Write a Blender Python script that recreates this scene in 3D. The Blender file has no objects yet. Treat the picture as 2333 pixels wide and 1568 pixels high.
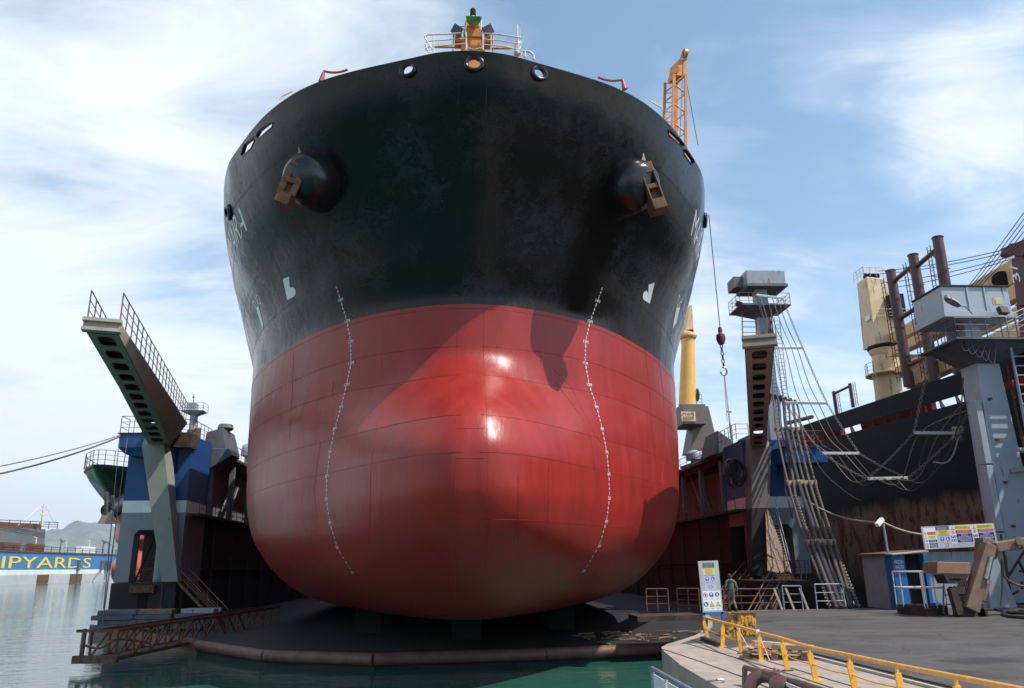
import bpy, bmesh, math, random
import numpy as np
from mathutils import Vector, Matrix
from mathutils.bvhtree import BVHTree
random.seed(7)
HAZE = 0.000035
D = bpy.data
SC = bpy.context.scene
COL = SC.collection
V = Vector
# ------------------------------------------------------------------ camera
FPX, CX, CY, CZ = 1782.0, 1166.5, 784.0, 4.6
th, psi, roll = map(math.radians, (15.86, 3.88, -0.71))
fw = V((math.sin(psi)*math.cos(th), math.cos(psi)*math.cos(th), math.sin(th)))
r0 = V((math.cos(psi), -math.sin(psi), 0)); u0 = r0.cross(fw)
rt = r0*math.cos(roll)+u0*math.sin(roll); up = -r0*math.sin(roll)+u0*math.cos(roll)
CAM = V((0, 0, CZ))
cd = D.cameras.new('camera'); cam = D.objects.new('camera', cd); COL.objects.link(cam)
cam.matrix_world = Matrix(((rt.x, up.x, -fw.x, CAM.x), (rt.y, up.y, -fw.y, CAM.y), (rt.z, up.z, -fw.z, CAM.z), (0, 0, 0, 1)))
cd.sensor_fit = 'HORIZONTAL'; cd.sensor_width = 36; cd.lens = 36*FPX/2333; cd.clip_start = .1; cd.clip_end = 60000
SC.camera = cam
# ------------------------------------------------------------------ light
SUN = V((0.50, -0.28, 0.82)).normalized()
w = D.worlds.new('World'); SC.world = w; w.use_nodes = True
nt = w.node_tree; N = nt.nodes; L = nt.links
N.clear()
def nd(t, **k):
    n = N.new(t)
    for a, b in k.items(): setattr(n, a, b)
    return n
def mth(op, a, b=None, c=None, clamp=False):
    n = nd('ShaderNodeMath', operation=op, use_clamp=clamp)
    for i, x in enumerate((a, b, c)):
        if x is None: continue
        if isinstance(x, (int, float)): n.inputs[i].default_value = x
        else: L.new(x, n.inputs[i])
    return n.outputs[0]
def ramp(fac, stops, interp='LINEAR'):
    n = nd('ShaderNodeValToRGB'); n.color_ramp.interpolation = interp
    e = n.color_ramp.elements
    while len(e) > 1: e.remove(e[0])
    e[0].position = stops[0][0]; e[0].color = c4(stops[0][1])
    for p, c in stops[1:]:
        q = e.new(p); q.color = c4(c)
    L.new(fac, n.inputs[0]); return n.outputs[0]
def c4(c):
    if isinstance(c, (int, float)): return (c, c, c, 1)
    return (*c, 1) if len(c) == 3 else c
def noise(vec, scale, detail=6, rough=.55, dist=0., ndim='3D'):
    n = nd('ShaderNodeTexNoise'); n.inputs['Scale'].default_value = scale; n.inputs['Detail'].default_value = detail
    n.inputs['Roughness'].default_value = rough; n.inputs['Distortion'].default_value = dist
    if vec is not None: L.new(vec, n.inputs['Vector'])
    return n.outputs['Fac']
def mapping(vec, scale=(1, 1, 1), rot=(0, 0, 0), loc=(0, 0, 0)):
    n = nd('ShaderNodeMapping'); n.inputs['Scale'].default_value = scale; n.inputs['Rotation'].default_value = rot; n.inputs['Location'].default_value = loc
    L.new(vec, n.inputs['Vector']); return n.outputs[0]
def mixc(f, a, b, mode='MIX'):
    n = nd('ShaderNodeMix', data_type='RGBA', blend_type=mode)
    for s, x in ((0, f), (6, a), (7, b)):
        if isinstance(x, (int, float)) and s == 0: n.inputs[s].default_value = x
        elif isinstance(x, (tuple, list)): n.inputs[s].default_value = c4(x)
        elif isinstance(x, (int, float)): n.inputs[s].default_value = c4(x)
        else: L.new(x, n.inputs[s])
    return n.outputs[2]
sky = nd('ShaderNodeTexSky', sky_type='NISHITA'); sky.sun_disc = False
sky.sun_elevation = math.asin(SUN.z); sky.sun_rotation = math.atan2(SUN.x, SUN.y)
sky.altitude = 10; sky.air_density = 1.0; sky.dust_density = .8; sky.ozone_density = 1.2
bg = nd('ShaderNodeBackground'); bg.inputs[1].default_value = .15
hs = nd('ShaderNodeHueSaturation'); hs.inputs['Saturation'].default_value = 1.02; hs.inputs['Value'].default_value = 1.3; hs.inputs['Hue'].default_value = .488; L.new(sky.outputs[0], hs.inputs['Color'])
L.new(hs.outputs[0], bg.inputs[0])
tc = nd('ShaderNodeTexCoord'); sep = nd('ShaderNodeSeparateXYZ'); L.new(tc.outputs['Generated'], sep.inputs[0])
zz = mth('ADD', mth('MAXIMUM', sep.outputs[2], 0.0), .22)
cmb = nd('ShaderNodeCombineXYZ'); L.new(mth('DIVIDE', sep.outputs[0], zz), cmb.inputs[0]); L.new(mth('DIVIDE', sep.outputs[1], zz), cmb.inputs[1])
p1 = mapping(cmb.outputs[0], (1.0, 1.5, 1), (0, 0, math.radians(28)), (3.1, .4, 0))
n1 = noise(p1, 1.5, 9, .52, .35)
n2 = noise(mapping(cmb.outputs[0], (1.2, 2.5, 1), (0, 0, math.radians(-35)), (7, 2, 0)), 1.6, 10, .6, .7)
side = mth('MULTIPLY', sep.outputs[0], -.33)
low = mth('MULTIPLY', mth('SUBTRACT', .55, sep.outputs[2]), .42)
back = mth('MULTIPLY', mth('MINIMUM', mth('ADD', sep.outputs[1], .15), 0.0), 1.0)  # clouds thinned in the unseen sky behind camera to cut fill light on bow
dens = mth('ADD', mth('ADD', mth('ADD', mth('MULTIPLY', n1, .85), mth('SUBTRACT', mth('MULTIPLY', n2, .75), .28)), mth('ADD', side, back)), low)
# one brighter puff of cloud high on the right, broken up by noise
d0 = ((fw+rt*((2235-CX)/FPX)-up*((265-CY)/FPX)).normalized())
vn = nd('ShaderNodeVectorMath', operation='NORMALIZE'); L.new(tc.outputs['Generated'], vn.inputs[0]); vd = nd('ShaderNodeVectorMath', operation='DOT_PRODUCT'); L.new(vn.outputs[0], vd.inputs[0]); vd.inputs[1].default_value = tuple(d0)
pf_ = ramp(mth('ADD', vd.outputs['Value'], mth('MULTIPLY', mth('SUBTRACT', noise(mapping(cmb.outputs[0], (1, 1, 1)), 4.0, 8, .6, .5), .5), .010)), [(.9935, 0), (.9995, 1)])
dens = mth('ADD', dens, mth('MULTIPLY', pf_, .30))
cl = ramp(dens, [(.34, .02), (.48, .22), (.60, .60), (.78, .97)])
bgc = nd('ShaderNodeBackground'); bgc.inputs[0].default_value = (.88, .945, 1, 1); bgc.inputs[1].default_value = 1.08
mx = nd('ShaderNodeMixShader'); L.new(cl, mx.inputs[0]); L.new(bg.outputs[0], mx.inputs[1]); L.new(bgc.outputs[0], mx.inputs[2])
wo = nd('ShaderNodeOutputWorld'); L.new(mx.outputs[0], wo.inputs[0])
sd = D.lights.new('sun', 'SUN'); sd.energy = 5.0; sd.angle = math.radians(.53); sd.color = (1, .95, .88)
so = D.objects.new('sun', sd); COL.objects.link(so); so.location = (40, -20, 80); so.rotation_euler = SUN.to_track_quat('Z', 'Y').to_euler()
SC.view_settings.view_transform = 'Standard'; SC.view_settings.look = 'None'; SC.view_settings.exposure = 0.1; SC.view_settings.gamma = 1
SC.render.engine = 'CYCLES'; SC.cycles.max_bounces = 6
# ------------------------------------------------------------------ measuring helpers: a photo pixel and one known coordinate give the place
def ray(x, y): return fw+rt*((x-CX)/FPX)-up*((y-CY)/FPX)
def aY(x, y, Y):
    d = ray(x, y); return CAM+d*(Y/d.y)
def aX(x, y, X):
    d = ray(x, y); return CAM+d*(X/d.x)
def aZ(x, y, z):
    d = ray(x, y); return CAM+d*((z-CZ)/d.z)
QZ = 2.25
def G(x, y): return aZ(x, y, QZ)
# ------------------------------------------------------------------ materials
def newmat(name):
    global nt, N, L
    m = D.materials.new(name); m.use_nodes = True; nt = m.node_tree; N = nt.nodes; L = nt.links
    return m, N['Principled BSDF']
def paint(name, col, rough=.5, metal=0., var=.25, scale=2., rust=0., rustcol=(.16, .07, .035), streak=False, bump=.15, bscale=None, coat=0., dirt=0., spec=.5):
    """painted or bare surface: base colour with soft variation, rust patches, grime and a fine bump"""
    m, b = newmat(name)
    geo = nd('ShaderNodeNewGeometry'); pos = geo.outputs['Position']
    n1 = noise(pos, scale, 7, .6, .3)
    c = mixc(ramp(n1, [(.3, 0), (.7, 1)]), tuple(x*(1-var) for x in col), tuple(min(1, x*(1+var)) for x in col))
    if dirt:
        nn = noise(mapping(pos, (3, 3, .5)), scale*1.3, 8, .65)
        c = mixc(mth('MULTIPLY', ramp(nn, [(.45, 0), (.7, 1)]), dirt), c, (.05, .042, .036))
    if rust:
        v = mapping(pos, (2.2, 2.2, .35)) if streak else pos
        nr = noise(v, scale*1.7, 10, .68, .4)
        lo = .70-rust*.42
        f = ramp(nr, [(lo, 0), (lo+.07, 1)])
        nc = noise(pos, scale*6, 5)
        rc = mixc(nc, tuple(x*.5 for x in rustcol), tuple(min(1, x*1.8) for x in rustcol))
        c = mixc(f, c, rc)
        rr = nd('ShaderNodeMix', data_type='FLOAT'); L.new(f, rr.inputs[0]); rr.inputs[2].default_value = rough; rr.inputs[3].default_value = .85
        L.new(rr.outputs[0], b.inputs['Roughness'])
    else:
        L.new(mth('ADD', mth('MULTIPLY', n1, .25), rough-.12, clamp=True), b.inputs['Roughness'])
    L.new(c, b.inputs['Base Color']); b.inputs['Metallic'].default_value = metal; b.inputs['Coat Weight'].default_value = coat
    b.inputs['Specular IOR Level'].default_value = spec
    if bump:
        bp = nd('ShaderNodeBump'); bp.inputs['Strength'].default_value = bump; bp.inputs['Distance'].default_value = .03
        L.new(noise(pos, bscale or scale*7, 6, .6), bp.inputs['Height']); L.new(bp.outputs[0], b.inputs['Normal'])
    return m
def flat(name, col, rough=.5, emit=None):
    m, b = newmat(name); b.inputs['Base Color'].default_value = c4(col); b.inputs['Roughness'].default_value = rough
    return m
# ------------------------------------------------------------------ mesh helpers
ORG = {}
def basis(d):
    d = d.normalized(); a = V((0, 0, 1)) if abs(d.z) < .95 else V((1, 0, 0))
    x = a.cross(d).normalized(); return x, d.cross(x), d
class MB:
    def __init__(s): s.v = []; s.f = []; s.m = []; s.k = 0
    def add(s, vs, fs):
        o = len(s.v); s.v += [V(p) for p in vs]; s.f += [tuple(i+o for i in f) for f in fs]; s.m += [s.k]*len(fs); return s
    def hexa(s, p):  # 8 points: bottom ring 0-3, top ring 4-7
        return s.add(p, [(0, 3, 2, 1), (4, 5, 6, 7), (0, 1, 5, 4), (1, 2, 6, 5), (2, 3, 7, 6), (3, 0, 4, 7)])
    def box(s, x0, x1, y0, y1, z0, z1):
        return s.hexa([(x0, y0, z0), (x1, y0, z0), (x1, y1, z0), (x0, y1, z0), (x0, y0, z1), (x1, y0, z1), (x1, y1, z1), (x0, y1, z1)])
    def obox(s, c, sx, sy, sz, rz=0, rx=0, ry=0):
        R = Matrix.Rotation(rz, 3, 'Z') @ Matrix.Rotation(ry, 3, 'Y') @ Matrix.Rotation(rx, 3, 'X'); c = V(c); q = []
        for z in (-.5, .5):
            for x, y in ((-.5, -.5), (.5, -.5), (.5, .5), (-.5, .5)): q.append(c+R @ V((x*sx, y*sy, z*sz)))
        return s.hexa(q)
    def bar(s, p, q, w, h=None, upv=None):
        p = V(p); q = V(q); h = h or w; d = (q-p).normalized()
        a = V(upv) if upv else (V((0, 0, 1)) if abs(d.z) < .95 else V((0, 1, 0)))
        x = d.cross(a).normalized(); y = x.cross(d).normalized(); r = []
        for c in (p, q):
            for i, j in ((-1, -1), (1, -1), (1, 1), (-1, 1)): r.append(c+x*(i*w/2)+y*(j*h/2))
        return s.hexa(r)
    def tube(s, p, q, r, n=8, r2=None, cap=True):
        p = V(p); q = V(q); r2 = r if r2 is None else r2; x, y, d = basis(q-p); vs = []
        for c, rr in ((p, r), (q, r2)):
            for i in range(n):
                a = 2*math.pi*i/n; vs.append(c+x*(rr*math.cos(a))+y*(rr*math.sin(a)))
        fs = [(i, (i+1) % n, n+(i+1) % n, n+i) for i in range(n)]
        if cap: fs += [tuple(range(n-1, -1, -1)), tuple(range(n, 2*n))]
        return s.add(vs, fs)
    def path(s, pts, r, n=6):
        pts = [V(p) for p in pts]; vs = []; fs = []; m = len(pts); px = None
        for i, p in enumerate(pts):
            d = (pts[min(i+1, m-1)]-pts[max(i-1, 0)])
            if d.length < 1e-9: d = V((0, 0, 1))
            d.normalize()
            if px is None: px = basis(d)[0]
            x = (px-d*px.dot(d)).normalized(); y = d.cross(x); px = x
            for k in range(n):
                a = 2*math.pi*k/n; vs.append(p+x*(r*math.cos(a))+y*(r*math.sin(a)))
        for i in range(m-1):
            for k in range(n): fs.append((i*n+k, i*n+(k+1) % n, (i+1)*n+(k+1) % n, (i+1)*n+k))
        fs += [tuple(range(n-1, -1, -1)), tuple(range((m-1)*n, m*n))]
        return s.add(vs, fs)
    def lathe(s, prof, c=(0, 0, 0), ax=(0, 0, 1), n=20, sx=1, sy=1, cap=True):
        c = V(c); x, y, d = basis(V(ax)); vs = []; fs = []
        for r, h in prof:
            for k in range(n):
                a = 2*math.pi*k/n; vs.append(c+x*(r*sx*math.cos(a))+y*(r*sy*math.sin(a))+d*h)
        for i in range(len(prof)-1):
            for k in range(n): fs.append((i*n+k, i*n+(k+1) % n, (i+1)*n+(k+1) % n, (i+1)*n+k))
        if cap: fs += [tuple(range(n-1, -1, -1)), tuple(range((len(prof)-1)*n, len(prof)*n))]
        return s.add(vs, fs)
    def prism(s, poly, off):
        n = len(poly); off = V(off); vs = [V(p) for p in poly]+[V(p)+off for p in poly]
        return s.add(vs, [tuple(range(n-1, -1, -1)), tuple(range(n, 2*n))]+[(i, (i+1) % n, n+(i+1) % n, n+i) for i in range(n)])
    def ball(s, c, r, n=12, sz=1, sx=1, sy=1):
        c = V(c); vs = []; fs = []; h = n//2
        for j in range(1, h):
            t = math.pi*j/h
            for k in range(n): vs.append(c+V((r*sx*math.sin(t)*math.cos(2*math.pi*k/n), r*sy*math.sin(t)*math.sin(2*math.pi*k/n), r*sz*math.cos(t))))
        a = len(vs); vs += [c+V((0, 0, r*sz)), c-V((0, 0, r*sz))]
        for j in range(h-2):
            for k in range(n): fs.append((j*n+k, (j+1)*n+k, (j+1)*n+(k+1) % n, j*n+(k+1) % n))
        for k in range(n): fs.append((a, k, (k+1) % n)); fs.append((a+1, (h-2)*n+(k+1) % n, (h-2)*n+k))
        return s.add(vs, fs)
    def chain(s, p, q, sag=0, link=.16, r=.02):
        pts = cat(p, q, sag, 40); 
        Ln = sum((pts[i+1]-pts[i]).length for i in range(len(pts)-1)); n = max(2, int(Ln/(link*.75))); acc = resample(pts, n)
        for i in range(n-1):
            d = (acc[i+1]-acc[i]).normalized(); x, y, _ = basis(d); e = x if i % 2 else y; c = (acc[i]+acc[i+1])/2; h = link*.5; wd = link*.28
            ring = [c+d*(h*.95), c+d*(h*.6)+e*wd, c-d*(h*.6)+e*wd, c-d*(h*.95), c-d*(h*.6)-e*wd, c+d*(h*.6)-e*wd]
            s.path(ring+[ring[0]], r, 4)
        return s
    def rail(s, pts, h=1.05, rows=3, sp=1.5, r=.025, upv=(0, 0, 1)):
        """posts and rails along a line of base points"""
        u = V(upv); pts = [V(p) for p in pts]
        for a, b in zip(pts[:-1], pts[1:]):
            for k in range(rows): s.tube(a+u*(h*(k+1)/rows), b+u*(h*(k+1)/rows), r if k == rows-1 else r*.7, 6)
            n = max(1, round((b-a).length/sp))
            for i in range(n+1): s.tube(a.lerp(b, i/n), a.lerp(b, i/n)+u*h, r, 6)
        return s
    def ladder(s, p, q, w=.45, r=.03, step=.35, side=(1, 0, 0)):
        p = V(p); q = V(q); sd_ = V(side).normalized()*w/2
        s.tube(p-sd_, q-sd_, r, 6); s.tube(p+sd_, q+sd_, r, 6); n = int((q-p).length/step)
        for i in range(1, n): c = p.lerp(q, i/n); s.tube(c-sd_, c+sd_, r*.7, 5)
        return s
    def stair(s, p, q, w=.8, side=(1, 0, 0), rail_=True, n=None):
        p = V(p); q = V(q); sv = V(side).normalized()*w/2; n = n or max(3, int(abs(q.z-p.z)/.22))
        for t in (-1, 1): s.bar(p+sv*t, q+sv*t, .06, .22)
        run = V((q.x-p.x, q.y-p.y, 0)); run = run.normalized()*.26 if run.length else V((0, .2, 0))
        for i in range(1, n):
            c = p.lerp(q, i/n); s.add([c-sv-run/2, c+sv-run/2, c+sv+run/2, c-sv+run/2, c-sv-run/2-V((0, 0, .04)), c+sv-run/2-V((0, 0, .04)), c+sv+run/2-V((0, 0, .04)), c-sv+run/2-V((0, 0, .04))], [(0, 1, 2, 3), (7, 6, 5, 4), (0, 4, 5, 1), (1, 5, 6, 2), (2, 6, 7, 3), (3, 7, 4, 0)])
        return s
    def bmesh(s):
        bm = bmesh.new(); vs = [bm.verts.new(p) for p in s.v]
        for f, k in zip(s.f, s.m):
            try: g = bm.faces.new([vs[i] for i in f]); g.material_index = k
            except ValueError: pass
        return bm
    def out(s, name, mat, parent=None, smooth=False, bevel=0, fix=True, ang=35, **tags):
        if fix:
            bm = s.bmesh(); bmesh.ops.recalc_face_normals(bm, faces=bm.faces)
            me = D.meshes.new(name); bm.to_mesh(me); bm.free()
        else:
            me = D.meshes.new(name); me.from_pydata([tuple(p) for p in s.v], [], s.f); me.polygons.foreach_set('material_index', s.m)
        return link(name, me, mat, parent, smooth, bevel, ang, **tags)
def link(name, me, mat, parent=None, smooth=False, bevel=0, ang=35, label=None, cat=None, group=None, kind=None):
    for m in (mat if isinstance(mat, (list, tuple)) else [mat]): me.materials.append(m)
    o = D.objects.new(name, me); COL.objects.link(o)
    if parent is None:
        co = np.empty(len(me.vertices)*3); me.vertices.foreach_get('co', co); co = co.reshape(-1, 3)
        org = V(((co[:, 0].min()+co[:, 0].max())/2, (co[:, 1].min()+co[:, 1].max())/2, co[:, 2].min()))
        if kind == 'structure' and len(me.vertices) < 40: org = V((0, 0, 0))
        o.location = org; ORG[o.name] = org
    else:
        o.parent = parent; org = ORG[parent.name]; ORG[o.name] = org
    me.transform(Matrix.Translation(-org))
    if smooth:
        me.polygons.foreach_set('use_smooth', [True]*len(me.polygons))
        if ang < 170: me.set_sharp_from_angle(angle=math.radians(ang))
    if bevel:
        b = o.modifiers.new('bevel', 'BEVEL'); b.width = bevel; b.segments = 2; b.limit_method = 'ANGLE'; b.angle_limit = math.radians(40)
    for k, x in (('label', label), ('category', cat), ('group', group), ('kind', kind)):
        if x: o[k] = x
    return o
def thing(name, label, cat, loc, group=None, rz=0, local=False):
    o = D.objects.new(name, None); COL.objects.link(o); o.location = loc; o.rotation_euler = (0, 0, rz); o.empty_display_size = .3
    o['label'] = label; o['category'] = cat
    if group: o['group'] = group
    ORG[o.name] = V((0, 0, 0)) if local else V(loc)
    return o
def copy_thing(root, loc, label, rz=None, scale=None):
    def cp(o, par):
        c = o.copy(); COL.objects.link(c); c.parent = par
        for ch in kids.get(o.name, []): cp(ch, c)
        return c
    kids = {}
    for o in list(COL.objects):
        if o.parent: kids.setdefault(o.parent.name, []).append(o)
    c = cp(root, None); c.location = loc; c['label'] = label
    if rz is not None: c.rotation_euler = (0, 0, rz)
    if scale: c.scale = scale
    return c
def cat(p, q, sag, n=16):
    p = V(p); q = V(q); return [p.lerp(q, i/n)-V((0, 0, sag*4*(i/n)*(1-i/n))) for i in range(n+1)]
def resample(pts, n):
    d = [0]
    for a, b in zip(pts[:-1], pts[1:]): d.append(d[-1]+(b-a).length)
    out = []; j = 0
    for i in range(n):
        t = d[-1]*i/(n-1)
        while j < len(d)-2 and d[j+1] < t: j += 1
        k = (t-d[j])/max(1e-9, d[j+1]-d[j]); out.append(pts[j].lerp(pts[j+1], min(1, k)))
    return out
def crv(pts, n=6):
    """smooth curve through points"""
    P = [V(p) for p in pts]; P = [P[0]*2-P[1]]+P+[P[-1]*2-P[-2]]; o = []
    for i in range(1, len(P)-2):
        for k in range(n):
            t = k/n; a, b, c, d = P[i-1:i+3]
            o.append(.5*((2*b)+(c-a)*t+(2*a-5*b+4*c-d)*t*t+(3*b-a-3*c+d)*t**3))
    o.append(P[-2]); return o
_fc = {}
def textmesh(s, size, extr=.0):
    c = D.curves.new('t', 'FONT'); c.body = s; c.size = size; c.align_x = 'CENTER'; c.align_y = 'CENTER'; c.extrude = extr; c.resolution_u = 3
    o = D.objects.new('t', c); COL.objects.link(o); bpy.context.view_layer.update()
    me = D.meshes.new_from_object(o.evaluated_get(bpy.context.evaluated_depsgraph_get()))
    vs = [v.co.copy() for v in me.vertices]; fs = [tuple(p.vertices) for p in me.polygons]
    D.objects.remove(o); D.curves.remove(c); D.meshes.remove(me); return vs, fs
def text(mb, s, o, r, u, size, wid=None, extr=.004, bold=0):
    """lettering laid on a plane: origin o, reading direction r, up u; stretched to width wid"""
    vs, fs = textmesh(s, size, extr); o = V(o); r = V(r).normalized(); u = V(u).normalized(); n = r.cross(u)
    if wid:
        x0 = min(v.x for v in vs); x1 = max(v.x for v in vs); k = wid/(x1-x0)
    else: k = 1
    mb.add([o+r*(v.x*k)+u*v.y+n*v.z for v in vs], fs); return mb
# ------------------------------------------------------------------ shared materials
def zbands(name, bands, **kw):
    """a surface painted in level bands: [(z_from, colour), ...] from the bottom up"""
    m = paint(name, (.5, .5, .5), **kw)
    b = N['Principled BSDF']; geo = nd('ShaderNodeNewGeometry'); s = nd('ShaderNodeSeparateXYZ'); L.new(geo.outputs['Position'], s.inputs[0])
    c = c4(bands[0][1])
    for z, col in bands[1:]:
        c = mixc(mth('GREATER_THAN', s.outputs[2], z), c, col)
    src = b.inputs['Base Color'].links[0].from_socket
    f = mixc(1.0, c, mixc(1.0, src, (2, 2, 2), 'MULTIPLY'), 'MULTIPLY')
    L.new(f, b.inputs['Base Color']); return m
M = {}
M['rust'] = paint('rust', (.075, .04, .028), .8, var=.5, scale=3, rust=.6, rustcol=(.14, .06, .03), bump=.4)
M['rustdark'] = paint('rust_dark', (.035, .026, .023), .8, var=.5, scale=1.2, rust=.45, rustcol=(.07, .036, .025), bump=.3)
M['grey'] = paint('grey_paint', (.27, .30, .33), .5, var=.12, scale=1, rust=.28, streak=True, bump=.1)
M['greydark'] = paint('grey_dark', (.10, .11, .125), .6, var=.3, scale=1, rust=.25, bump=.15, dirt=.4)
M['khaki'] = paint('khaki_beam', (.38, .34, .28), .6, var=.15, scale=1.0, rust=.2, rustcol=(.24, .14, .09), bump=.12, dirt=.15)
M['greengrey'] = paint('green_grey_beam', (.27, .285, .24), .55, var=.1, scale=.8, rust=.15, bump=.08)
M['railrust'] = paint('rail_rust', (.12, .07, .055), .7, var=.4, scale=5, rust=.5)
M['white'] = paint('white_paint', (.75, .75, .73), .45, var=.05, rust=.1)
M['rail'] = paint('rail_white', (.6, .58, .55), .45, var=.1, rust=.25)
M['yellow'] = paint('yellow_paint', (.78, .38, .03), .42, var=.1, scale=6, rust=.22, rustcol=(.12, .06, .03))
M['orange'] = paint('orange_paint', (.62, .22, .03), .5, var=.2, scale=2, rust=.25)
M['craneyellow'] = paint('crane_yellow', (.75, .42, .08), .45, var=.1, scale=.7, rust=.15, streak=True)
M['cream'] = paint('cream_paint', (.66, .50, .30), .5, var=.12, scale=.6, rust=.33, rustcol=(.28, .12, .05), streak=True)
M['boom'] = paint('boom_yellow', (.70, .45, .21), .5, var=.12, scale=.6, rust=.25, rustcol=(.28, .12, .05), streak=True)
M['maroon'] = paint('maroon_paint', (.085, .035, .04), .5, var=.25, scale=1, rust=.2)
M['wire'] = flat('wire', (.03, .028, .03), .5)
M['hose'] = paint('hose_rubber', (.065, .053, .048), .65, var=.3, scale=3, bump=.1)
M['hosedark'] = paint('hose_black', (.03, .028, .028), .5, var=.3, scale=3)
M['chain'] = paint('chain_steel', (.20, .17, .155), .6, metal=.3, var=.4, scale=8)
M['wood'] = paint('old_wood', (.22, .15, .10), .8, var=.4, scale=5, bump=.4)
M['woodpale'] = paint('pale_wood', (.42, .30, .20), .8, var=.3, scale=5, bump=.4)
M['blk'] = flat('black_void', (.006, .006, .006), .9)
M['wht'] = flat('sign_white', (.8, .8, .8), .4)
M['steel'] = paint('steel', (.35, .34, .33), .35, metal=.8, var=.2, scale=6)
M['glass'] = flat('lamp_glass', (.35, .36, .35), .1)
M['bluep'] = paint('blue_paint', (.010, .065, .20), .42, var=.15, scale=1, rust=.12, streak=True)
M['brown'] = paint('pipe_brown', (.11, .06, .05), .4, var=.25, scale=3, rust=.15)

# hull paint: black topsides with weathered patches over a red boot below the draft line
KZ, X0 = 2.36, 0.40
def hullmat(name, zline, black, red, patch):
    m, b = newmat(name); geo = nd('ShaderNodeNewGeometry'); pos = geo.outputs['Position']; s = nd('ShaderNodeSeparateXYZ'); L.new(pos, s.inputs[0])
    up_ = mth('GREATER_THAN', s.outputs[2], zline)
    na = noise(pos, .28, 4, .5, .2); nb = noise(pos, 1.5, 9, .62, .9); nc = noise(mapping(pos, (1, 1, .22)), 1.1, 6, .6); nf = noise(pos, 5.5, 8, .68, 1.6)
    pf = mth('MULTIPLY', ramp(nb, [(.50, 0), (.53, 1), (.585, .15), (.62, .8)]), ramp(na, [(.42, 0), (.60, 1)]))
    pf = mth('ADD', mth('MULTIPLY', pf, .8), mth('MULTIPLY', ramp(nf, [(.50, 0), (.56, 1), (.60, .2)]), mth('MULTIPLY', ramp(na, [(.46, 0), (.6, 1)]), .5)), clamp=True)
    cb = mixc(mth('MULTIPLY', pf, .5), black, patch)
    cb = mixc(ramp(noise(pos, .6, 5), [(.55, 0), (.7, .5)]), cb, (.028, .019, .014))
    cr = mixc(ramp(nc, [(.3, 0), (.75, 1)]), tuple(x*.82 for x in red), tuple(x*1.12 for x in red))
    cr = mixc(mth('MULTIPLY', ramp(nb, [(.55, 0), (.75, 1)]), .25), cr, (.26, .05, .04))
    L.new(mixc(up_, cr, cb), b.inputs['Base Color'])
    rb = mth('ADD', mth('MULTIPLY', pf, .22), mth('ADD', mth('MULTIPLY', na, .26), .12))
    rr = mth('ADD', mth('MULTIPLY', nc, .20), .24)
    mi = nd('ShaderNodeMix', data_type='FLOAT'); L.new(up_, mi.inputs[0]); L.new(rr, mi.inputs[2]); L.new(rb, mi.inputs[3]); L.new(mi.outputs[0], b.inputs['Roughness'])
    L.new(mth('ADD', .34, mth('MULTIPLY', up_, -.02)), b.inputs['Specular IOR Level'])
    bp = nd('ShaderNodeBump'); bp.inputs['Strength'].default_value = .5; bp.inputs['Distance'].default_value = .05
    h = mth('ADD', mth('ADD', mth('MULTIPLY', noise(pos, .55, 3, .5), 1.2), mth('MULTIPLY', noise(mapping(pos, (1, 1, .5)), 2.5, 5, .6), .35)), mth('MULTIPLY', noise(mapping(pos, (2.2, 2.2, .55)), .8, 4, .55, .6), .7))
    L.new(h, bp.inputs['Height']); L.new(bp.outputs[0], b.inputs['Normal']); return m
M['hull'] = hullmat('hull_paint', 13.1+KZ, (.0085, .0068, .0066), (.30, .025, .019), (.045, .052, .062))
M['hullblack'] = hullmat('hull_black', -50, (.0085, .0068, .0066), (.30, .024, .015), (.04, .046, .055))
M['bulwark'] = M['hullblack']
M['pod'] = paint('anchor_pocket_black', (.012, .012, .014), .22, var=.3, scale=1, bump=.25, bscale=3)
M['hull_green'] = hullmat('hull_green', 10.6, (.012, .045, .035), (.55, .13, .11), (.02, .05, .045))
# second hull: black over rust
def hull2mat():
    m, b = newmat('old_hull'); geo = nd('ShaderNodeNewGeometry'); pos = geo.outputs['Position']; s = nd('ShaderNodeSeparateXYZ'); L.new(pos, s.inputs[0])
    n = noise(mapping(pos, (1, 1, .35)), .6, 9, .65, .3); n2 = noise(mapping(pos, (1, 1, .45)), 1.3, 10, .66, .2); n3 = noise(pos, .25, 5)
    zb = mth('ADD', s.outputs[2], mth('MULTIPLY', mth('SUBTRACT', noise(pos, .5, 6), .5), 2.2))
    u = ramp(mth('DIVIDE', mth('SUBTRACT', zb, 8.4), 1.2), [(0, 0), (1, 1)])
    old = mixc(ramp(n, [(.42, 0), (.5, 1)]), (.15, .045, .036), (.21, .125, .085))
    old = mixc(ramp(n2, [(.53, 0), (.60, 1)]), old, (.06, .028, .017))
    old = mixc(ramp(mth('DIVIDE', s.outputs[2], 6.0), [(.35, 1), (.75, 0)]), old, (.05, .042, .032))
    blk = mixc(ramp(n3, [(.4, 0), (.75, 1)]), (.007, .007, .008), (.014, .014, .017))
    L.new(mixc(u, old, blk), b.inputs['Base Color']); b.inputs['Roughness'].default_value = .6; b.inputs['Specular IOR Level'].default_value = .12
    bp = nd('ShaderNodeBump'); bp.inputs['Strength'].default_value = .3; bp.inputs['Distance'].default_value = .05; L.new(n2, bp.inputs['Height']); L.new(bp.outputs[0], b.inputs['Normal']); return m
M['hull2'] = hull2mat()
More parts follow.
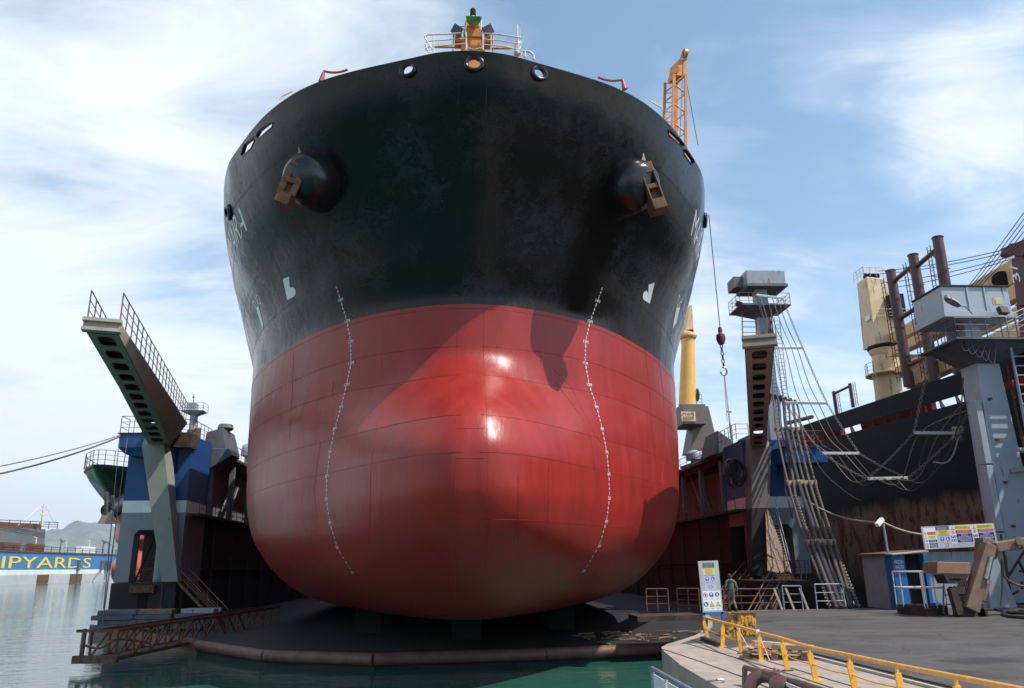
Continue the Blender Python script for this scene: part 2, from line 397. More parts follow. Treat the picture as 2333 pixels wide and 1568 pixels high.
# ------------------------------------------------------------------ setting: water, mountains, quay
def water():
    m, b = newmat('water'); geo = nd('ShaderNodeNewGeometry'); pos = geo.outputs['Position']
    b.inputs['Base Color'].default_value = (.024, .105, .076, 1); b.inputs['Roughness'].default_value = .04; b.inputs['IOR'].default_value = 1.33; b.inputs['Specular IOR Level'].default_value = .5
    cdn = nd('ShaderNodeCameraData')
    v1 = mapping(pos, (.55, 1.0, 1), (0, 0, .25)); v2 = mapping(pos, (1.0, 1.5, 1), (0, 0, -.3))
    h = mth('ADD', mth('MULTIPLY', noise(v1, .9, 3, .5, .2), .75), mth('MULTIPLY', noise(v2, 3.2, 3, .5, .3), .16))
    h = mth('ADD', h, mth('MULTIPLY', noise(v1, .12, 3, .5), 1.1))
    bp = nd('ShaderNodeBump'); bp.inputs['Strength'].default_value = .5; bp.inputs['Distance'].default_value = .10
    L.new(h, bp.inputs['Height']); L.new(bp.outputs[0], b.inputs['Normal']); return m
M['water'] = water()
s = MB(); s.add([(-16000, -600, 0), (16000, -600, 0), (16000, 22000, 0), (-16000, 22000, 0)], [(0, 1, 2, 3)])
s.out('water', M['water'], kind='structure')
# mountains
def mountains(name, y0, dist, hgt, seed, col):
    m, b = newmat(name+'_ground'); geo = nd('ShaderNodeNewGeometry'); pos = geo.outputs['Position']
    n = noise(pos, .004, 8, .65); c = mixc(ramp(n, [(.42, 0), (.62, 1)]), col, tuple(x*1.5+.01 for x in col)); L.new(c, b.inputs['Base Color']); b.inputs['Roughness'].default_value = .95
    from mathutils import noise as mn
    s = MB(); nx, ny = 240, 36; vs = []
    for j in range(ny+1):
        for i in range(nx+1):
            x = -9000+13000*i/nx; t = j/ny; y = y0+dist*t
            prof = math.sin(math.pi*min(1, t*1.15)**.8)**1.1 if t < .87 else .5
            q = V((x*.00042+seed, y*.0005, seed)); e = mn.fractal(q, .85, 2.1, 6)+.62
            vs.append((x, y, max(-5, hgt*prof*max(.08, e))-2))
    s.v = [V(p) for p in vs]; s.f = [(j*(nx+1)+i, j*(nx+1)+i+1, (j+1)*(nx+1)+i+1, (j+1)*(nx+1)+i) for j in range(ny) for i in range(nx)]; s.m = [0]*len(s.f)
    return s.out(name, m, smooth=True, ang=180, fix=False, kind='structure')
mountains('hills', 7000, 2600, 260, 3.3, (.09, .10, .065))
mountains('mountains', 11500, 4000, 500, 5.1, (.10, .115, .10))
# quay
edge = [(5.35, 2), (5.2, 10), (5.1, 16.3), (5.35, 20), (5.75, 23.2), (5.95, 24.3), (6.35, 25.2), (7.1, 26.4), (8.2, 28.3), (9.6, 31.6), (11.0, 36.0), (11.9, 39.8), (13.2, 41.6), (20.5, 42.2), (30, 42.6), (60, 43.2)]
asph = paint('asphalt', (.062, .057, .054), .88, var=.35, scale=.35, bump=.7, bscale=14, dirt=.35)
b = N['Principled BSDF']; geo = nd('ShaderNodeNewGeometry'); pos = geo.outputs['Position']; src = b.inputs['Base Color'].links[0].from_socket
vo = nd('ShaderNodeTexVoronoi', feature='DISTANCE_TO_EDGE'); vo.inputs['Scale'].default_value = .33; wv = nd('ShaderNodeVectorMath', operation='ADD'); L.new(pos, wv.inputs[0])
nz = nd('ShaderNodeTexNoise'); nz.inputs['Scale'].default_value = 1.1; nz.inputs['Detail'].default_value = 6; L.new(pos, nz.inputs['Vector']); L.new(nz.outputs['Color'], wv.inputs[1]); L.new(wv.outputs[0], vo.inputs['Vector'])
c = mixc(ramp(vo.outputs['Distance'], [(.0, .75), (.012, 0)]), src, (.02, .018, .017))
c = mixc(ramp(noise(mapping(pos, (.8, 1.1, 1)), .5, 7, .65, .4), [(.46, 0), (.66, .6)]), c, (.10, .095, .09))
c = mixc(ramp(noise(pos, 22, 3, .7), [(.62, 0), (.72, .7)]), c, (.16, .145, .13))
c = mixc(ramp(noise(mapping(pos, (.7, .7, 1), loc=(4, 2, 0)), .8, 5, .5), [(.60, 0), (.68, .7)]), c, (.022, .021, .022)); L.new(c, b.inputs['Base Color'])
n0 = None
conc = paint('quay_concrete', (.33, .275, .235), .85, var=.16, scale=.9, bump=.35, bscale=8, dirt=.35)
wall = paint('quay_wall', (.27, .245, .22), .85, var=.16, scale=1.2, bump=.4, bscale=6, dirt=.45)
s = MB(); poly = [(60, 2)]+edge[::1]
n = len(poly); top = [V((x, y, QZ)) for x, y in poly]; bot = [V((x, y, -1.5)) for x, y in poly]
s.add(top, [tuple(range(n))]); s.k = 1; s.add(top+bot, [(i, (i+1) % n, n+(i+1) % n, n+i) for i in range(n)])
q = s.out('quay', [conc, wall], kind='structure')
# asphalt sheet 4 mm above, its edge following the inner kerb line
A = [G(1512, 1466), G(1560, 1449), G(1610, 1470), G(1700, 1489), G(1741, 1464), G(1870, 1494), G(1994, 1524), G(2160, 1562), G(2333, 1600)]
edgeA = [(6.75, 25.2), (8.3, 27.8), (9.8, 31.6), (11.2, 36.0), (12.1, 39.6), (13.3, 41.3), (20.5, 41.9), (30, 42.3), (60, 42.9)]
inner = [G(1600, 1466), G(1660, 1478), G(1741, 1463), G(1870, 1495), G(1994, 1524), G(2160, 1564), G(2500, 1648)]
s = MB(); P = [V((60, 3, 0)), V((16, 3, 0))]+[V((p.x, p.y, 0)) for p in inner[::-1]]+[V((x, y, 0)) for x, y in edgeA]
s.add([V((p.x, p.y, QZ+.004)) for p in P], [tuple(range(len(P)))])
s.out('road', asph, kind='structure')
# joints in the concrete apron, and the crane rail in its slot
s = MB()
for a in ([G(1566, 1467), G(1700, 1506), G(1830, 1546), G(1930, 1580)], [G(1636, 1470), G(1740, 1504), G(1900, 1552), G(2030, 1590)], [G(1512, 1480), G(1590, 1506), G(1700, 1546), G(1760, 1572)]):
    for p, q_ in zip(a[:-1], a[1:]): s.bar(p+V((0, 0, .006)), q_+V((0, 0, .006)), .045, .008)
s.out('apron_joint', flat('joint', (.03, .027, .025), .9), label='narrow dark joints between the concrete slabs of the quay apron', cat='joint')
dn = V((G(1994, 1522).y-G(1741, 1462).y, -(G(1994, 1522).x-G(1741, 1462).x), 0)).normalized()
RA, RB = G(1741, 1466), G(2500, 1655); rd = (RB-RA)
s = MB(); s.bar(RA+V((0, 0, .010)), RB+V((0, 0, .010)), .16, .012, (0, 0, 1)); s.k = 1
pr = rd.cross(V((0, 0, 1))).normalized()
s.bar(RA+pr*.24+V((0, 0, .03)), RB+pr*.24+V((0, 0, .03)), .10, .05, (0, 0, 1)); s.k = 0
s.bar(RA-pr*.16+V((0, 0, .016)), RB-pr*.16+V((0, 0, .016)), .06, .024, (0, 0, 1))
s.out('crane_rail', [flat('slot', (.012, .011, .011), .9), M['khaki']], label='sunken steel crane rail running in a dark slot along the quay', cat='rail track')
# ------------------------------------------------------------------ SHIP hull
CON = [  # height above keel, half contour (half-breadth, distance)
 (22.0, [(0, 26.8), (1.3, 26.95), (2.65, 27.45), (5.0, 28.4), (6.5, 29.2), (7.9, 30.3), (9.5, 32.1), (11.2, 34.7), (12.4, 36.9), (13.6, 40.6), (14.6, 45.6), (15.9, 53), (16.1, 64), (16.1, 110), (16.1, 205)]),
 (20.8, [(0, 27.3), (1.3, 27.45), (2.62, 27.95), (4.95, 28.9), (6.45, 29.75), (7.83, 30.85), (9.43, 32.65), (11.1, 35.2), (12.35, 37.4), (13.55, 40.8), (14.6, 45.8), (15.9, 53), (16.1, 64), (16.1, 110), (16.1, 205)]),
 (18.9, [(0, 28.6), (1.25, 28.75), (2.55, 29.2), (4.8, 30.2), (6.3, 31.1), (7.6, 32.2), (9.2, 34.0), (10.9, 36.5), (12.1, 38.8), (13.3, 42.4), (14.4, 47), (15.7, 54.5), (16.1, 65), (16.1, 110), (16.1, 205)]),
 (17.1, [(0, 30.0), (1.2, 30.12), (2.45, 30.55), (4.5, 31.5), (6.1, 32.6), (7.4, 33.9), (8.9, 35.8), (10.6, 38.5), (11.8, 41.0), (13.0, 44.3), (14.2, 48.8), (15.5, 56), (16.1, 66), (16.1, 110), (16.1, 205)]),
 (15.0, [(0, 31.1), (1.2, 31.22), (2.35, 31.6), (4.2, 32.5), (5.8, 33.8), (7.2, 35.4), (8.7, 37.4), (10.3, 40.1), (11.5, 42.6), (12.8, 46.2), (14.0, 50.8), (15.4, 58), (16.1, 68), (16.1, 110), (16.1, 205)]),
 (13.1, [(0, 31.9), (1.2, 32.03), (2.3, 32.4), (3.9, 33.2), (5.5, 34.4), (7.1, 36.1), (8.5, 38.0), (10.0, 40.3), (11.2, 42.6), (12.4, 45.4), (13.6, 49.4), (15.2, 57.5), (16.05, 68), (16.1, 110), (16.1, 205)]),
 (11.2, [(0, 31.85), (1.2, 32.0), (2.3, 32.4), (3.8, 33.15), (5.26, 34.2), (6.95, 36.0), (8.4, 38.0), (9.9, 40.3), (11.1, 42.5), (12.35, 45.3), (13.55, 49.3), (15.2, 57.5), (16.05, 68), (16.1, 110), (16.1, 205)]),
 (9.9, [(0, 31.1), (1.2, 31.4), (2.4, 32.15), (3.9, 33.15), (5.38, 34.2), (7.05, 36.0), (8.5, 38.0), (9.95, 40.3), (11.15, 42.6), (12.4, 45.5), (13.5, 49.2), (15.2, 57.6), (16.05, 69), (16.1, 110), (16.1, 205)]),
 (9.0, [(0, 29.85), (1.2, 30.25), (2.5, 31.35), (4.0, 32.75), (5.65, 34.2), (7.2, 36.0), (8.65, 38.0), (10.05, 40.4), (11.2, 42.7), (12.4, 45.6), (13.5, 49.3), (15.1, 57.6), (16.0, 69), (16.1, 110), (16.1, 205)]),
 (8.2, [(0, 28.85), (1.1, 29.2), (2.4, 30.35), (4.0, 32.1), (5.8, 34.1), (7.35, 36.0), (8.75, 38.1), (10.15, 40.5), (11.25, 42.8), (12.4, 45.7), (13.5, 49.4), (15.0, 57.6), (15.9, 69), (16.1, 110), (16.1, 205)]),
 (7.4, [(0, 28.2), (1.0, 28.45), (2.3, 29.5), (4.0, 31.5), (5.92, 34.1), (7.45, 36.1), (8.85, 38.2), (10.2, 40.6), (11.3, 42.9), (12.4, 45.8), (13.4, 49.4), (14.9, 57.6), (15.8, 69), (16.1, 110), (16.1, 205)]),
 (6.1, [(0, 27.75), (.9, 27.88), (2.2, 28.8), (4.05, 31.1), (6.08, 34.2), (7.55, 36.1), (8.9, 38.2), (10.2, 40.6), (11.3, 42.9), (12.35, 45.9), (13.35, 49.5), (14.8, 57.6), (15.7, 69), (16.1, 110), (16.1, 205)]),
 (5.0, [(0, 27.85), (.9, 27.95), (2.2, 28.8), (4.05, 31.1), (6.07, 34.2), (7.55, 36.2), (8.85, 38.3), (10.1, 40.7), (11.2, 43.1), (12.2, 46.0), (13.2, 49.7), (14.6, 57.8), (15.6, 70), (16.0, 110), (16.0, 205)]),
 (3.9, [(0, 28.3), (.9, 28.4), (2.1, 29.15), (3.9, 31.3), (5.86, 34.2), (7.3, 36.2), (8.6, 38.4), (9.85, 40.9), (10.95, 43.4), (11.9, 46.2), (12.9, 50), (14.3, 58), (15.4, 71), (15.9, 110), (15.9, 205)]),
 (3.0, [(0, 29.2), (.9, 29.3), (2.0, 29.95), (3.65, 31.8), (5.5, 34.4), (6.9, 36.5), (8.15, 38.8), (9.35, 41.3), (10.4, 43.8), (11.4, 46.8), (12.4, 50.8), (13.9, 58.6), (15.1, 72), (15.7, 110), (15.7, 205)]),
 (2.0, [(0, 30.5), (.8, 30.6), (1.8, 31.2), (3.2, 32.8), (4.85, 35), (6.1, 37), (7.3, 39.3), (8.5, 42), (9.5, 44.6), (10.5, 47.8), (11.5, 51.8), (13.1, 60), (14.5, 73), (15.2, 110), (15.2, 205)]),
 (1.0, [(0, 32.3), (.7, 32.4), (1.5, 32.95), (2.6, 34.2), (3.9, 36.1), (5.0, 38), (6.1, 40.3), (7.3, 43), (8.3, 45.8), (9.3, 49), (10.4, 53), (12.1, 61.5), (13.7, 75), (14.5, 110), (14.5, 205)]),
 (.35, [(0, 34.0), (.6, 34.1), (1.2, 34.5), (2.0, 35.6), (3.0, 37.2), (4.0, 39.2), (5.1, 41.6), (6.3, 44.5), (7.3, 47.3), (8.3, 50.6), (9.4, 54.8), (11.2, 63), (12.9, 76), (13.8, 110), (13.8, 205)]),
 (0.0, [(0, 36.2), (.4, 36.25), (.8, 36.5), (1.4, 37.3), (2.1, 38.6), (3.0, 40.4), (4.1, 43), (5.2, 46), (6.2, 48.8), (7.2, 52.2), (8.3, 56.5), (10.2, 65), (12.1, 77), (13.2, 110), (13.2, 205)]),
][::-1]
CH = np.array([c[0] for c in CON]); CP = np.array([c[1] for c in CON], float)
CP[:5, :, 0] *= np.array([1.07, 1.06, 1.05, 1.035, 1.01])[:, None]  # levels x points x 2
def pchip(x, Y, xq):
    """monotone cubic along the first axis"""
    h = np.diff(x); sh = (-1,)+(1,)*(Y.ndim-1); dl = np.diff(Y, axis=0)/h.reshape(sh); m = np.zeros_like(Y)
    m[0] = dl[0]; m[-1] = dl[-1]
    a, b = dl[:-1], dl[1:]; w1 = (2*h[1:]+h[:-1]).reshape(sh); w2 = (h[1:]+2*h[:-1]).reshape(sh)
    with np.errstate(divide='ignore', invalid='ignore'): mm = (w1+w2)/(w1/a+w2/b)
    m[1:-1] = np.where(a*b > 0, mm, 0)
    i = np.clip(np.searchsorted(x, xq)-1, 0, len(x)-2); t = ((xq-x[i])/h[i]).reshape(sh); H = h[i].reshape(sh)
    return (2*t**3-3*t**2+1)*Y[i]+(t**3-2*t**2+t)*H*m[i]+(-2*t**3+3*t**2)*Y[i+1]+(t**3-t**2)*H*m[i+1]
def contour(h, sub=6):
    """densely sampled half contour at one height: rows (l, Y)"""
    c = pchip(CH, CP, np.array([h], float))[0]
    c = np.vstack([[-c[1][0], c[1][1]], c]); u = np.arange(len(c), dtype=float)
    # catmull-rom along the index
    o = []
    for i in range(1, len(c)-1):
        p0, p1, p2 = c[i-1], c[i], c[i+1]; p3 = c[i+2] if i+2 < len(c) else c[i+1]*2-c[i]
        for k in range(sub):
            t = k/sub; o.append(.5*((2*p1)+(p2-p0)*t+(2*p0-5*p1+4*p2-p3)*t*t+(3*p1-p0-3*p2+p3)*t**3))
    o.append(c[-1]); o = np.array(o); o[0, 0] = 0; o[:, 0] = np.maximum(o[:, 0], 0); return o
def hullgrid(h0, h1, step=.2, tf=lambda p: p):
    hs = list(np.arange(h0, h1-1e-6, step))+[h1]; rows = []
    for h in hs:
        c = contour(h); row = [V((X0-l, y, h+KZ)) for l, y in c[::-1]]+[V((X0+l, y, h+KZ)) for l, y in c[1:]]
        rows.append(row)
    n = len(rows[0]); s = MB(); s.v = [V(tf(p)) for r in rows for p in r]
    s.f = [(j*n+i, j*n+i+1, (j+1)*n+i+1, (j+1)*n+i) for j in range(len(rows)-1) for i in range(n-1)]; s.m = [0]*len(s.f)
    return s, rows, n
HG, rows, ncol = hullgrid(0, 20.8)
full = hullgrid(0, 22.0)[0]
BV = BVHTree.FromPolygons([tuple(p) for p in full.v], full.f)
def HIT(x, y):
    for k in range(40):  # a point measured just off the outline slides inwards to the plating
        d = ray(x+(1066-x)*k*.004, y+(700-y)*k*.002).normalized(); r = BV.ray_cast(CAM, d)
        if r[0] is not None: break
    if r[0] is None: return None, None
    nn = r[1] if r[1].dot(d) < 0 else -r[1]
    return r[0], nn
def near(p):
    r = BV.find_nearest(p); nn = r[1]
    if nn.y*(1) > 0 and abs(nn.x) < .3: nn = -nn
    if (r[0].x-X0)*nn.x < 0 and abs(nn.x) > .3: nn = -nn
    return r[0], nn
def onhull(pts, off=.012):
    o = []
    for x, y in pts:
        p, nn = HIT(x, y)
        if p: o.append(p+nn*off)
    return o
def lvl(h, y_to, side, n=60, off=.01):
    c = contour(h); c = c[c[:, 1] <= y_to]; pts = [V((X0+side*l, y, h+KZ)) for l, y in c]
    return [near(p)[0]+near(p)[1]*off for p in pts]
ship = thing('cargo_ship', 'large cargo ship with black topsides and red bottom standing bow on in the floating dock', 'ship', (X0, 40, KZ))
# bottom and deck close the hull
bot = [i for i in range(ncol)]
HG.f.append(tuple(bot)); HG.m.append(0)
HG.k = 0
# weld seams, part of the plating
r = .0072
for h, d in ((3.85, 70), (6.15, 70), (7.6, 75), (9.75, 80), (11.2, 80), (12.9, 90), (15.0, 90), (17.1, 90), (18.9, 90), (20.0, 60)):
    for sd_ in (-1, 1):
        p = lvl(h, d, sd_, off=.004)
        HG.path(p[2 if h < 12 else 0:], r, 4)
for l in (-.56, .56):
    pts = []
    for h in np.arange(.9, 21.6, .3):
        c = contour(h); y = np.interp(abs(l), c[:40, 0], c[:40, 1]); pts.append(V((X0+l, y, h+KZ))+V((0, -.004, 0)))
    HG.path(pts, r, 4)
for ln in ([(640, 430), (672, 478), (735, 520), (790, 610), (830, 720)], [(1455, 520), (1420, 560), (1340, 640), (1318, 690), (1300, 715)],
           [(905, 250), (930, 300), (960, 350)], [(1240, 470), (1240, 590)], [(1350, 250), (1290, 330)], [(620, 260), (652, 300), (690, 360)], [(1530, 345), (1490, 400), (1460, 450)],
           [(645, 370), (700, 470)], [(1230, 790), (1232, 830)], [(1265, 870), (1370, 1010)], [(870, 800), (868, 860)], [(860, 960), (845, 1060), (842, 1190), (842, 1270)],
           [(730, 1010), (716, 1110), (720, 1180)], [(1180, 1080), (1182, 1290)], [(1250, 1060), (1248, 1190)], [(1260, 840), (1300, 880), (1340, 960), (1358, 1090), (1345, 1190)],
           [(1040, 976), (1105, 976)], [(1040, 1044), (1105, 1044)], [(1040, 1167), (1105, 1167)], [(670, 800), (665, 900), (660, 1000)], [(1470, 790), (1480, 900), (1488, 1030), (1490, 1120)], [(1500, 820), (1512, 900), (1515, 1010), (1505, 1150)], [(760, 870), (757, 905)], [(700, 745), (640, 620), (610, 560)], [(570, 700), (590, 600)]):
    d = []
    for a, b in zip(ln[:-1], ln[1:]):
        for k in range(10): d.append((a[0]+(b[0]-a[0])*k/10, a[1]+(b[1]-a[1])*k/10))
    p = onhull(d+[ln[-1]], .003)
    if len(p) > 2: HG.path(p, r, 4)
HG.out('hull', M['hull'], ship, smooth=True, ang=50, fix=False)
# forecastle deck
s = MB(); c = contour(20.8); d = [V((X0-l*.985, y+.35, 20.6+KZ)) for l, y in c[::-1]]+[V((X0+l*.985, y+.35, 20.6+KZ)) for l, y in c[1:]]
s.add(d, [tuple(range(len(d)))]); s.out('deck', paint('deck_red', (.25, .07, .05), .7), ship)
# bulwark: a closed wall with mooring ports cut through it
def shell(h0, h1, th_, ymax, steps=8):
    s = MB(); R = []
    for h in np.linspace(h0, h1, steps):
        c = contour(h, 8); c = c[c[:, 1] <= ymax]
        o = [V((X0-l, y, h+KZ)) for l, y in c[::-1]]+[V((X0+l, y, h+KZ)) for l, y in c[1:]]
        m = len(o); inn = []
        for i, p in enumerate(o):
            t = (o[min(i+1, m-1)]-o[max(i-1, 0)]); t.z = 0; t.normalize(); nn = V((-t.y, t.x, 0)); inn.append(p+nn*th_)
        R.append(o+inn[::-1])
    n = len(R[0])
    for r_ in R: s.v += r_
    for j in range(steps-1):
        for i in range(n): s.f.append((j*n+i, j*n+(i+1) % n, (j+1)*n+(i+1) % n, (j+1)*n+i))
    m = n//2
    for base in (0, (steps-1)*n):
        for i in range(m-1): s.f.append((base+i, base+i+1, base+n-2-i, base+n-1-i))
    s.m = [0]*len(s.f); return s
bw = shell(20.8, 22.0, .16, 60).out('bulwark', M['bulwark'], ship)
cut = MB()
slots = [[(549, 352), (556, 330), (577, 313), (580, 321), (572, 338), (552, 357)], [(582, 312), (590, 297), (616, 277), (622, 280), (620, 290), (588, 318)],
         [(1522, 296), (1528, 297), (1556, 322), (1559, 332), (1553, 334), (1524, 309)], [(1557, 341), (1562, 338), (1580, 364), (1581, 372), (1576, 376), (1559, 353)]]
for sl in slots:
    pts = []; nn = V()
    for x, y in sl:
        p, n_ = HIT(x, y); pts.append(p); nn += n_
    nn.z = 0; nn.normalize(); cut.prism([p+nn*.8 for p in pts], -nn*1.8)
CHK = [((929, 159), .34), ((1080, 145), .37), ((1229, 167), .34)]
for (x, y), r_ in CHK:
    p, n_ = HIT(x, y); n_ = V((n_.x, n_.y, 0)).normalized(); cut.lathe([(r_*.60, -.9), (r_*.60, .9)], p, n_, 20, sx=1.15)
co_ = cut.out('cutter', M['blk'], None)
md = bw.modifiers.new('ports', 'BOOLEAN'); md.operation = 'DIFFERENCE'; md.object = co_; md.solver = 'EXACT'
bpy.context.view_layer.update()
nm = D.meshes.new_from_object(bw.evaluated_get(bpy.context.evaluated_depsgraph_get()))
bw.modifiers.clear(); bw.data = nm; D.objects.remove(co_)
for (x, y), r_ in CHK:
    p, n_ = HIT(x, y); n_ = V((n_.x, n_.y, 0)).normalized(); prof = []
    for k in range(13):
        a = 2*math.pi*k/12; prof.append((r_*.80+r_*.2*math.cos(a), .05+r_*.22*math.sin(a)))
    MB().lathe(prof, p-n_*.03, n_, 28, sx=1.15, cap=False).out('chock_ring', M['pod'], ship, smooth=True, ang=80)
# port rims and rollers
for sl in slots:
    s = MB(); pts = onhull(sl, .0); s.path(pts+[pts[0]], .035, 6); s.out('fairlead_rim', M['pod'], ship, smooth=True)
for (x, y) in ((569, 334), (563, 344), (604, 304), (615, 293), (1532, 310), (1545, 322), (1570, 353), (1577, 364)):
    p, n_ = HIT(x, y); n_ = V((n_.x, n_.y, 0)).normalized(); z = 20.85+KZ
    MB().lathe([(.15, 0), (.17, .06), (.11, .16), (.10, .3), (.17, .42), (.15, .46)], V((p.x, p.y, p.z-.45))-n_*.35, (0, 0, 1), 12).out('fairlead_roller', M['pod'], ship, smooth=True)
# draft scales and other painted marks, laid on the plating
def wrapmarks(items, name, mat):
    """items: (string, pixel centre, size in m, direction sign) laid flat on the hull"""
    for st, (x, y), sz in items:
        s = MB(); p, n_ = HIT(x, y); vs, fs = textmesh(st, sz)
        side = n_.cross(V((0, 0, 1))) if False else V((0, 0, 1)).cross(n_); side.normalize(); u_ = n_.cross(side).normalized()
        s.add([near(p+side*v.x+u_*v.y)[0]+n_*.012 for v in vs], fs); s.out(name, mat, ship, fix=False)
def interp(lst, m):
    i = min(int(14-m), len(lst)-2) if m <= 14 else 0; i = max(i, 0); t = (14-m)-i
    a, b = lst[i], lst[i+1]; return (a[0]+(b[0]-a[0])*t, a[1]+(b[1]-a[1])*t)
Lm = [(776, 684), (791, 732), (799, 779), (800, 828), (790, 877), (777, 928), (763, 978), (752, 1031), (745, 1085), (744, 1138), (752, 1192), (769, 1248), (803, 1304)]
Rm = [(1361, 686), (1344, 733), (1334, 779), (1333, 828), (1342, 877), (1359, 928), (1372, 978), (1382, 1031), (1387, 1081), (1388, 1136), (1381, 1189), (1364, 1245), (1330, 1301)]
for lst in (Lm, Rm):
    it = []
    for k in range(73, 9, -1):
        m = k/5; big = (k % 5 == 0)
        if m > 14.7 or m < 2: continue
        st = '%dM' % round(m) if big else str(int(round((m % 1)*10)))
        it.append((st, interp(lst, m), .23 if big else .21))
    wrapmarks(it[:50], 'draft_mark', M['wht'])
    o_ = set(COL.objects); wrapmarks(it[50:], 'lower_draft_marks', M['wht'])
def painted(polys, name):
    s = MB()
    for pl in polys:
        d = []
        for a, b in zip(pl, pl[1:]+pl[:1]):
            for k in range(4): d.append((a[0]+(b[0]-a[0])*k/4, a[1]+(b[1]-a[1])*k/4))
        c = (sum(p[0] for p in pl)/len(pl), sum(p[1] for p in pl)/len(pl))
        P = onhull(d, .012); cc = onhull([c], .012)
        if cc: s.add(P+cc, [(i, (i+1) % len(P), len(P)) for i in range(len(P))])
    return s.out(name, M['wht'], ship, fix=False)
bq = [[(645, 636), (659, 630), (660, 652), (662, 656), (655, 684)], [(655, 684), (662, 656), (668, 654), (673, 660), (674, 668), (670, 676)]]
painted(bq, 'thruster_mark')
painted([[(1491, 644), (1477, 649), (1477, 667), (1480, 672), (1480, 692)], [(1480, 692), (1480, 672), (1472, 662), (1466, 666), (1464, 676), (1466, 683)]], 'thruster_mark')
painted([[(584, 701), (590, 700), (600, 738), (599, 752), (588, 715)]], 'tug_mark')
painted([[(1549, 701), (1541, 700), (1535, 730), (1532, 750), (1541, 735)]], 'tug_mark')
wrapmarks([('TUG', (586, 691), .8)], 'tug_lettering', M['wht']); wrapmarks([('TUG', (1546, 690), .8)], 'tug_lettering', M['wht'])
# ship name along each bow: letters laid out by arc length along the waterline
def hullword(st, h, size, y_start, side, name, rev):
    c = contour(h, 10); seg = np.r_[0, np.cumsum(np.hypot(np.diff(c[:, 0]), np.diff(c[:, 1])))]
    a0 = np.interp(y_start, c[:, 1], seg); vs, fs = textmesh(st, size); x0 = min(v.x for v in vs); x1 = max(v.x for v in vs)
    o = []
    for v in vs:
        a = a0+((x1-v.x) if rev else (v.x-x0))*1.1; hh = h+v.y
        cc = contour(hh, 4); sg = np.r_[0, np.cumsum(np.hypot(np.diff(cc[:, 0]), np.diff(cc[:, 1])))]
        l = np.interp(a, sg, cc[:, 0]); y = np.interp(a, sg, cc[:, 1]); p, n_ = near(V((X0+side*l, y, hh+KZ))); o.append(p+n_*.015)
    MB().add(o, fs).out(name, M['wht'], ship, fix=False)
pl_, pr_ = HIT(549, 508)[0], HIT(1584, 520)[0]
hullword('MAIRA', pl_.z-KZ, 1.55, pl_.y-.6, -1, 'ship_name', True)
hullword('MAIRA', pr_.z-KZ, 1.55, pr_.y-.6, 1, 'ship_name', False)
for (x, y) in ((522, 484), (1609, 502)):
    p, n_ = HIT(x, y); s = MB(); s.lathe([(.30+.1*math.cos(a), .05+.12*math.sin(a)) for a in np.linspace(0, 6.283, 10)], p, n_, 22, sx=1.6, cap=False); s.out('side_chock', M['pod'], ship, smooth=True, ang=80)
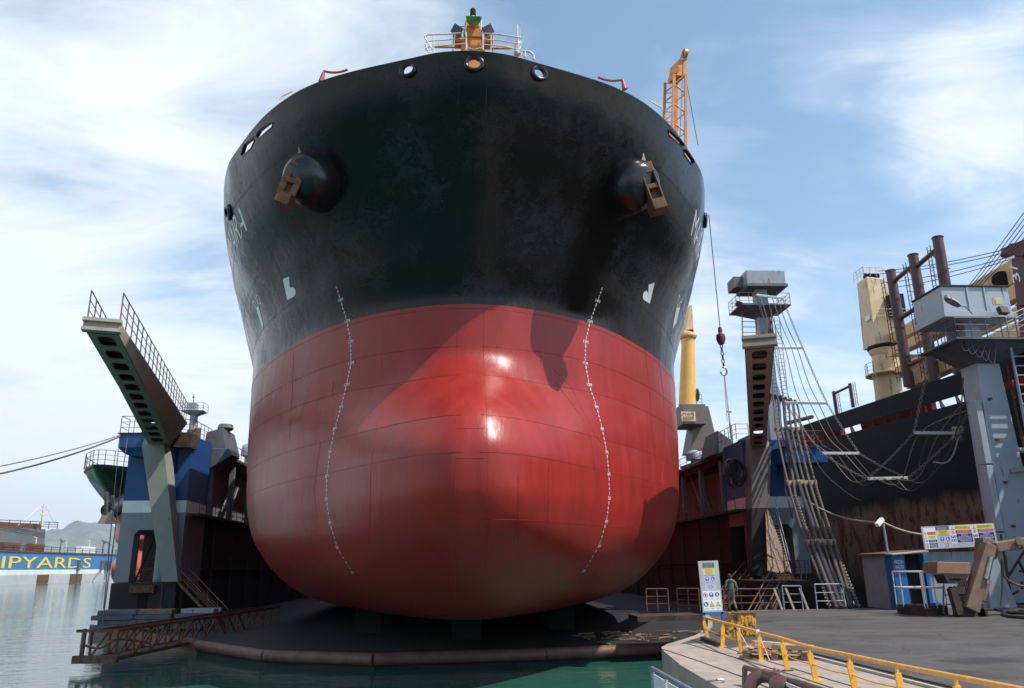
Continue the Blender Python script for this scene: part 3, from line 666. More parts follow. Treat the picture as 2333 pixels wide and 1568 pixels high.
# anchor pockets and anchors
for (cx, cy, tx, ty) in ((722, 415, 655, 425), (1428, 428, 1492, 437)):
    p, n_ = HIT(cx, cy); sd_ = 1 if p.x > X0 else -1
    d = (V((0.30*sd_, -1, -.28))).normalized()
    prof = [(1.30, -1.0), (1.27, .35), (1.20, .75), (1.05, 1.15), (.82, 1.50), (.60, 1.66)]
    MB().lathe(prof, p, d, 32, sx=1.0).out('anchor_pocket', M['pod'], ship, smooth=True, ang=40)
    s = MB(); a = aY(tx, ty, p.y-1.25); 
    # crown bar seen end on, from pixel top to bottom
    if sd_ < 0: A_, B_, F_ = (690, 372), (645, 468), (680, 333)
    else: A_, B_, F_ = (1464, 386), (1500, 480), (1466, 347)
    yq = p.y-1.15; A_ = aY(*A_, yq); B_ = aY(*B_, yq); F_ = aY(*F_, yq+.15); ax_ = (B_-A_).normalized(); fr = V((0, -1, 0))
    s = MB(); w_ = ax_.cross(fr).normalized()
    def blk(t0, t1, wd, dp, o=0): s.hexa([A_+ax_*t0+w_*(-wd/2)+fr*(-dp/2+o), A_+ax_*t1+w_*(-wd/2)+fr*(-dp/2+o), A_+ax_*t1+w_*(wd/2)+fr*(-dp/2+o), A_+ax_*t0+w_*(wd/2)+fr*(-dp/2+o), A_+ax_*t0+w_*(-wd/2)+fr*(dp/2+o), A_+ax_*t1+w_*(-wd/2)+fr*(dp/2+o), A_+ax_*t1+w_*(wd/2)+fr*(dp/2+o), A_+ax_*t0+w_*(wd/2)+fr*(dp/2+o)])
    Ln = (B_-A_).length
    blk(-.10, .42, .66, .95); blk(.42, Ln-.42, .54, .55, -.1); blk(Ln-.42, Ln+.08, .62, .9); 
    for k in (-1, 1): s.bar(A_+ax_*.4+w_*(.27*k)+fr*.3, B_-ax_*.4+w_*(.27*k)+fr*.3, .09, .3)
    blk(Ln/2-.12, Ln/2+.12, .5, .5, .15)
    an = s.out('anchor', paint('anchor_rust', (.13, .055, .025), .7, var=.5, scale=4, rust=.4, bump=.4) if 'anchor_rust' not in D.materials else D.materials['anchor_rust'], ship, bevel=.04)
    s = MB(); b0 = A_+ax_*.12; tip = F_
    s.add([b0-w_*.22+fr*.1, b0+w_*.22+fr*.1, b0+w_*.18-fr*.3, b0-w_*.18-fr*.3, tip], [(0, 1, 4), (1, 2, 4), (2, 3, 4), (3, 0, 4), (3, 2, 1, 0)])
    b1 = A_+ax_*.2+V((-.55*sd_, 0, -.1)); s.add([b1-w_*.1, b1+w_*.1, b1+w_*.1-fr*.4, b1-w_*.1-fr*.4, A_+fr*.35-ax_*.1], [(0, 1, 4), (1, 2, 4), (2, 3, 4), (3, 0, 4), (3, 2, 1, 0)])
    s.out('anchor_fluke', paint('anchor_pale', (.26, .2, .17), .6, var=.3, scale=4, rust=.3) if 'anchor_pale' not in D.materials else D.materials['anchor_pale'], an)
    s = MB(); s.tube(p+d*1.0, A_.lerp(B_, .5)-fr*.1, .17, 12); s.out('anchor_shank', M['pod'], an)
# foremast group on the forecastle
YM = 31.5
fm = None
s = MB(); B = lambda x, y, Y=YM: aY(x, y, Y)
dk = 20.7+KZ
l_, r_ = B(1036, 84), B(1119, 84)
s.hexa([V((l_.x, YM, dk)), V((r_.x, YM, dk)), V((r_.x, YM+1.6, dk)), V((l_.x, YM+1.6, dk)), V((B(1052, 66).x, YM, l_.z+.0)), V((B(1102, 66).x, YM, l_.z)), V((B(1102, 66).x, YM+1.4, l_.z)), V((B(1052, 66).x, YM+1.4, l_.z))])
zt = B(1078, 66).z
s.box(B(1056, 66).x, B(1100, 66).x, YM-.05, YM+1.2, l_.z, zt)
s.box(B(1036, 84).x, B(1052, 84).x, YM-.1, YM+.5, l_.z-.3, B(1040, 66).z); s.box(B(1104, 84).x, B(1118, 84).x, YM-.1, YM+.5, l_.z-.3, B(1040, 66).z)
s.box(B(1063, 57).x, B(1093, 57).x, YM+.05, YM+.7, B(1078, 56).z-.05, B(1078, 39).z)
for sx in (-1, 1): s.box(B(1078, 80).x+sx*.9, B(1078, 80).x+sx*.96, YM-.25, YM+.3, dk, l_.z)
fmb = s.out('mast_house', M['orange'], ship, bevel=.02)
s = MB(); c = B(1078, 30); s.tube(V((c.x, YM+.4, B(1078, 39).z)), V((c.x, YM+.4, B(1078, 27).z)), .14, 10); s.box(c.x-.3, c.x+.3, YM+.1, YM+.7, B(1078, 41).z, B(1078, 36).z)
s.tube(V((c.x, YM+.4, B(1078, 27).z)), V((c.x, YM+.4, B(1078, 19).z)), .09, 10)
s.out('mast_pole', M['cream'], fmb, smooth=True)
s = MB()
for y in (24, 18): s.lathe([(.09, 0), (.14, .05), (.14, .2), (.09, .26)], V((c.x, YM+.4, B(1078, y).z)), (0, 0, 1), 12)
s.out('navigation_lamp', M['blk'], fmb, smooth=True)
s = MB(); gz = B(1078, 62).z; a0, a1 = B(1061, 54), B(1096, 54); c0, c1 = B(1068, 66), B(1090, 66)
w1 = (a1.x-a0.x)/2; cx_ = (a0.x+a1.x)/2; zt_, zb_ = B(1078, 53).z, B(1078, 64).z
s.add([(cx_-w1, YM-.5, zt_), (cx_+w1, YM-.5, zt_), (cx_+w1, YM-.5, zb_), (cx_-w1, YM-.5, zb_), (cx_-w1*.3, YM+.1, zt_-.15), (cx_+w1*.3, YM+.1, zt_-.15), (cx_+w1*.3, YM+.1, zb_+.12), (cx_-w1*.3, YM+.1, zb_+.12)], [(0, 1, 5, 4), (1, 2, 6, 5), (2, 3, 7, 6), (3, 0, 4, 7), (4, 5, 6, 7)])
s.out('horn', paint('horn_green', (.16, .42, .14), .4, var=.1), fmb)
s = MB(); zr = dk
for (pts) in ([(1036, 84), (1036, 62), (1058, 60), (1058, 60)], [(1118, 84), (1118, 64), (1096, 62)], [(1060, 80), (1060, 46), (1064, 44), (1092, 44), (1096, 47), (1096, 80)]):
    s.path([B(*q, YM-.3) for q in pts], .035, 6)
for x in (1040, 1108): s.tube(B(x, 70, YM-.2), B(x, 84, YM-.2), .03, 6)
s.out('mast_railing', M['rail'], fmb, smooth=True)
for x in (1041, 1112): 
    s = MB(); s.obox(B(x, 69, YM-.35), .42, .25, .42, 0, .5, .6 if x < 1078 else -.6); s.out('floodlight', M['greydark'], fmb)
s = MB(); YR = 28.2
R_ = lambda x, y: aY(x, y, YR)
for dy in (0, 16, 31): s.path([R_(975, 116+dy*.0), R_(968, 84+dy*.9), R_(973, 80+dy*.9), R_(1035, 77+dy*.8), R_(1062, 75+dy*.8)] if dy else [R_(985, 112), R_(969, 88), R_(968, 84), R_(973, 80), R_(1035, 77), R_(1062, 74), R_(1062, 114)], .026 if dy else .035, 6)
for dy in (0, 16, 31): s.path([R_(1100, 77+dy*.8), R_(1140, 80+dy*.8), R_(1186, 86+dy*.9), R_(1191, 92+dy*.9), R_(1180, 104+dy)] if dy else [R_(1100, 114), R_(1100, 76), R_(1140, 79), R_(1184, 86), R_(1191, 92), R_(1176, 117)], .026 if dy else .035, 6)
for x, y in ((988, 79), (1180, 86)): s.tube(R_(x, y), R_(x, 122), .028, 6)
s.path([R_(1062, 108), R_(1080, 113), R_(1100, 108)], .02, 5)
s.out('forecastle_railing', M['rail'], ship, smooth=True)
s = MB(); s.tube(aY(1179, 124, 30), aY(1180, 98, 30), .17, 12); s.tube(aY(1180, 98, 30), aY(1178, 57, 30), .04, 8); s.tube(aY(1186, 98, 30), aY(1184, 66, 30), .02, 6)
s.out('vent_post', M['rail'], ship, smooth=True)
s = MB(); s.path(crv([aY(1186, 124, 29.5), aY(1190, 117, 29.5), aY(1205, 118, 29.5), aY(1215, 126, 29.5), aY(1216, 136, 29.5)], 5), .05, 8); s.tube(aY(1196, 116, 29.5), aY(1196, 130, 29.5), .05, 8); s.out('pipe_bend', M['rail'], ship, smooth=True)
s = MB()
for x0, x1, y in ((985, 1036, 105), (1120, 1165, 108)): s.bar(aY(x0, y, 31), aY(x1, y, 31), .14, .14)
s.out('side_platform', M['cream'], ship)
for (a, b, c_) in (((731, 186), (738, 162), (792, 159)), ((1423, 204), (1418, 182), (1362, 176))):
    s = MB(); Y_ = 33.0; s.tube(aY(*a, Y_), aY(*b, Y_), .13, 8, .06); s.tube(aY(a[0]+6, a[1]-2, Y_), aY(*b, Y_), .06, 6); s.path(cat(aY(*b, Y_), aY(*c_, Y_), .12, 14), .05, 5)
    for k in range(9): s.ball(cat(aY(*b, Y_), aY(*c_, Y_), .12, 18)[k*2+1], .075, 6)
    s.out('davit', paint('davit_red', (.30, .05, .06), .5, var=.3) if 'davit_red' not in D.materials else D.materials['davit_red'], ship)
for pts in ([(637, 228), (642, 220), (666, 208), (668, 213)], [(1480, 228), (1482, 231), (1508, 246), (1510, 252)]):
    s = MB(); s.path([aY(x, y, 31.2) for x, y in pts], .03, 6); s.out('bulwark_rail', M['rail'], ship)
# ------------------------------------------------------------------ floating dock round the ship
def rail_obj(pts, parent, name='railing', h=1.05, rows=3, sp=1.6, r=.03, mat=None, **k):
    return MB().rail(pts, h, rows, sp, r).out(name, mat or M['railrust'], parent, **k)
dock = thing('floating_dock', 'blue, white and grey floating dock with rusty lower walls holding the large ship', 'floating dock', (1, 66, 0))
DKZ = .75
lip = [(-27.5, 64), (-20.2, 55), (-14.9, 48.9), (-9.6, 42.4), (-4, 39.9), (4.2, 40.6), (10.1, 42.2), (17, 47), (24.5, 57), (29.5, 64)]
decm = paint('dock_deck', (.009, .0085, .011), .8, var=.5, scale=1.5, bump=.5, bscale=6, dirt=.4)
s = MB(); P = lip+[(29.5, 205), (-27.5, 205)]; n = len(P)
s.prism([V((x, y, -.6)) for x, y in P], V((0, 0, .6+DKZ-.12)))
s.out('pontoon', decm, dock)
pink = paint('lip_paint', (.13, .06, .05), .6, var=.35, scale=1.5, rust=.3, bump=.25)
for i, (a, b) in enumerate(zip(lip[:-1], lip[1:])):
    s = MB()
    if 1 <= i <= 7 and i != 1: s.tube(V((*a, .45)), V((*b, .45)), .29, 16)
    else: s.bar(V((*a, .3)), V((*b, .3)), .2, .95)
    s.out('lip_fender', pink, dock, smooth=True)
s = MB(); rnd = random.Random(3)
for i in range(26):
    y = 46+i*1.9
    for x in ((0,) if i % 3 else (0, -6, 6)):
        if abs(x) > 3 and y < 50: continue
        s.obox((X0+x, y, 1.5), 1.6, .7, 1.5)
s.out('keel_block', M['blk'], dock, kind='stuff')
s = MB()
for i in range(60):
    a = rnd.uniform(0, 3); s.obox((rnd.uniform(7, 15), rnd.uniform(43, 50), DKZ-.05), rnd.uniform(.3, 1.6), .12, .06, a)
s.out('plank_litter', M['wood'], dock, kind='stuff')
tband = [(0, (.06, .035, .028)), (3.75, (.22, .235, .25)), (9.1, (.75, .77, .77)), (10.05, (.008, .060, .21))]
tm = zbands('tower_paint', [(z, tuple(x/.5*.5 for x in c)) for z, c in tband], rough=.5, var=.08, scale=.8, rust=.16, rustcol=(.3, .2, .16), streak=True, bump=.12)
rustwall = paint('dock_wall_rusty', (.017, .015, .015), .75, var=.5, scale=.5, rust=.35, rustcol=(.04, .022, .016), streak=True, bump=.3)
galm = paint('gallery_grey', (.13, .14, .155), .6, var=.25, scale=.8, rust=.25, rustcol=(.09, .05, .04), streak=True, bump=.1)
def wing(sd_, xi, xo, ztop):
    """one wing wall with its end tower; xi inner face, xo outer face"""
    lo, hi = min(xi, xo), max(xi, xo); ins = -1 if xo > xi else 1  # towards the ship
    q = abs(xo-xi)
    s = MB(); s.box(lo, hi, 71.12, 205, DKZ-.3, 9.0); s.out('wing_wall', rustwall, dock)
    for y in range(74, 120, 6): MB().box(min(xi, xi+ins*.14), max(xi, xi+ins*.14), y, y+.18, DKZ, 8.84).out('wall_stiffener', M['rustdark'], dock)
    s = MB(); s.box(min(xi, xi+ins*.2), max(xi, xi+ins*.2), 71, 205, 4.6, 4.75)
    s.out('wall_ledge', M['rustdark'], dock)
    # gallery
    rec = xi-ins*2.0
    s = MB(); s.box(min(rec, xo), max(rec, xo), 71.3, 205, 9.0, ztop-1.2); s.out('gallery_wall', galm, dock)
    s = MB(); s.box(min(xi+ins*1.0, xo), max(xi+ins*1.0, xo), 71.0, 205, 8.85, 9.05)
    s.box(min(xi+ins*1.0, xi), max(xi+ins*1.0, xi), 66.4, 71, 8.85, 9.05); s.out('gallery_floor', M['rustdark'], dock)
    for y in (71.6, 78, 84.5, 91, 98, 106, 115, 126, 140, 160): MB().box(xi-.22, xi+.22, y, y+.45, 9.05, ztop-1.1).out('gallery_post', galm, dock)
    s = MB(); s.box(lo-.1, hi+.1, 71.1, 205, ztop-1.25, ztop-.45)
    s.box(min(xi+ins*.5, xi), max(xi+ins*.5, xi), 71.1, 205, ztop-.75, ztop-.5)
    s.out('top_deck', M['rustdark'], dock)
    rail_obj([(xi+ins*.9, 66.5, 9.05), (xi+ins*.95, 130, 9.05)], dock, 'gallery_railing', 1.1, 3, 2.2)
    rail_obj([(xi+ins*.4, 72, ztop-.45), (xi+ins*.4, 128, ztop-.45)], dock, 'deck_railing', 1.1, 2, 2.4)
    # stair inside gallery
    s = MB(); s.stair((rec+ins*.9, 80, 9.05), (rec+ins*.9, 84.5, ztop-1.2), .8, (1, 0, 0)); s.rail([(rec+ins*.45, 80, 9.05)], 1)
    o_ = s.out('stair', M['grey'], dock)
    MB().tube((rec+ins*1.35, 80, 10.0), (rec+ins*1.35, 84.5, ztop-.3), .03, 6).out('handrail', M['railrust'], o_)
    for k in range(7):
        s = MB(); y = 73.5+k*4.4; pts = []
        for j in range(13): pts.append(V((rec+ins*.1, y+.5*math.sin(j*.52)*(1+k % 3*.4), 11.4-.9*math.sin(j*.26)-.06*j)))
        s.path(pts, .035, 5); s.out('hanging_cable', M['hosedark'], dock)
    # tower: a portal whose grey legs stand on a rusty base
    y0, y1 = 66.0, 71.1
    s = MB(); s.box(lo, hi, 65.6, y1, DKZ-.3, 3.7); s.out('tower_base', rustwall, dock, bevel=.05)
    s = MB(); ol, oh = lo+1.15*q/5, lo+3.0*q/5
    if sd_ > 0: ol, oh = hi-3.0*q/5, hi-1.3*q/5
    z1 = 7.75; R_ = .35
    def face(y): return
    s.box(lo, ol, y0, y0+1.3, 3.72, z1); s.box(oh, hi, y0, y1, 3.72, z1); s.box(lo, hi, y0, y1, z1, ztop)
    s.hexa([(ol, y0+.01, z1-R_), (ol+.01, y0+.01, z1-R_), (ol+.01, y1-.01, z1-R_), (ol, y1-.01, z1-R_), (ol, y0+.01, z1), (ol+R_, y0+.01, z1), (ol+R_, y1-.01, z1), (ol, y1-.01, z1)])
    s.hexa([(oh-.01, y0+.01, z1-R_), (oh, y0+.01, z1-R_), (oh, y1-.01, z1-R_), (oh-.01, y1-.01, z1-R_), (oh-R_, y0+.01, z1), (oh, y0+.01, z1), (oh, y1-.01, z1), (oh-R_, y1-.01, z1)])
    tw = s.out('tower', tm, dock, bevel=.04)
    s = MB(); s.tube((xi-ins*1.55, y0-.02, 3.9), (xi-ins*1.45, y0-.02, ztop-.2), .42, 14); s.out('tower_pipe', tm, dock, smooth=True)
    s = MB(); s.stair((ol+.9, y0+.4, 3.72), (ol+.9, y0+4.6, 8.3), 1.2, (1, 0, 0)); st = s.out('stair', M['rustdark'], dock)
    MB().rail([(ol+.35, y0+.1, 3.72), (oh-.1, y0+.1, 3.72)], 1.0, 2, .9, .025).out('railing', M['railrust'], dock)
    s = MB(); s.hexa([(ol+.4, y0+1.2, 3.74), (oh, y0+1.2, 3.74), (oh, y0+1.4, 3.74), (ol+.4, y0+1.4, 3.74), (oh-.6, y0+3.4, 7.9), (oh, y0+3.4, 7.9), (oh, y0+3.6, 7.9), (oh-.6, y0+3.6, 7.9)]); s.out('brace_plate', M['rust'], dock)
    # stair down to the pontoon on the inner side
    s = MB(); a = V((xi+ins*.5, 65.4, 3.75)); b = V((xi+ins*4.6, 62.6, DKZ)); s.stair(a, b, .9, (b-a).cross(V((0, 0, 1)))); o_ = s.out('stair', M['rust'], dock)
    sv = (b-a).cross(V((0, 0, 1))).normalized()*.45; s = MB()
    for t in (-1, 1):
        s.tube(a+sv*t+V((0, 0, 1)), b+sv*t+V((0, 0, 1)), .035, 6); s.tube(a+sv*t+V((0, 0, .5)), b+sv*t+V((0, 0, .5)), .025, 6)
        for k in range(5): s.tube(a.lerp(b, k/4)+sv*t, a.lerp(b, k/4)+sv*t+V((0, 0, 1)), .03, 6)
    s.out('handrail', M['railrust'], o_)
    s = MB(); s.ladder((xi+ins*.12, 66.6, 1), (xi+ins*.12, 66.6, 9), .45, .03, .35, (0, 1, 0)); s.out('ladder', M['railrust'], dock)
    s = MB(); s.box(xi-ins*2.5-.35, xi-ins*2.5+.35, 65.5, 65.62, 1.0, 2.9); s.out('doorway', M['blk'], dock)
    s = MB(); s.box(xi-ins*2.5-.95, xi-ins*2.5+.95, 65.2, 65.6, 2.95, 3.5); s.tube((xi-ins*1.0, 65.5, 1), (xi-ins*1.0, 65.5, 3.6), .05, 6); s.out('bracket', M['rust'], dock)
    # raking bracket post carrying the swing bridge
    return tw
wing(-1, -22.1, -27.1, 15.4); wing(1, 24.3, 29.2, 14.9)
def vent(x, y, z, r=.55, h=1.3):
    s = MB(); s.tube((x, y, z-.1), (x, y, z+h), r*.5, 14); s.lathe([(r, h*.8), (r*1.02, h*1.3), (r*.85, h*1.55), (r*.3, h*1.68), (.05, h*1.72)], (x, y, z), (0, 0, 1), 18); s.out('mushroom_vent', M['grey'], dock, smooth=True, ang=50)
vent(-22.4, 84.5, 14.95, .75, 1.5); vent(25.2, 83, 14.4, .9, 1.2)
# swing bridges: horizontal box girders opened towards the quay, seen from below
def swing(root, tip, flare, zr, zt_tip, zb_r, zb_t, wr, wt, side, post_top, post_bot, rails, pcol):
    """root/tip = centre of the deck (x, y); zr deck level; zb bottom levels"""
    root = V((*root, zr)); tip = V((*tip, zr)); d = (tip-root); d.z = 0; Ln = d.length; d.normalize(); n = V((d.y, -d.x, 0))
    NS = 12; XT = lambda t, sd__: (-flare*(1-t)**1.0 if sd__ < 0 else 0)
    s = MB(); m = 25
    def pt(t, o, z): return V((root.x+d.x*Ln*t+n.x*o, root.y+d.y*Ln*t+n.y*o, z))
    W = lambda t: wr+(wt-wr)*t
    zr0 = zr; ZT = lambda t: zr0+(zt_tip-zr0)*t
    ZB = lambda t: zb_r+(zb_t-zb_r)*min(1, t*1.6) if t < .625 else zb_t
    for side_ in (-1, 1):
        for i in range(24):
            a, b = i/24, (i+1)/24
            s.hexa([pt(a, side_*W(a)/2-side_*.03, ZB(a)), pt(b, side_*W(b)/2-side_*.03, ZB(b)), pt(b, side_*W(b)/2, ZB(b)), pt(a, side_*W(a)/2, ZB(a)), pt(a, side_*W(a)/2-side_*.03+XT(a, side_), ZT(a)), pt(b, side_*W(b)/2-side_*.03+XT(b, side_), ZT(b)), pt(b, side_*W(b)/2+XT(b, side_), ZT(b)), pt(a, side_*W(a)/2+XT(a, side_), ZT(a))])
    s.hexa([pt(0, -wr/2-flare, zr), pt(1, -wt/2, zt_tip), pt(1, wt/2, zt_tip), pt(0, wr/2, zr), pt(0, -wr/2-flare, zr+.1), pt(1, -wt/2, zt_tip+.1), pt(1, wt/2, zt_tip+.1), pt(0, wr/2, zr+.1)])
    s.hexa([pt(1, -wt/2, zb_t-.02), pt(1.008, -wt/2-.1, zb_t-.02), pt(1.008, wt/2+.1, zb_t-.02), pt(1, wt/2, zb_t-.02), pt(1, -wt/2, zt_tip+.12), pt(1.008, -wt/2-.1, zt_tip+.12), pt(1.008, wt/2+.1, zt_tip+.12), pt(1, wt/2, zt_tip+.12)])
    for zz_ in (zb_t, zt_tip-.02): s.hexa([pt(1, -wt/2-.12, zz_-.05), pt(1.016, -wt/2-.12, zz_-.05), pt(1.016, wt/2+.12, zz_-.05), pt(1, wt/2+.12, zz_-.05), pt(1, -wt/2-.12, zz_+.1), pt(1.016, -wt/2-.12, zz_+.1), pt(1.016, wt/2+.12, zz_+.1), pt(1, wt/2+.12, zz_+.1)])
    g = s.out('swing_bridge', M['khaki'], dock)
    # bottom plate with a row of rounded openings, one cell per opening
    s = MB(); t0 = .03
    for i in range(NS):
        a = t0+(1-t0-.01)*i/NS; b = t0+(1-t0-.01)*(i+1)/NS
        outer = []; inner_ = []
        for k in range(24):
            an = 2*math.pi*k/24; cx_, sx_ = math.cos(an), math.sin(an)
            mx_ = max(abs(cx_), abs(sx_)); ou, ov = cx_/mx_, sx_/mx_
            p_ = 4.2; ii = (abs(cx_)**p_+abs(sx_)**p_)**(-1/p_); iu, iv = cx_*ii*.70, sx_*ii*.54
            tm_ = lambda u: (a+b)/2+(b-a)/2*u
            for lst, u, v in ((outer, ou, ov), (inner_, iu, iv)):
                t = tm_(u); lst.append(pt(t, v*W(t)/2, ZB(t)))
        s.add(outer+inner_+[p+V((0, 0, .06)) for p in inner_], [(k, (k+1) % 24, 24+(k+1) % 24, 24+k) for k in range(24)]+[(24+k, 24+(k+1) % 24, 48+(k+1) % 24, 48+k) for k in range(24)])
    s.hexa([pt(-.02, -wr/2, ZB(0)), pt(t0, -W(t0)/2, ZB(t0)), pt(t0, W(t0)/2, ZB(t0)), pt(-.02, wr/2, ZB(0)), pt(-.02, -wr/2, ZB(0)+.02), pt(t0, -W(t0)/2, ZB(t0)+.02), pt(t0, W(t0)/2, ZB(t0)+.02), pt(-.02, wr/2, ZB(0)+.02)])
    s.out('bottom_plate', pcol, g, fix=False)
    # inner ribs seen through the openings
    for i in range(NS):
        s = MB()
        t = t0+(1-t0)*(i+.5)/NS; s.hexa([pt(t, -W(t)/2+.04, ZT(t)-.3), pt(t+.004, -W(t)/2+.04, ZT(t)-.3), pt(t+.004, W(t)/2-.04, ZT(t)-.3), pt(t, W(t)/2-.04, ZT(t)-.3), pt(t, -W(t)/2+.04, ZT(t)-.01), pt(t+.004, -W(t)/2+.04, ZT(t)-.01), pt(t+.004, W(t)/2-.04, ZT(t)-.01), pt(t, W(t)/2-.04, ZT(t)-.01)])
        s.out('rib', M['rustdark'], g)
    for o in rails: MB().rail([pt(.05, o*wr/2+XT(.05, o), ZT(.05)+.1), pt(1, o*wt/2, zt_tip+.1)], 1.35, 3, 1.5, .03).out('railing', M['railrust'], g)
    # raking post
    (x0, y0, za, wa), (x1, y1, zb, wb) = post_top, post_bot
    s = MB(); s.hexa([(x1-wb/2, y1-.3, zb), (x1+wb/2, y1-.3, zb), (x1+wb/2, y1+.5, zb), (x1-wb/2, y1+.5, zb), (x0-wa/2, y0-.3, za), (x0+wa/2, y0-.3, za), (x0+wa/2, y0+1.6, za), (x0-wa/2, y0+1.6, za)])
    s.hexa([(x0-wa/2, y0-.3, za), (x0+wa/2, y0-.3, za), (x0+wa/2, y0+3.5, za), (x0-wa/2, y0+3.5, za), (root.x-wr/2, root.y-.3, zr-.3), (root.x+wr/2, root.y-.3, zr-.3), (root.x+wr/2, root.y+3, zr-.3), (root.x-wr/2, root.y+3, zr-.3)])
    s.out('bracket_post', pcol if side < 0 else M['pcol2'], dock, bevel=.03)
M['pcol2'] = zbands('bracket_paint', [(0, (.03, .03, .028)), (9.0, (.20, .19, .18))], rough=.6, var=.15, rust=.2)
T0, T1 = aZ(195, 745, 14.8), aZ(270, 765, 14.8); Lr = aZ(352, 1010, 14.4)
swing((aY(365, 1000, 64.2).x, 64.2), ((T0.x+T1.x)/2, (T0.y+T1.y)/2), 1.1, 16.1, 15.2, 14.3, 14.75, 1.6, 1.3, -1, (aY(352, 1012, 64.0).x, 64.0, 14.2, 1.75), (aY(389, 1330, 65.0).x, 65.0, 3.75, 1.25), (-1, 1), M['greengrey'])
T0, T1 = aZ(1702, 797, 14.6), aZ(1760, 775, 14.6)
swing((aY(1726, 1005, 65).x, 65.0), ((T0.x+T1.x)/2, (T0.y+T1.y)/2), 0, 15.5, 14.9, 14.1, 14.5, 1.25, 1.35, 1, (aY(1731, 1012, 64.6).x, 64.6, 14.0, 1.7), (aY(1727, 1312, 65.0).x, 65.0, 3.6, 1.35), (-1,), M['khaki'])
# left tower roof: blue mooring platform, machinery, small lookout mast
zt = 15.4
s = MB(); A_ = aY(278, 1020, 65); B_ = aY(340, 1020, 65)
s.box(A_.x, B_.x+1.2, 64.2, 66.0, 14.1, 15.2); s.hexa([(A_.x+.5, 64.5, 13.6), (B_.x+1, 64.5, 13.2), (B_.x+1, 66, 13.2), (A_.x+.5, 66, 13.6), (A_.x, 64.2, 14.1), (B_.x+1.2, 64.2, 14.1), (B_.x+1.2, 66, 14.1), (A_.x, 66, 14.1)])
s.out('mooring_platform', M['bluep'], dock, bevel=.03)
MB().box(A_.x-.1, B_.x+1.2, 64.1, 66.0, 15.2, 15.28).out('platform_deck', M['rustdark'], dock)
rail_obj([(A_.x, 65.9, 15.28), (A_.x, 64.3, 15.28), (B_.x+1, 64.3, 15.28)], dock, 'platform_railing', 1.35, 3, 1.1)
s = MB(); s.lathe([(.4, 0), (.55, .1), (.4, .3), (.45, .55), (.25, .7), (.2, .95)], (A_.x+1.8, 65.2, 15.28), (0, 0, 1), 14); s.out('capstan', M['rust'], dock, smooth=True)
s = MB(); Y_ = 78
c = aY(441, 960, Y_); s.tube((c.x, Y_, 14.9), (c.x, Y_, aY(441, 935, Y_).z), .38, 14)
s.out('lookout_mast', M['grey'], dock, smooth=True)
a, b = aY(415, 938, Y_), aY(468, 938, Y_); lo_ = aY(441, 947, Y_).z
s = MB(); s.hexa([(c.x-.35, Y_-.4, lo_), (c.x+.35, Y_-.4, lo_), (c.x+.35, Y_+.4, lo_), (c.x-.35, Y_+.4, lo_), (a.x, Y_-.8, a.z), (b.x, Y_-.8, b.z), (b.x, Y_+.8, b.z), (a.x, Y_+.8, a.z)])
s.box(aY(430, 930, Y_).x, aY(449, 930, Y_).x, Y_-.4, Y_+.4, a.z+.03, aY(440, 920, Y_).z); s.out('lookout_cabin', M['grey'], dock)
MB().rail([(a.x, Y_+.8, a.z), (a.x, Y_-.75, a.z), (b.x, Y_-.75, b.z), (b.x, Y_+.8, b.z)], .75, 3, 1.3, .02).out('lookout_railing', M['railrust'], dock)
s = MB(); s.tube(aY(441, 921, Y_), aY(441, 898, Y_), .035, 6); s.ball(aY(441, 905, Y_), .12, 8, .6); s.out('antenna', M['railrust'], dock)
s = MB(); s.hexa([(-22.9, 71.2, 14.9), (-20.9, 71.2, 14.9), (-20.9, 76, 14.9), (-22.9, 76, 14.9), (-22.7, 71.2, 16.5), (-21.3, 71.2, 16.9), (-21.3, 75, 16.9), (-22.7, 75, 16.2)]); s.lathe([(.5, 0), (.75, .2), (.6, .6)], (-21.6, 73, 16.9), (0, 0, 1), 12)
s.hexa([(-22.1, 71, 13.2), (-20.2, 71, 14.4), (-20.2, 73.5, 14.4), (-22.1, 73.5, 13.2), (-22.1, 71, 15.0), (-20.6, 71, 15.0), (-20.6, 73.5, 15.0), (-22.1, 73.5, 15.0)])
s.out('winch_housing', M['greydark'], dock, bevel=.05)
rail_obj([(-24.5, 66.1, 15.4), (-22.2, 66.1, 15.4), (-22.2, 71, 15.4)], dock, 'tower_railing', 1.3, 3, 1.0)
s = MB(); s.tube((-23.1, 70, 15.4), (-23.1, 70, 16.6), .3, 10); s.tube((-22.9, 68, 15.4), (-22.9, 68, 16.1), .4, 10); s.out('roof_machinery', M['railrust'], dock)
MB().box(-25.0, -21.9, 65.0, 66.6, 14.2, 15.45).out('pivot_housing', M['rustdark'], dock, bevel=.04)
# right tower roof: winch cover, rails, signal post
s = MB(); s.hexa([(23.6, 71.2, 14.4), (25.6, 71.2, 14.4), (25.6, 76, 14.4), (23.6, 76, 14.4), (24.0, 71.2, 16.6), (25.4, 71.2, 15.6), (25.4, 75, 15.6), (24.0, 75, 16.6)]); s.box(24.2, 25.4, 70.6, 71.6, 12.4, 14.6); s.out('winch_housing', M['greydark'], dock, bevel=.05)
rail_obj([(23.9, 71, 15), (23.9, 66.1, 15), (25.0, 66.1, 15)], dock, 'tower_railing', 1.3, 3, 1.0)
s = MB(); p = aY(1663, 960, 72); s.tube((p.x, 72, 14.6), aY(1660, 938, 72), .08, 8); s.bar(aY(1655, 938, 72), aY(1666, 939, 72), .12, .12); s.out('signal_post', M['railrust'], dock)
s = MB(); s.path(crv([(19.5+3.6, 92, 14.6), (23.4, 91, 15.6), (23.6, 89, 16.2), (23.9, 87, 15.9), (24.2, 85.5, 14.5)], 6), .22, 10); s.out('hose', M['cream'], dock, smooth=True)
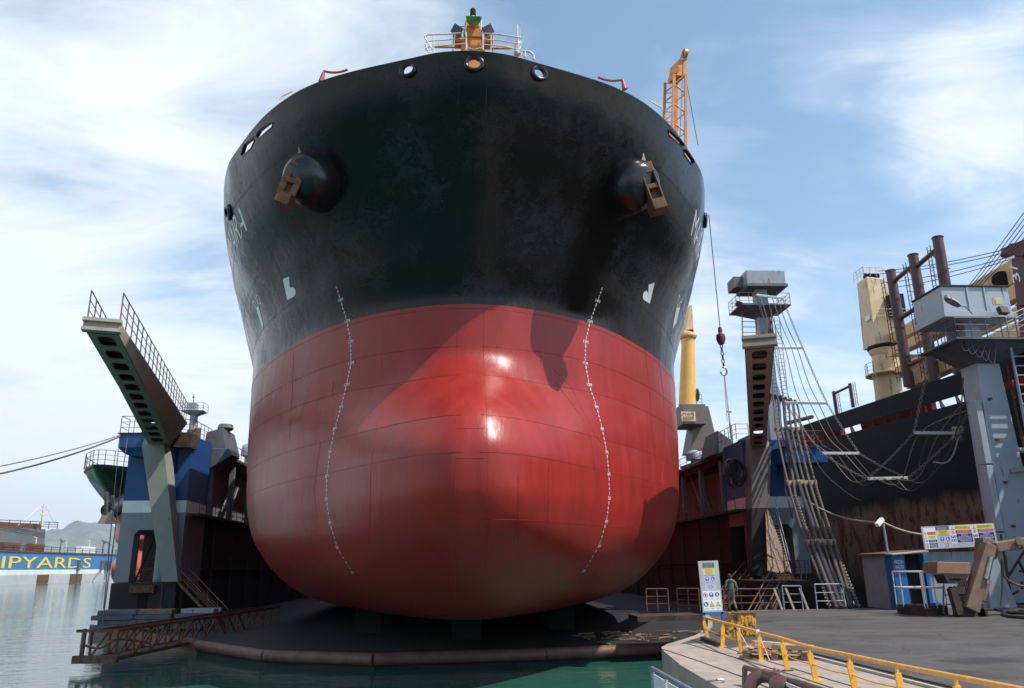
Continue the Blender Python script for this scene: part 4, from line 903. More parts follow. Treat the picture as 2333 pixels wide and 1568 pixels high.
# mast and control cabin over the right tower
YC = 68.0; Rr = lambda x, y, Y=YC: aY(x, y, Y)
mc = Rr(1735, 700); 
s = MB(); s.box(mc.x-.55, mc.x+.55, YC-.4, YC+.6, 14.9, Rr(1735, 655).z); s.box(mc.x-.62, mc.x-.5, YC-.5, YC-.4, 14.9, Rr(1735, 655).z); s.out('mast_column', M['grey'], dock, bevel=.03)
s = MB(); x0, x1 = Rr(1693, 657).x, Rr(1779, 657).x; z0, z1 = Rr(1735, 657).z, Rr(1735, 626).z
s.box(x0, x1, YC-1.2, YC+1.6, z0, z1); cab = s.out('control_cabin', M['grey'], dock, bevel=.04)
s = MB(); s.box(x0-.08, x1+.12, YC-1.35, YC+1.7, z0-.25, z0+.02); s.out('cabin_sill', M['greydark'], cab)
s = MB(); s.box(x0-.9, x0-.002, YC-.2, YC+1.6, z0, z1-.3); s.out('cabin_annex', M['greydark'], cab)
pl0, pl1 = Rr(1674, 706), Rr(1786, 702); zp = Rr(1740, 706).z
s = MB(); s.box(pl0.x, pl1.x, YC-1.6, YC+1.6, zp-.08, zp+.05); s.hexa([(mc.x-.4, YC-.4, zp-.9), (mc.x+.4, YC-.4, zp-.9), (mc.x+.4, YC+.4, zp-.9), (mc.x-.4, YC+.4, zp-.9), (pl0.x+.3, YC-1.5, zp-.08), (pl1.x-.3, YC-1.5, zp-.08), (pl1.x-.3, YC+1.5, zp-.08), (pl0.x+.3, YC+1.5, zp-.08)]); s.out('mast_platform', M['greydark'], dock)
MB().rail([(mc.x+.9, YC-1.5, zp), (pl1.x, YC-1.5, zp), (pl1.x, YC+1.5, zp), (pl0.x, YC+1.5, zp), (pl0.x, YC-1.5, zp), (mc.x-.9, YC-1.5, zp)], 1.15, 3, 1.0, .025).out('platform_railing', M['railrust'], dock)
s = MB(); s.obox(Rr(1683, 693, YC-1.6), .55, .4, .5, 0, .4, .3); s.out('floodlight', M['hosedark'], dock)
s = MB(); s.ladder(Rr(1708, 770, YC-.9), Rr(1706, 708, YC-.9), 1.3, .05, .45); s.ladder((mc.x+1.0, YC-.8, 15), (mc.x+1.0, YC-.8, zp-1), .5, .03, .35); s.out('ladder', M['railrust'], dock)
s = MB(); s.tube(Rr(1765, 835, 72), Rr(1772, 905, 72), .06, 6); s.hexa([V(Rr(1760, 912, 72))+V(q) for q in ((-.1, 0, 0), (1.0, 0, 0), (1.0, .3, 0), (-.1, .3, 0), (.0, 0, 3.6), (.25, 0, 3.6), (.25, .3, 3.6), (.0, .3, 3.6))]); s.out('signal_mast', M['grey'], dock)
# right tower blue hose platform
s = MB(); s.box(27.0, 30.6, 63.6, 66, 12.6, 13.9); s.out('hose_platform', M['bluep'], dock, bevel=.03); MB().box(26.9, 30.7, 63.5, 66, 13.9, 13.98).out('platform_deck', M['rustdark'], dock)
rail_obj([(27, 63.7, 13.98), (30.5, 63.7, 13.98), (30.5, 66, 13.98)], dock, 'platform_railing', 1.3, 3, 1.0)
# rolled cables hanging in the right gallery
s = MB(); c0 = aY(1668, 1041, 66); rnd = random.Random(5)
for k in range(16):
    a = rnd.uniform(-.9, .9); L_ = rnd.uniform(1.8, 2.7); o = V((rnd.uniform(-.3, .5), rnd.uniform(-.3, .3), 0)); w_ = rnd.uniform(.35, .8)
    s.path(crv([c0+o+V((0, 0, -.2)), c0+o+V((w_*.7, a*.3, -.7)), c0+o+V((w_, a*.5, -L_*.6)), c0+o+V((w_*.4, a*.3, -L_)), c0+o+V((-w_*.5, 0, -L_*.8)), c0+o+V((-w_*.6, 0, -L_*.3)), c0+o+V((0, 0, -.2))], 5), .06, 6)
s.out('cable_coil', M['hosedark'], dock, smooth=True)
# platform and stairs on the quay side of the right tower
YB = 52
s = MB(); a, b = aY(1749, 1324, YB), aY(1856, 1327, YB); s.box(a.x, b.x, YB, YB+6, a.z-.35, a.z); s.out('landing', M['rustdark'], dock)
MB().rail([(a.x+2.6, YB, a.z), (b.x-.3, YB, a.z), (b.x-.3, YB+4, a.z)], 1.25, 3, 1.4, .03).out('landing_railing', M['railrust'], dock)
s = MB(); q = aY(1700, 1400, 46); s.stair((a.x+.9, YB-.1, a.z), (q.x+.4, 46, .8), .9, (1, -.3, 0)); o_ = s.out('stair', M['rustdark'], dock)
s = MB()
for t in (0, 1.0):
    s.tube((a.x+.5+t, YB, a.z+1), (q.x+t, 46, 1.8), .035, 6); s.tube((a.x+.5+t, YB, a.z+.5), (q.x+t, 46, 1.3), .025, 6)
s.out('handrail', M['railrust'], o_)
t0_, t1_ = aY(1790, 1308, 60), aY(1756, 1165, 65.6); s = MB(); s.stair(t0_, t1_, .9, (1, .2, 0)); s.tube(t0_+V((.45, 0, 1)), t1_+V((.45, 0, 1)), .035, 6); s.tube(t0_+V((-.45, 0, 1)), t1_+V((-.45, 0, 1)), .035, 6); s.out('stair', M['grey'], dock)
s = MB(); s.hexa([aY(1778, 1306, 60), aY(1800, 1300, 60), aY(1800, 1300, 60)+V((0, .1, 0)), aY(1750, 1300, 60)+V((0, .1, 0)), aY(1744, 1165, 64.5), aY(1752, 1165, 64.5), aY(1752, 1165, 64.5)+V((0, .1, 0)), aY(1744, 1165, 64.5)+V((0, .1, 0))]); s.out('brace_plate', M['wood'], dock)
# ------------------------------------------------------------------ truss gangway on the left
gw = thing('truss_gangway', 'rusty steel truss gangway lying over the water at the left foot of the dock', 'gangway', (-20, 46, .3))
P0, P1 = V((aY(206, 1476, 42).x, 42, .42)), V((aY(597, 1413, 65).x, 65, .40))
d = (P1-P0); nn = V((d.y, -d.x, 0)).normalized(); H = 1.38
s = MB(); N_ = 14
for o in (0, -1.3):
    for z in (.12, H): s.bar(P0+nn*-o+V((0, 0, z)), P1+nn*-o+V((0, 0, z)), .12, .14)
    for i in range(N_+1):
        a = P0.lerp(P1, i/N_)-nn*o; s.bar(a+V((0, 0, .1)), a+V((0, 0, H)), .09)
        if i < N_:
            b = P0.lerp(P1, (i+1)/N_)-nn*o
            if i < 7 or i > 9: s.bar(a+V((0, 0, .1)), b+V((0, 0, H)), .08)
            else: s.bar(a+V((0, 0, H)), b+V((0, 0, .1)), .08)
s.out('truss', M['rust'], gw)
s = MB(); s.hexa([P0+V((0, 0, 0)), P1, P1+nn*1.3, P0+nn*1.3, P0+V((0, 0, .14)), P1+V((0, 0, .14)), P1+nn*1.3+V((0, 0, .14)), P0+nn*1.3+V((0, 0, .14))]); s.out('walkway', M['rustdark'], gw)
s = MB(); s.bar(P0+V((-.6, -.3, .1)), P0+V((1.6, -.6, .1)), .3, .35); s.bar(P0+V((-.6, -.3, 1.4)), P0+V((1.2, -.6, 1.4)), .14); s.bar(P0+V((-.2, -.4, .1)), P0+V((-.2, -.4, 1.5)), .16); s.path(crv([P0+V((-.3, -.4, .8)), P0+V((.6, -.4, .6)), P0+V((1.4, -.4, 1.0)), P0+V((2.4, 1.0, .7))], 5), .06, 6); s.out('end_frame', M['rust'], gw)
rnd = random.Random(9); lay = 0
for lay in range(4):
    for j in range(3):
        x = -23.5+j*2.6+rnd.uniform(-.3, .3); y = 58+(lay % 2)*.2+rnd.uniform(-.2, .2)
        s = MB()
        for k in range(3): s.obox((x+rnd.uniform(-.15, .15), y+k*.5, DKZ+.17+lay*.32), 2.4+rnd.uniform(-.2, .3), .42, .3, rnd.uniform(-.05, .05))
        s.out('timber_beam', [M['greydark'], M['wood'], M['grey']][(lay+j) % 3] if lay == 3 else M['greydark'], None, bevel=.03, label='weathered beams in the dark timber stack behind the truss gangway', cat='timber', group='timber stacked at the left of the dock deck')
def line(name, pts, r, label, mat='wire', cat_='rope', group=None, n=6, sag=None):
    s = MB(); p = [V(q) for q in pts]
    if sag is not None: p = cat(p[0], p[-1], sag, 20)
    s.path(p, r, n); return s.out(name, M[mat], None, smooth=True, label=label, cat=cat_, group=group)
M['rope'] = paint('rope_grey', (.10, .095, .09), .8, var=.3, scale=4)
a = aY(276, 994, 64.3); line('mooring_rope', [a, aY(-60, 1092, 48)], .06, 'thick mooring rope running left off the dock from the blue platform', 'rope', sag=.3)
line('mooring_rope', [a+V((0, 0, .1)), aY(-60, 1074, 47)], .035, 'thinner mooring rope just above the thick one at far left', 'rope', sag=.2)
line('hoist_rope', [aY(236, 1388, 42.4), aY(272, 1000, 64.0)], .03, 'left of two hoist ropes from the gangway end up to the blue platform', 'rope', group='hoist ropes of the truss gangway')
line('hoist_rope', [aY(231, 1440, 42.3), aY(290, 1000, 64.0)], .03, 'right of two hoist ropes from the gangway end up to the blue platform', 'rope', group='hoist ropes of the truss gangway')
M['ragm'] = paint('rag_cloth', (.36, .32, .26), .9, var=.4, scale=6, bump=.6)
# ------------------------------------------------------------------ second ship on the right
s2 = thing('moored_ship', 'old ship with a black side over rusty red plating towering behind the sign boards', 'ship', (42, 70, 0))
XH = 36.0
s = MB(); s.hexa([(XH, 22, -.5), (60, 22, -.5), (60, 135, -.5), (XH, 135, -.5), (XH, 22, 14.6), (60, 22, 14.6), (60, 135, 18.15), (XH, 135, 18.15)])
s.out('hull', M['hull2'], s2)
def zt2(y): return 17.45+(y-46)*.0315   # top of the bulwark rises with distance
s = MB(); 
for y in np.arange(22, 135, 7.0): s.hexa([(XH-.02, y, zt2(y)-1.55), (XH+.08, y, zt2(y)-1.55), (XH+.08, y+6.97, zt2(y+7)-1.55), (XH-.02, y+6.97, zt2(y+7)-1.55), (XH-.02, y, zt2(y)), (XH+.08, y, zt2(y)), (XH+.08, y+6.97, zt2(y+7)), (XH-.02, y+6.97, zt2(y+7))])
s.out('bulwark', M['hull2'], s2)
red2 = paint('red_lead', (.30, .045, .04), .6, var=.3, rust=.15)
s = MB(); rnd = random.Random(4)
for k in range(54):
    y = 24+k*2; s.hexa([(XH+.3, y, zt2(y)-2.2), (XH+1.0, y+.4, zt2(y)-2.2), (XH+1.0, y+.5, zt2(y)-2.2), (XH+.3, y+.1, zt2(y)-2.2), (XH+.1, y, zt2(y)-.3), (XH+.2, y+.4, zt2(y)-.3), (XH+.2, y+.5, zt2(y)-.3), (XH+.1, y+.1, zt2(y)-.3)])
s.out('bulwark_stays', red2, s2, kind='stuff')
s = MB()
for k in range(7): y = 28+k*15; s.hexa([(XH+.8, y, zt2(y)-2.2), (XH+1.2, y, zt2(y)-2.2), (XH+1.2, y+11, zt2(y+11)-2.2), (XH+.8, y+11, zt2(y+11)-2.2), (XH+.8, y, zt2(y)-1.1), (XH+1.2, y, zt2(y)-1.1), (XH+1.2, y+11, zt2(y+11)-1.1), (XH+.8, y+11, zt2(y+11)-1.1)])
s.out('deck_coaming', red2, s2)
# king posts with ladders
posts = []
for (xt, yt, xb, yb) in ((2029, 619, 2072, 880), (2080, 583, 2130, 870), (2136, 543, 2186, 850)):
    b = aX(xb, yb, 39.0); t = aX(xt, yt, 39.0); posts.append((b, t))
    s = MB(); s.tube(b, t, .47, 20, .41); s.lathe([(.42, 0), (.48, .05), (.42, .12)], t, t-b, 20)
    for f in (.25, .5, .75): s.bar(b.lerp(t, f)+V((-.3, -.5, 0)), b.lerp(t, f)+V((.3, -.5, 0)), .06)
    o_ = s.out('king_post', M['maroon'], s2, smooth=True, ang=50)
    s = MB(); q = V((-1.0, -.15, 0)); s.ladder(b.lerp(t, .03)+q, b.lerp(t, .93)+q, .42, .035, .42, (0, 1, 0))
    for f in (.1, .3, .5, .7, .9): s.tube(b.lerp(t, f)+q, b.lerp(t, f), .03, 5)
    s.out('ladder', M['rustdark'], o_)
for (i, j) in ((0, 1), (1, 2)):
    for f, g in ((.93, .72), (.60, .37), (.2, -.02)):
        if j == 2 and f == .2: continue
        a = posts[i][0].lerp(posts[i][1], f-.03); b = posts[j][0].lerp(posts[j][1], f)
        s = MB(); s.tube(a, b, .2, 14); s.prism([b+V((-.1, 0, -.2)), b+V((-.1, 0, -1.4)), b+(a-b).normalized()*1.0+V((-.1, 0, -.2))], V((.12, 0, 0))); s.out('cross_tube', M['maroon'], s2, smooth=True, ang=50)
# smaller goal-post mast nearer the bow
s = MB(); Y_ = 74
a, b = aX(1899, 892, 38), aX(1936, 874, 38); a0, b0 = aX(1907, 945, 38), aX(1944, 928, 38)
s.tube(a0, a, .17, 12); s.tube(b0, b, .17, 12); s.tube(a+V((0, 0, -.25)), b+V((0, 0, -.25)), .12, 10); s.ladder(a0+V((.1, -.6, 0)), a+V((.1, -.6, 0)), .4, .03, .35, (0, 1, 0)); s.ladder(b0+V((.1, -.6, 0)), b+V((.1, -.6, 0)), .4, .03, .35, (0, 1, 0)); s.out('goal_post_mast', M['maroon'], s2, smooth=True)
s = MB(); s.tube(aX(1790, 965, 38), aX(1850, 950, 38), .22, 12); s.tube(aX(1785, 990, 38), aX(1860, 975, 38), .3, 12); s.out('deck_pipe', M['maroon'], s2, smooth=True)
# deck crane, cream house on a pedestal, with booms
XC = 42.0; C2 = lambda x, y, X=XC: aX(x, y, X)
s = MB(); b = C2(2025, 930); t = C2(2016, 800); s.tube(V((b.x, b.y, b.z-2)), t, 1.25, 28, 1.25)
s.lathe([(1.25, 0), (1.5, .4), (1.5, .9), (1.3, 1.0)], t-V((0, 0, .5)), (0, 0, 1), 28); cr = s.out('crane_pedestal', M['cream'], s2, smooth=True, ang=40)
s = MB(); s.lathe([(1.52, 0), (1.6, .1), (1.6, .35), (1.5, .4)], t+V((0, 0, .1)), (0, 0, 1), 28); s.out('slewing_ring', M['blk'], cr, smooth=True)
bl, br = C2(1992, 795), C2(2050, 770); tl, tr = C2(1978, 640), C2(2028, 628)
s = MB(); dY = V((1.2, 2.6, 0)); w1 = V((0, 0, 0))
f0 = [V((t.x-1.5, t.y-1.2, t.z+.4)), V((t.x+1.1, t.y-1.2, t.z+.4)), V((t.x+1.1, t.y+1.3, t.z+.4)), V((t.x-1.5, t.y+1.3, t.z+.4))]
hz = C2(1990, 640).z
s.hexa(f0+[V((t.x-1.35, t.y-1.0, hz)), V((t.x+.6, t.y-1.0, hz-.2)), V((t.x+.6, t.y+1.0, hz-.2)), V((t.x-1.35, t.y+1.0, hz))])
s.out('crane_house', M['cream'], cr, bevel=.05)
s = MB(); s.box(t.x-1.6, t.x-1.5, t.y-.9, t.y-.1, t.z+3, t.z+3.5); s.out('house_plate', M['wht'], cr)
s = MB(); s.box(t.x+.2, t.x+1.5, t.y-2.2, t.y-1.1, t.z+3.1, t.z+5.3); s.out('operator_cabin', M['blk'], cr, bevel=.05)
MB().rail([(t.x-1.6, t.y+1, hz+.02), (t.x-1.6, t.y-1, hz+.02), (t.x+.4, t.y-1, hz+.02)], 1.0, 3, .7, .03).out('house_railing', M['cream'], cr)
s = MB(); 
for k in range(4): s.lathe([(.35, 0), (.35, .08)], (t.x-.9+k*.4, t.y, hz+.4), (1, .2, 0), 14)
s.out('sheave', M['blk'], cr)
s = MB(); s.lathe([(1.3, 0), (2.1, .1), (2.1, .2), (1.3, .25)], (t.x, t.y, t.z-2.6), (0, 0, 1), 20); s.rail([(t.x+2*math.cos(a), t.y+2*math.sin(a), t.z-2.4) for a in np.linspace(2.2, 5.8, 9)], 1.1, 3, 1.0, .03); s.ladder((t.x-1.9, t.y-.8, t.z-6), (t.x-1.9, t.y-.8, t.z-2.5), .6, .03, .35, (0, 1, 0)); s.out('pedestal_platform', M['cream'], cr)
s = MB(); s.path([(t.x-2.0+.0*k, t.y+.5*math.sin(k), t.z+1+.0*k) for k in range(3)], .03, 4)
MB().rail([(t.x-1.6, t.y-2.4, t.z+2.6), (t.x+1.6, t.y-2.4, t.z+2.6), (t.x+1.6, t.y-1.2, t.z+2.6)], 1.0, 3, .8, .025).out('cabin_railing', M['cream'], cr)
def boom(name, a, b, wd, h0, h1, mat, par, up_=None):
    s = MB(); a = V(a); b = V(b); d = (b-a).normalized(); x = d.cross(V((0, 0, 1))).normalized(); y = x.cross(d).normalized(); r = []
    for c, h in ((a, h0), (b, h1)):
        for i, j in ((-1, -1), (1, -1), (1, 1), (-1, 1)): r.append(c+x*(i*wd/2)+y*(j*h/2))
    s.hexa(r); return s.out(name, mat, par, bevel=.04)
boom('crane_boom', C2(2030, 778, 42.5), C2(2345, 606, 42.5), 1.2, .9, 1.9, M['boom'], cr)
boom('crane_boom', C2(2035, 805, 41.2), C2(2345, 655, 41.2), 1.0, .8, 1.1, M['boom'], cr)
boom('crane_boom', C2(2075, 872, 40.2), C2(2345, 745, 40.2), 1.0, 1.2, 1.1, M['boom'], cr)
boom('crane_boom', C2(2045, 845, 40.8), C2(2345, 700, 40.8), .5, .6, .8, M['boom'], cr)
s = MB(); s.box(t.x+1.6, t.x+3.8, t.y-1, t.y+1, t.z-2.4, t.z-.6); s.out('boom_cradle', M['rust'], s2)
s = MB(); q = C2(2281, 639, 41.8); s.lathe([(.62, 0), (.66, .1), (.66, .35), (.6, .45)], q, (-.6, -1, 0), 22); s.out('boom_sheave', M['blk'], cr, smooth=True)
s = MB()
tp, bt = aX(2300, 552, 39.5), aX(2345, 770, 39.5)
s = MB(); yd = tp.y
s.hexa([aX(2326, 780, 39.5), aX(2360, 780, 39.5), aX(2360, 780, 39.5)+V((.6, .6, 0)), aX(2326, 780, 39.5)+V((.6, .6, 0)), aX(2300, 555, 39.5), aX(2345, 550, 39.5), aX(2345, 550, 39.5)+V((.6, .6, 0)), aX(2300, 555, 39.5)+V((.6, .6, 0))])
s.hexa([aX(2281, 577, 39.4), aX(2330, 585, 39.4), aX(2330, 585, 39.4)+V((.5, .8, 0)), aX(2281, 577, 39.4)+V((.5, .8, 0)), aX(2282, 566, 39.4), aX(2345, 540, 39.4), aX(2345, 540, 39.4)+V((.5, .8, 0)), aX(2282, 566, 39.4)+V((.5, .8, 0))])
s.bar(aX(2320, 696, 39.3), aX(2350, 692, 39.3), .5, .12)
dp = s.out('derrick_post', paint('derrick_red', (.10, .02, .028), .5, var=.2), s2, bevel=.03)
s = MB(); c = aX(2321, 610, 39.3); text(s, '3/1', c+V((-.35, 0, 0)), V((0, .05, 1)), V((0, 1, .1)), 1.0, 2.0); s.out('post_number', M['wht'], dp, fix=False)
for i, (xa, ya, xb, yb) in enumerate(((2000, 618, 2283, 570), (2005, 622, 2290, 576), (2020, 640, 2300, 585), (2030, 650, 2305, 590))):
    s = MB(); s.path(cat(C2(xa, ya+i*2), aX(xb, yb, 39.4), .25, 12), .035, 5); s.out('hoist_wire', M['wire'], s2)
for i in range(5):
    a = C2(2190+i*9, 672-i*3, 41); b = aX(2345, 468+i*15, 38.5); s = MB(); s.path(cat(a, b, .1, 6), .032, 5); s.out('boom_wire', M['wire'], s2)
# ------------------------------------------------------------------ grey dock tower on the right, with cabin and ladder
dt = thing('dock_tower', 'pale grey steel tower with control cabin and platform rising behind the shed at far right', 'tower', (32.3, 45, QZ))
YT = 44.5; T = lambda x, y, Y=YT: aY(x, y, Y)
a, b = T(2222, 830), T(2272, 830); zp = T(2230, 788).z
gm = paint('tower_grey', (.36, .40, .45), .45, var=.08, scale=.7, rust=.22, rustcol=(.14, .07, .04), streak=True, bump=.1)
s = MB(); s.hexa([(a.x-.1, YT, QZ), (b.x+.75, YT, QZ), (b.x+.75, YT+1.6, QZ), (a.x-.1, YT+1.6, QZ), (a.x+.1, YT, zp), (b.x+.1, YT, zp), (b.x+.1, YT+1.6, zp), (a.x+.1, YT+1.6, zp)]); s.out('column', gm, dt, bevel=.04)
s = MB()
for z in (2.3, 6.2, 10.1): s.box(a.x-.5, a.x-.12, YT-.1, YT+.6, z, z+3.8)
s.out('cable_duct', gm, dt, bevel=.02)
s = MB()
for z in (4, 6.5, 9, 11.5, 14): s.obox((a.x-.1+.6, YT-.06, z), .25, .06, .12); s.bar((b.x+.7, YT-.05, z), (b.x+.7, YT-.05, z+.8), .08)
s.tube((b.x+.85, YT, QZ), (b.x+.55, YT, zp), .06, 6); s.out('fitting', M['rust'], dt)
p0, p1 = T(2147, 793), T(2352, 760)
s = MB(); s.box(p0.x, p0.x+7, YT-1.5, YT+2.6, zp, zp+.12)
s.hexa([(a.x, YT-.2, zp-1.1), (b.x+.1, YT-.2, zp-1.1), (b.x+.1, YT+1.6, zp-1.1), (a.x, YT+1.6, zp-1.1), (p0.x+.6, YT-1.3, zp), (p0.x+6, YT-1.3, zp), (p0.x+6, YT+2.4, zp), (p0.x+.6, YT+2.4, zp)]); s.out('platform', M['greydark'], dt)
c0, c1, c2_ = T(2112, 735), T(2165, 722), T(2288, 722)
zc0, zc1 = T(2200, 722).z, T(2200, 666).z
s = MB(); s.box(c1.x-1.0, c2_.x-.2, YT-1.0, YT+2.0, zc0, zc1); cb = s.out('control_cabin', gm, dt, bevel=.03)
s = MB(); s.box(c1.x-1.1, c2_.x-.05, YT-1.12, YT+2.1, zc0-.35, zc0); s.out('cabin_base', gm, cb); s = MB(); s.box(c1.x-1.08, c2_.x-.1, YT-1.1, YT+2.08, zc1, zc1+.08); s.out('cabin_roof', M['rustdark'], cb)
for x in (c1.x+.6, c1.x+1.7): MB().box(x, x+.12, YT-1.06, YT-1.0, zc0+.02, zc1-.02).out('cabin_rib', gm, cb)
MB().obox((c1.x+2.5, YT-1.01, (zc0+zc1)/2-.1), .6, .02, .45).out('worn_plate', M['cream'], cb)
s = MB(); s.box(T(2200, 760).x, T(2235, 760).x, YT, YT+1, zp+.1, zc0-.3); s.out('cabin_neck', gm, dt)
R0 = [(p0.x+.1, YT+2.4, zp+.1), (p0.x+.1, YT-1.4, zp+.1), (p0.x+6.8, YT-1.4, zp+.1)]
MB().rail(R0, 1.25, 3, 1.0, .035).out('platform_railing', M['greydark'], dt)
s = MB(); s.path(crv([T(2185, 695, 42), T(2200, 700, 42.3), T(2215, 715, 42.8)], 5), .04, 6); s.out('lamp_arm', gm, dt)
def streetlamp(c, d, par=None, k=1):
    d = V(d).normalized(); x = d.cross(V((0, 0, 1))).normalized(); s = MB(); P = [(0, .09), (.25, .16), (.55, .17), (.78, .10), (.82, .05)]
    for (t0, w0), (t1, w1) in zip(P[:-1], P[1:]):
        s.hexa([c+d*t0*k-x*w0*k+V((0, 0, -.05*k)), c+d*t0*k+x*w0*k+V((0, 0, -.05*k)), c+d*t1*k+x*w1*k+V((0, 0, -.05*k)), c+d*t1*k-x*w1*k+V((0, 0, -.05*k)), c+d*t0*k-x*w0*.7*k+V((0, 0, .09*k)), c+d*t0*k+x*w0*.7*k+V((0, 0, .09*k)), c+d*t1*k+x*w1*.7*k+V((0, 0, .07*k)), c+d*t1*k-x*w1*.7*k+V((0, 0, .07*k))])
    o = s.out('lamp_head', M['grey'], par, bevel=.01)
    s = MB(); s.ball(c+d*.55*k+V((0, 0, -.06*k)), .15*k, 12, .35); s.out('lamp_glass', M['glass'], o, smooth=True)
streetlamp(T(2186, 697, 41.9), (-1, -.4, .35), dt, 1.5)
s = MB(); z = T(2300, 1050).z; s.path(crv([(b.x+1.4, YT-.2, z+.1), (b.x+1.2, YT-1, z+.35), (b.x+.2, YT-1.6, z+.4)], 6), .05, 6); s.bar((a.x+.9, YT-.1, z-.6), (b.x+2, YT-.6, z-.3), .12, .25); s.out('lamp_arm', M['grey'], dt)
streetlamp(V((b.x+.2, YT-1.6, z+.4)), (-1, -.1, 0), dt, 1.5)
s = MB(); s.obox(T(2285, 708, YT-1.6), .6, .3, .45, .2, -.3); s.out('floodlight', M['hosedark'], dt)
s = MB(); l0, l1 = T(2352, 930, 43.6), T(2322, 770, 43.6); s.ladder(l0-V((0, 0, 1.5)), l1, 1.3, .08, .55); s.rail([T(2300, 770, 43.4), T(2360, 740, 43.4)], 1.3, 4, .8, .035); s.out('ladder', M['grey'], dt)
s = MB()
for k in range(5): s.path(crv([(p0.x+.4+k*.3, YT-1.2, zp), (p0.x+.5+k*.4, YT-1.3, zp-.7-.2*k), (p0.x+1.4+k*.3, YT-1.2, zp-.2)], 5), .03, 5)
s.out('loose_cable', M['hosedark'], dt)
# ------------------------------------------------------------------ hoses slung on spreader bars between the two towers
bars = [((1723, 673), (1783, 680), 66.5), ((1764, 793), (1829, 793), 64.5), ((1788, 918), (1884, 919), 61), ((1873, 1033), (1957, 1033), 57), ((1976, 1091), (2068, 1089), 52.5), ((2082, 986), (2180, 987), 48)]
BP = []
for i, (p, q, Y_) in enumerate(bars):
    a, b = aY(*p, Y_), aY(*q, Y_); BP.append((a, b))
    s = MB(); s.bar(a, b, .12, .2); lab = ['spreader bar hanging just under the cabin of the right dock tower', 'spreader bar second below the cabin of the right dock tower', 'spreader bar third down the festoon, at the level of the mushroom vents', 'spreader bar fourth down, pale against the black ship side', 'spreader bar at the lowest point of the sagging hose festoon', 'spreader bar with a bundle of rags at its right end'][i]
    s.out('spreader_bar', M['rail'] if i > 2 else M['steel'], None, bevel=.01, label=lab, cat='spreader bar', group='spreader bars of the hose festoon')
rg = MB(); rnd2 = random.Random(2)
for k in range(16): rg.ball(BP[5][1]+V((rnd2.uniform(-.28, .4), rnd2.uniform(-.2, .2), rnd2.uniform(-.35, .35))), rnd2.uniform(.1, .2), 8, rnd2.uniform(.6, 1.4), rnd2.uniform(.7, 1.3))
rg.out('rag_bundle', M['ragm'], None, smooth=True, label='ragged pale cloth bundle tied round the end of the highest right spreader bar', cat='rag bundle')
s = MB(); s.path(crv([BP[5][1]+V((0, 0, -.4)), BP[5][1]+V((-.5, 0, -1.4)), BP[5][1]+V((-1.1, 0, -1.9)), BP[5][1]+V((-1.9, 0, -1.85))], 6), .055, 5); s.out('rag_strip', M['ragm'], None, label='torn pale cloth strip hanging under the rag bundle', cat='rag')
for side in (0, 1):
    for i in range(5):
        a, b = BP[i][side], BP[i+1][side]
        MB().chain(a, b, .12, .26, .024).out('chain', M['chain'], None, label='%s chain between spreader bars %s' % (['left hand', 'right hand'][side], ['under the cabin', 'beside the swing bridge tip', 'running from sky to ship side', 'sagging steeply to the lowest bar', 'climbing from the lowest bar to the rags'][i]), cat='chain', group='chains of the hose festoon')
MB().chain(BP[5][0], aY(2140, 700, 46), .1, .26, .024).out('chain', M['chain'], None, label='chain rising from the left end of the highest spreader bar to the far right tower', cat='chain', group='chains of the hose festoon')
MB().chain(BP[5][1], aY(2228, 865, 46), .3, .26, .024).out('chain', M['chain'], None, label='chain rising from the rag bundle to the grey tower column', cat='chain', group='chains of the hose festoon')
for j, f in enumerate((.15, .38, .6, .8)):
    pts = []
    for i in range(6):
        m = BP[i][0].lerp(BP[i][1], f); pts.append(m)
        if i < 5:
            m2 = BP[i+1][0].lerp(BP[i+1][1], f); pts.append(m.lerp(m2, .5)-V((0, 0, (.5, .7, .9, 1.1, 1.7)[i]*(1+.25*math.sin(j*2)))))
    pts.append(aY(2215+j*6, 930-j*25, 45.5)); s = MB(); s.path(crv(pts, 8), .033, 6); s.out('hose', M['hose'] if j % 2 else M['chain'], None, smooth=True, label='thin hoses strung through the spreader bars between the two dock towers', cat='hose', group='hoses of the festoon')
s = MB(); s.path(crv([BP[4][0]+V((-.3, 0, 0)), aY(1960, 1140, 55), aY(1880, 1080, 60), aY(1830, 1000, 63)], 8), .03, 5); s.out('hose', M['hose'], None, smooth=True, label='slack thin hose drooping left from the lowest spreader bar', cat='hose')
s = MB(); s.path(crv([BP[4][0].lerp(BP[4][1], .7), aY(2080, 1118, 51), aY(2150, 1050, 48), aY(2185, 960, 46), aY(2195, 860, 45)], 8), .045, 5); s.out('hose', M['hose'], None, smooth=True, label='slack hose hanging in a loop right of the lowest spreader bar', cat='hose')
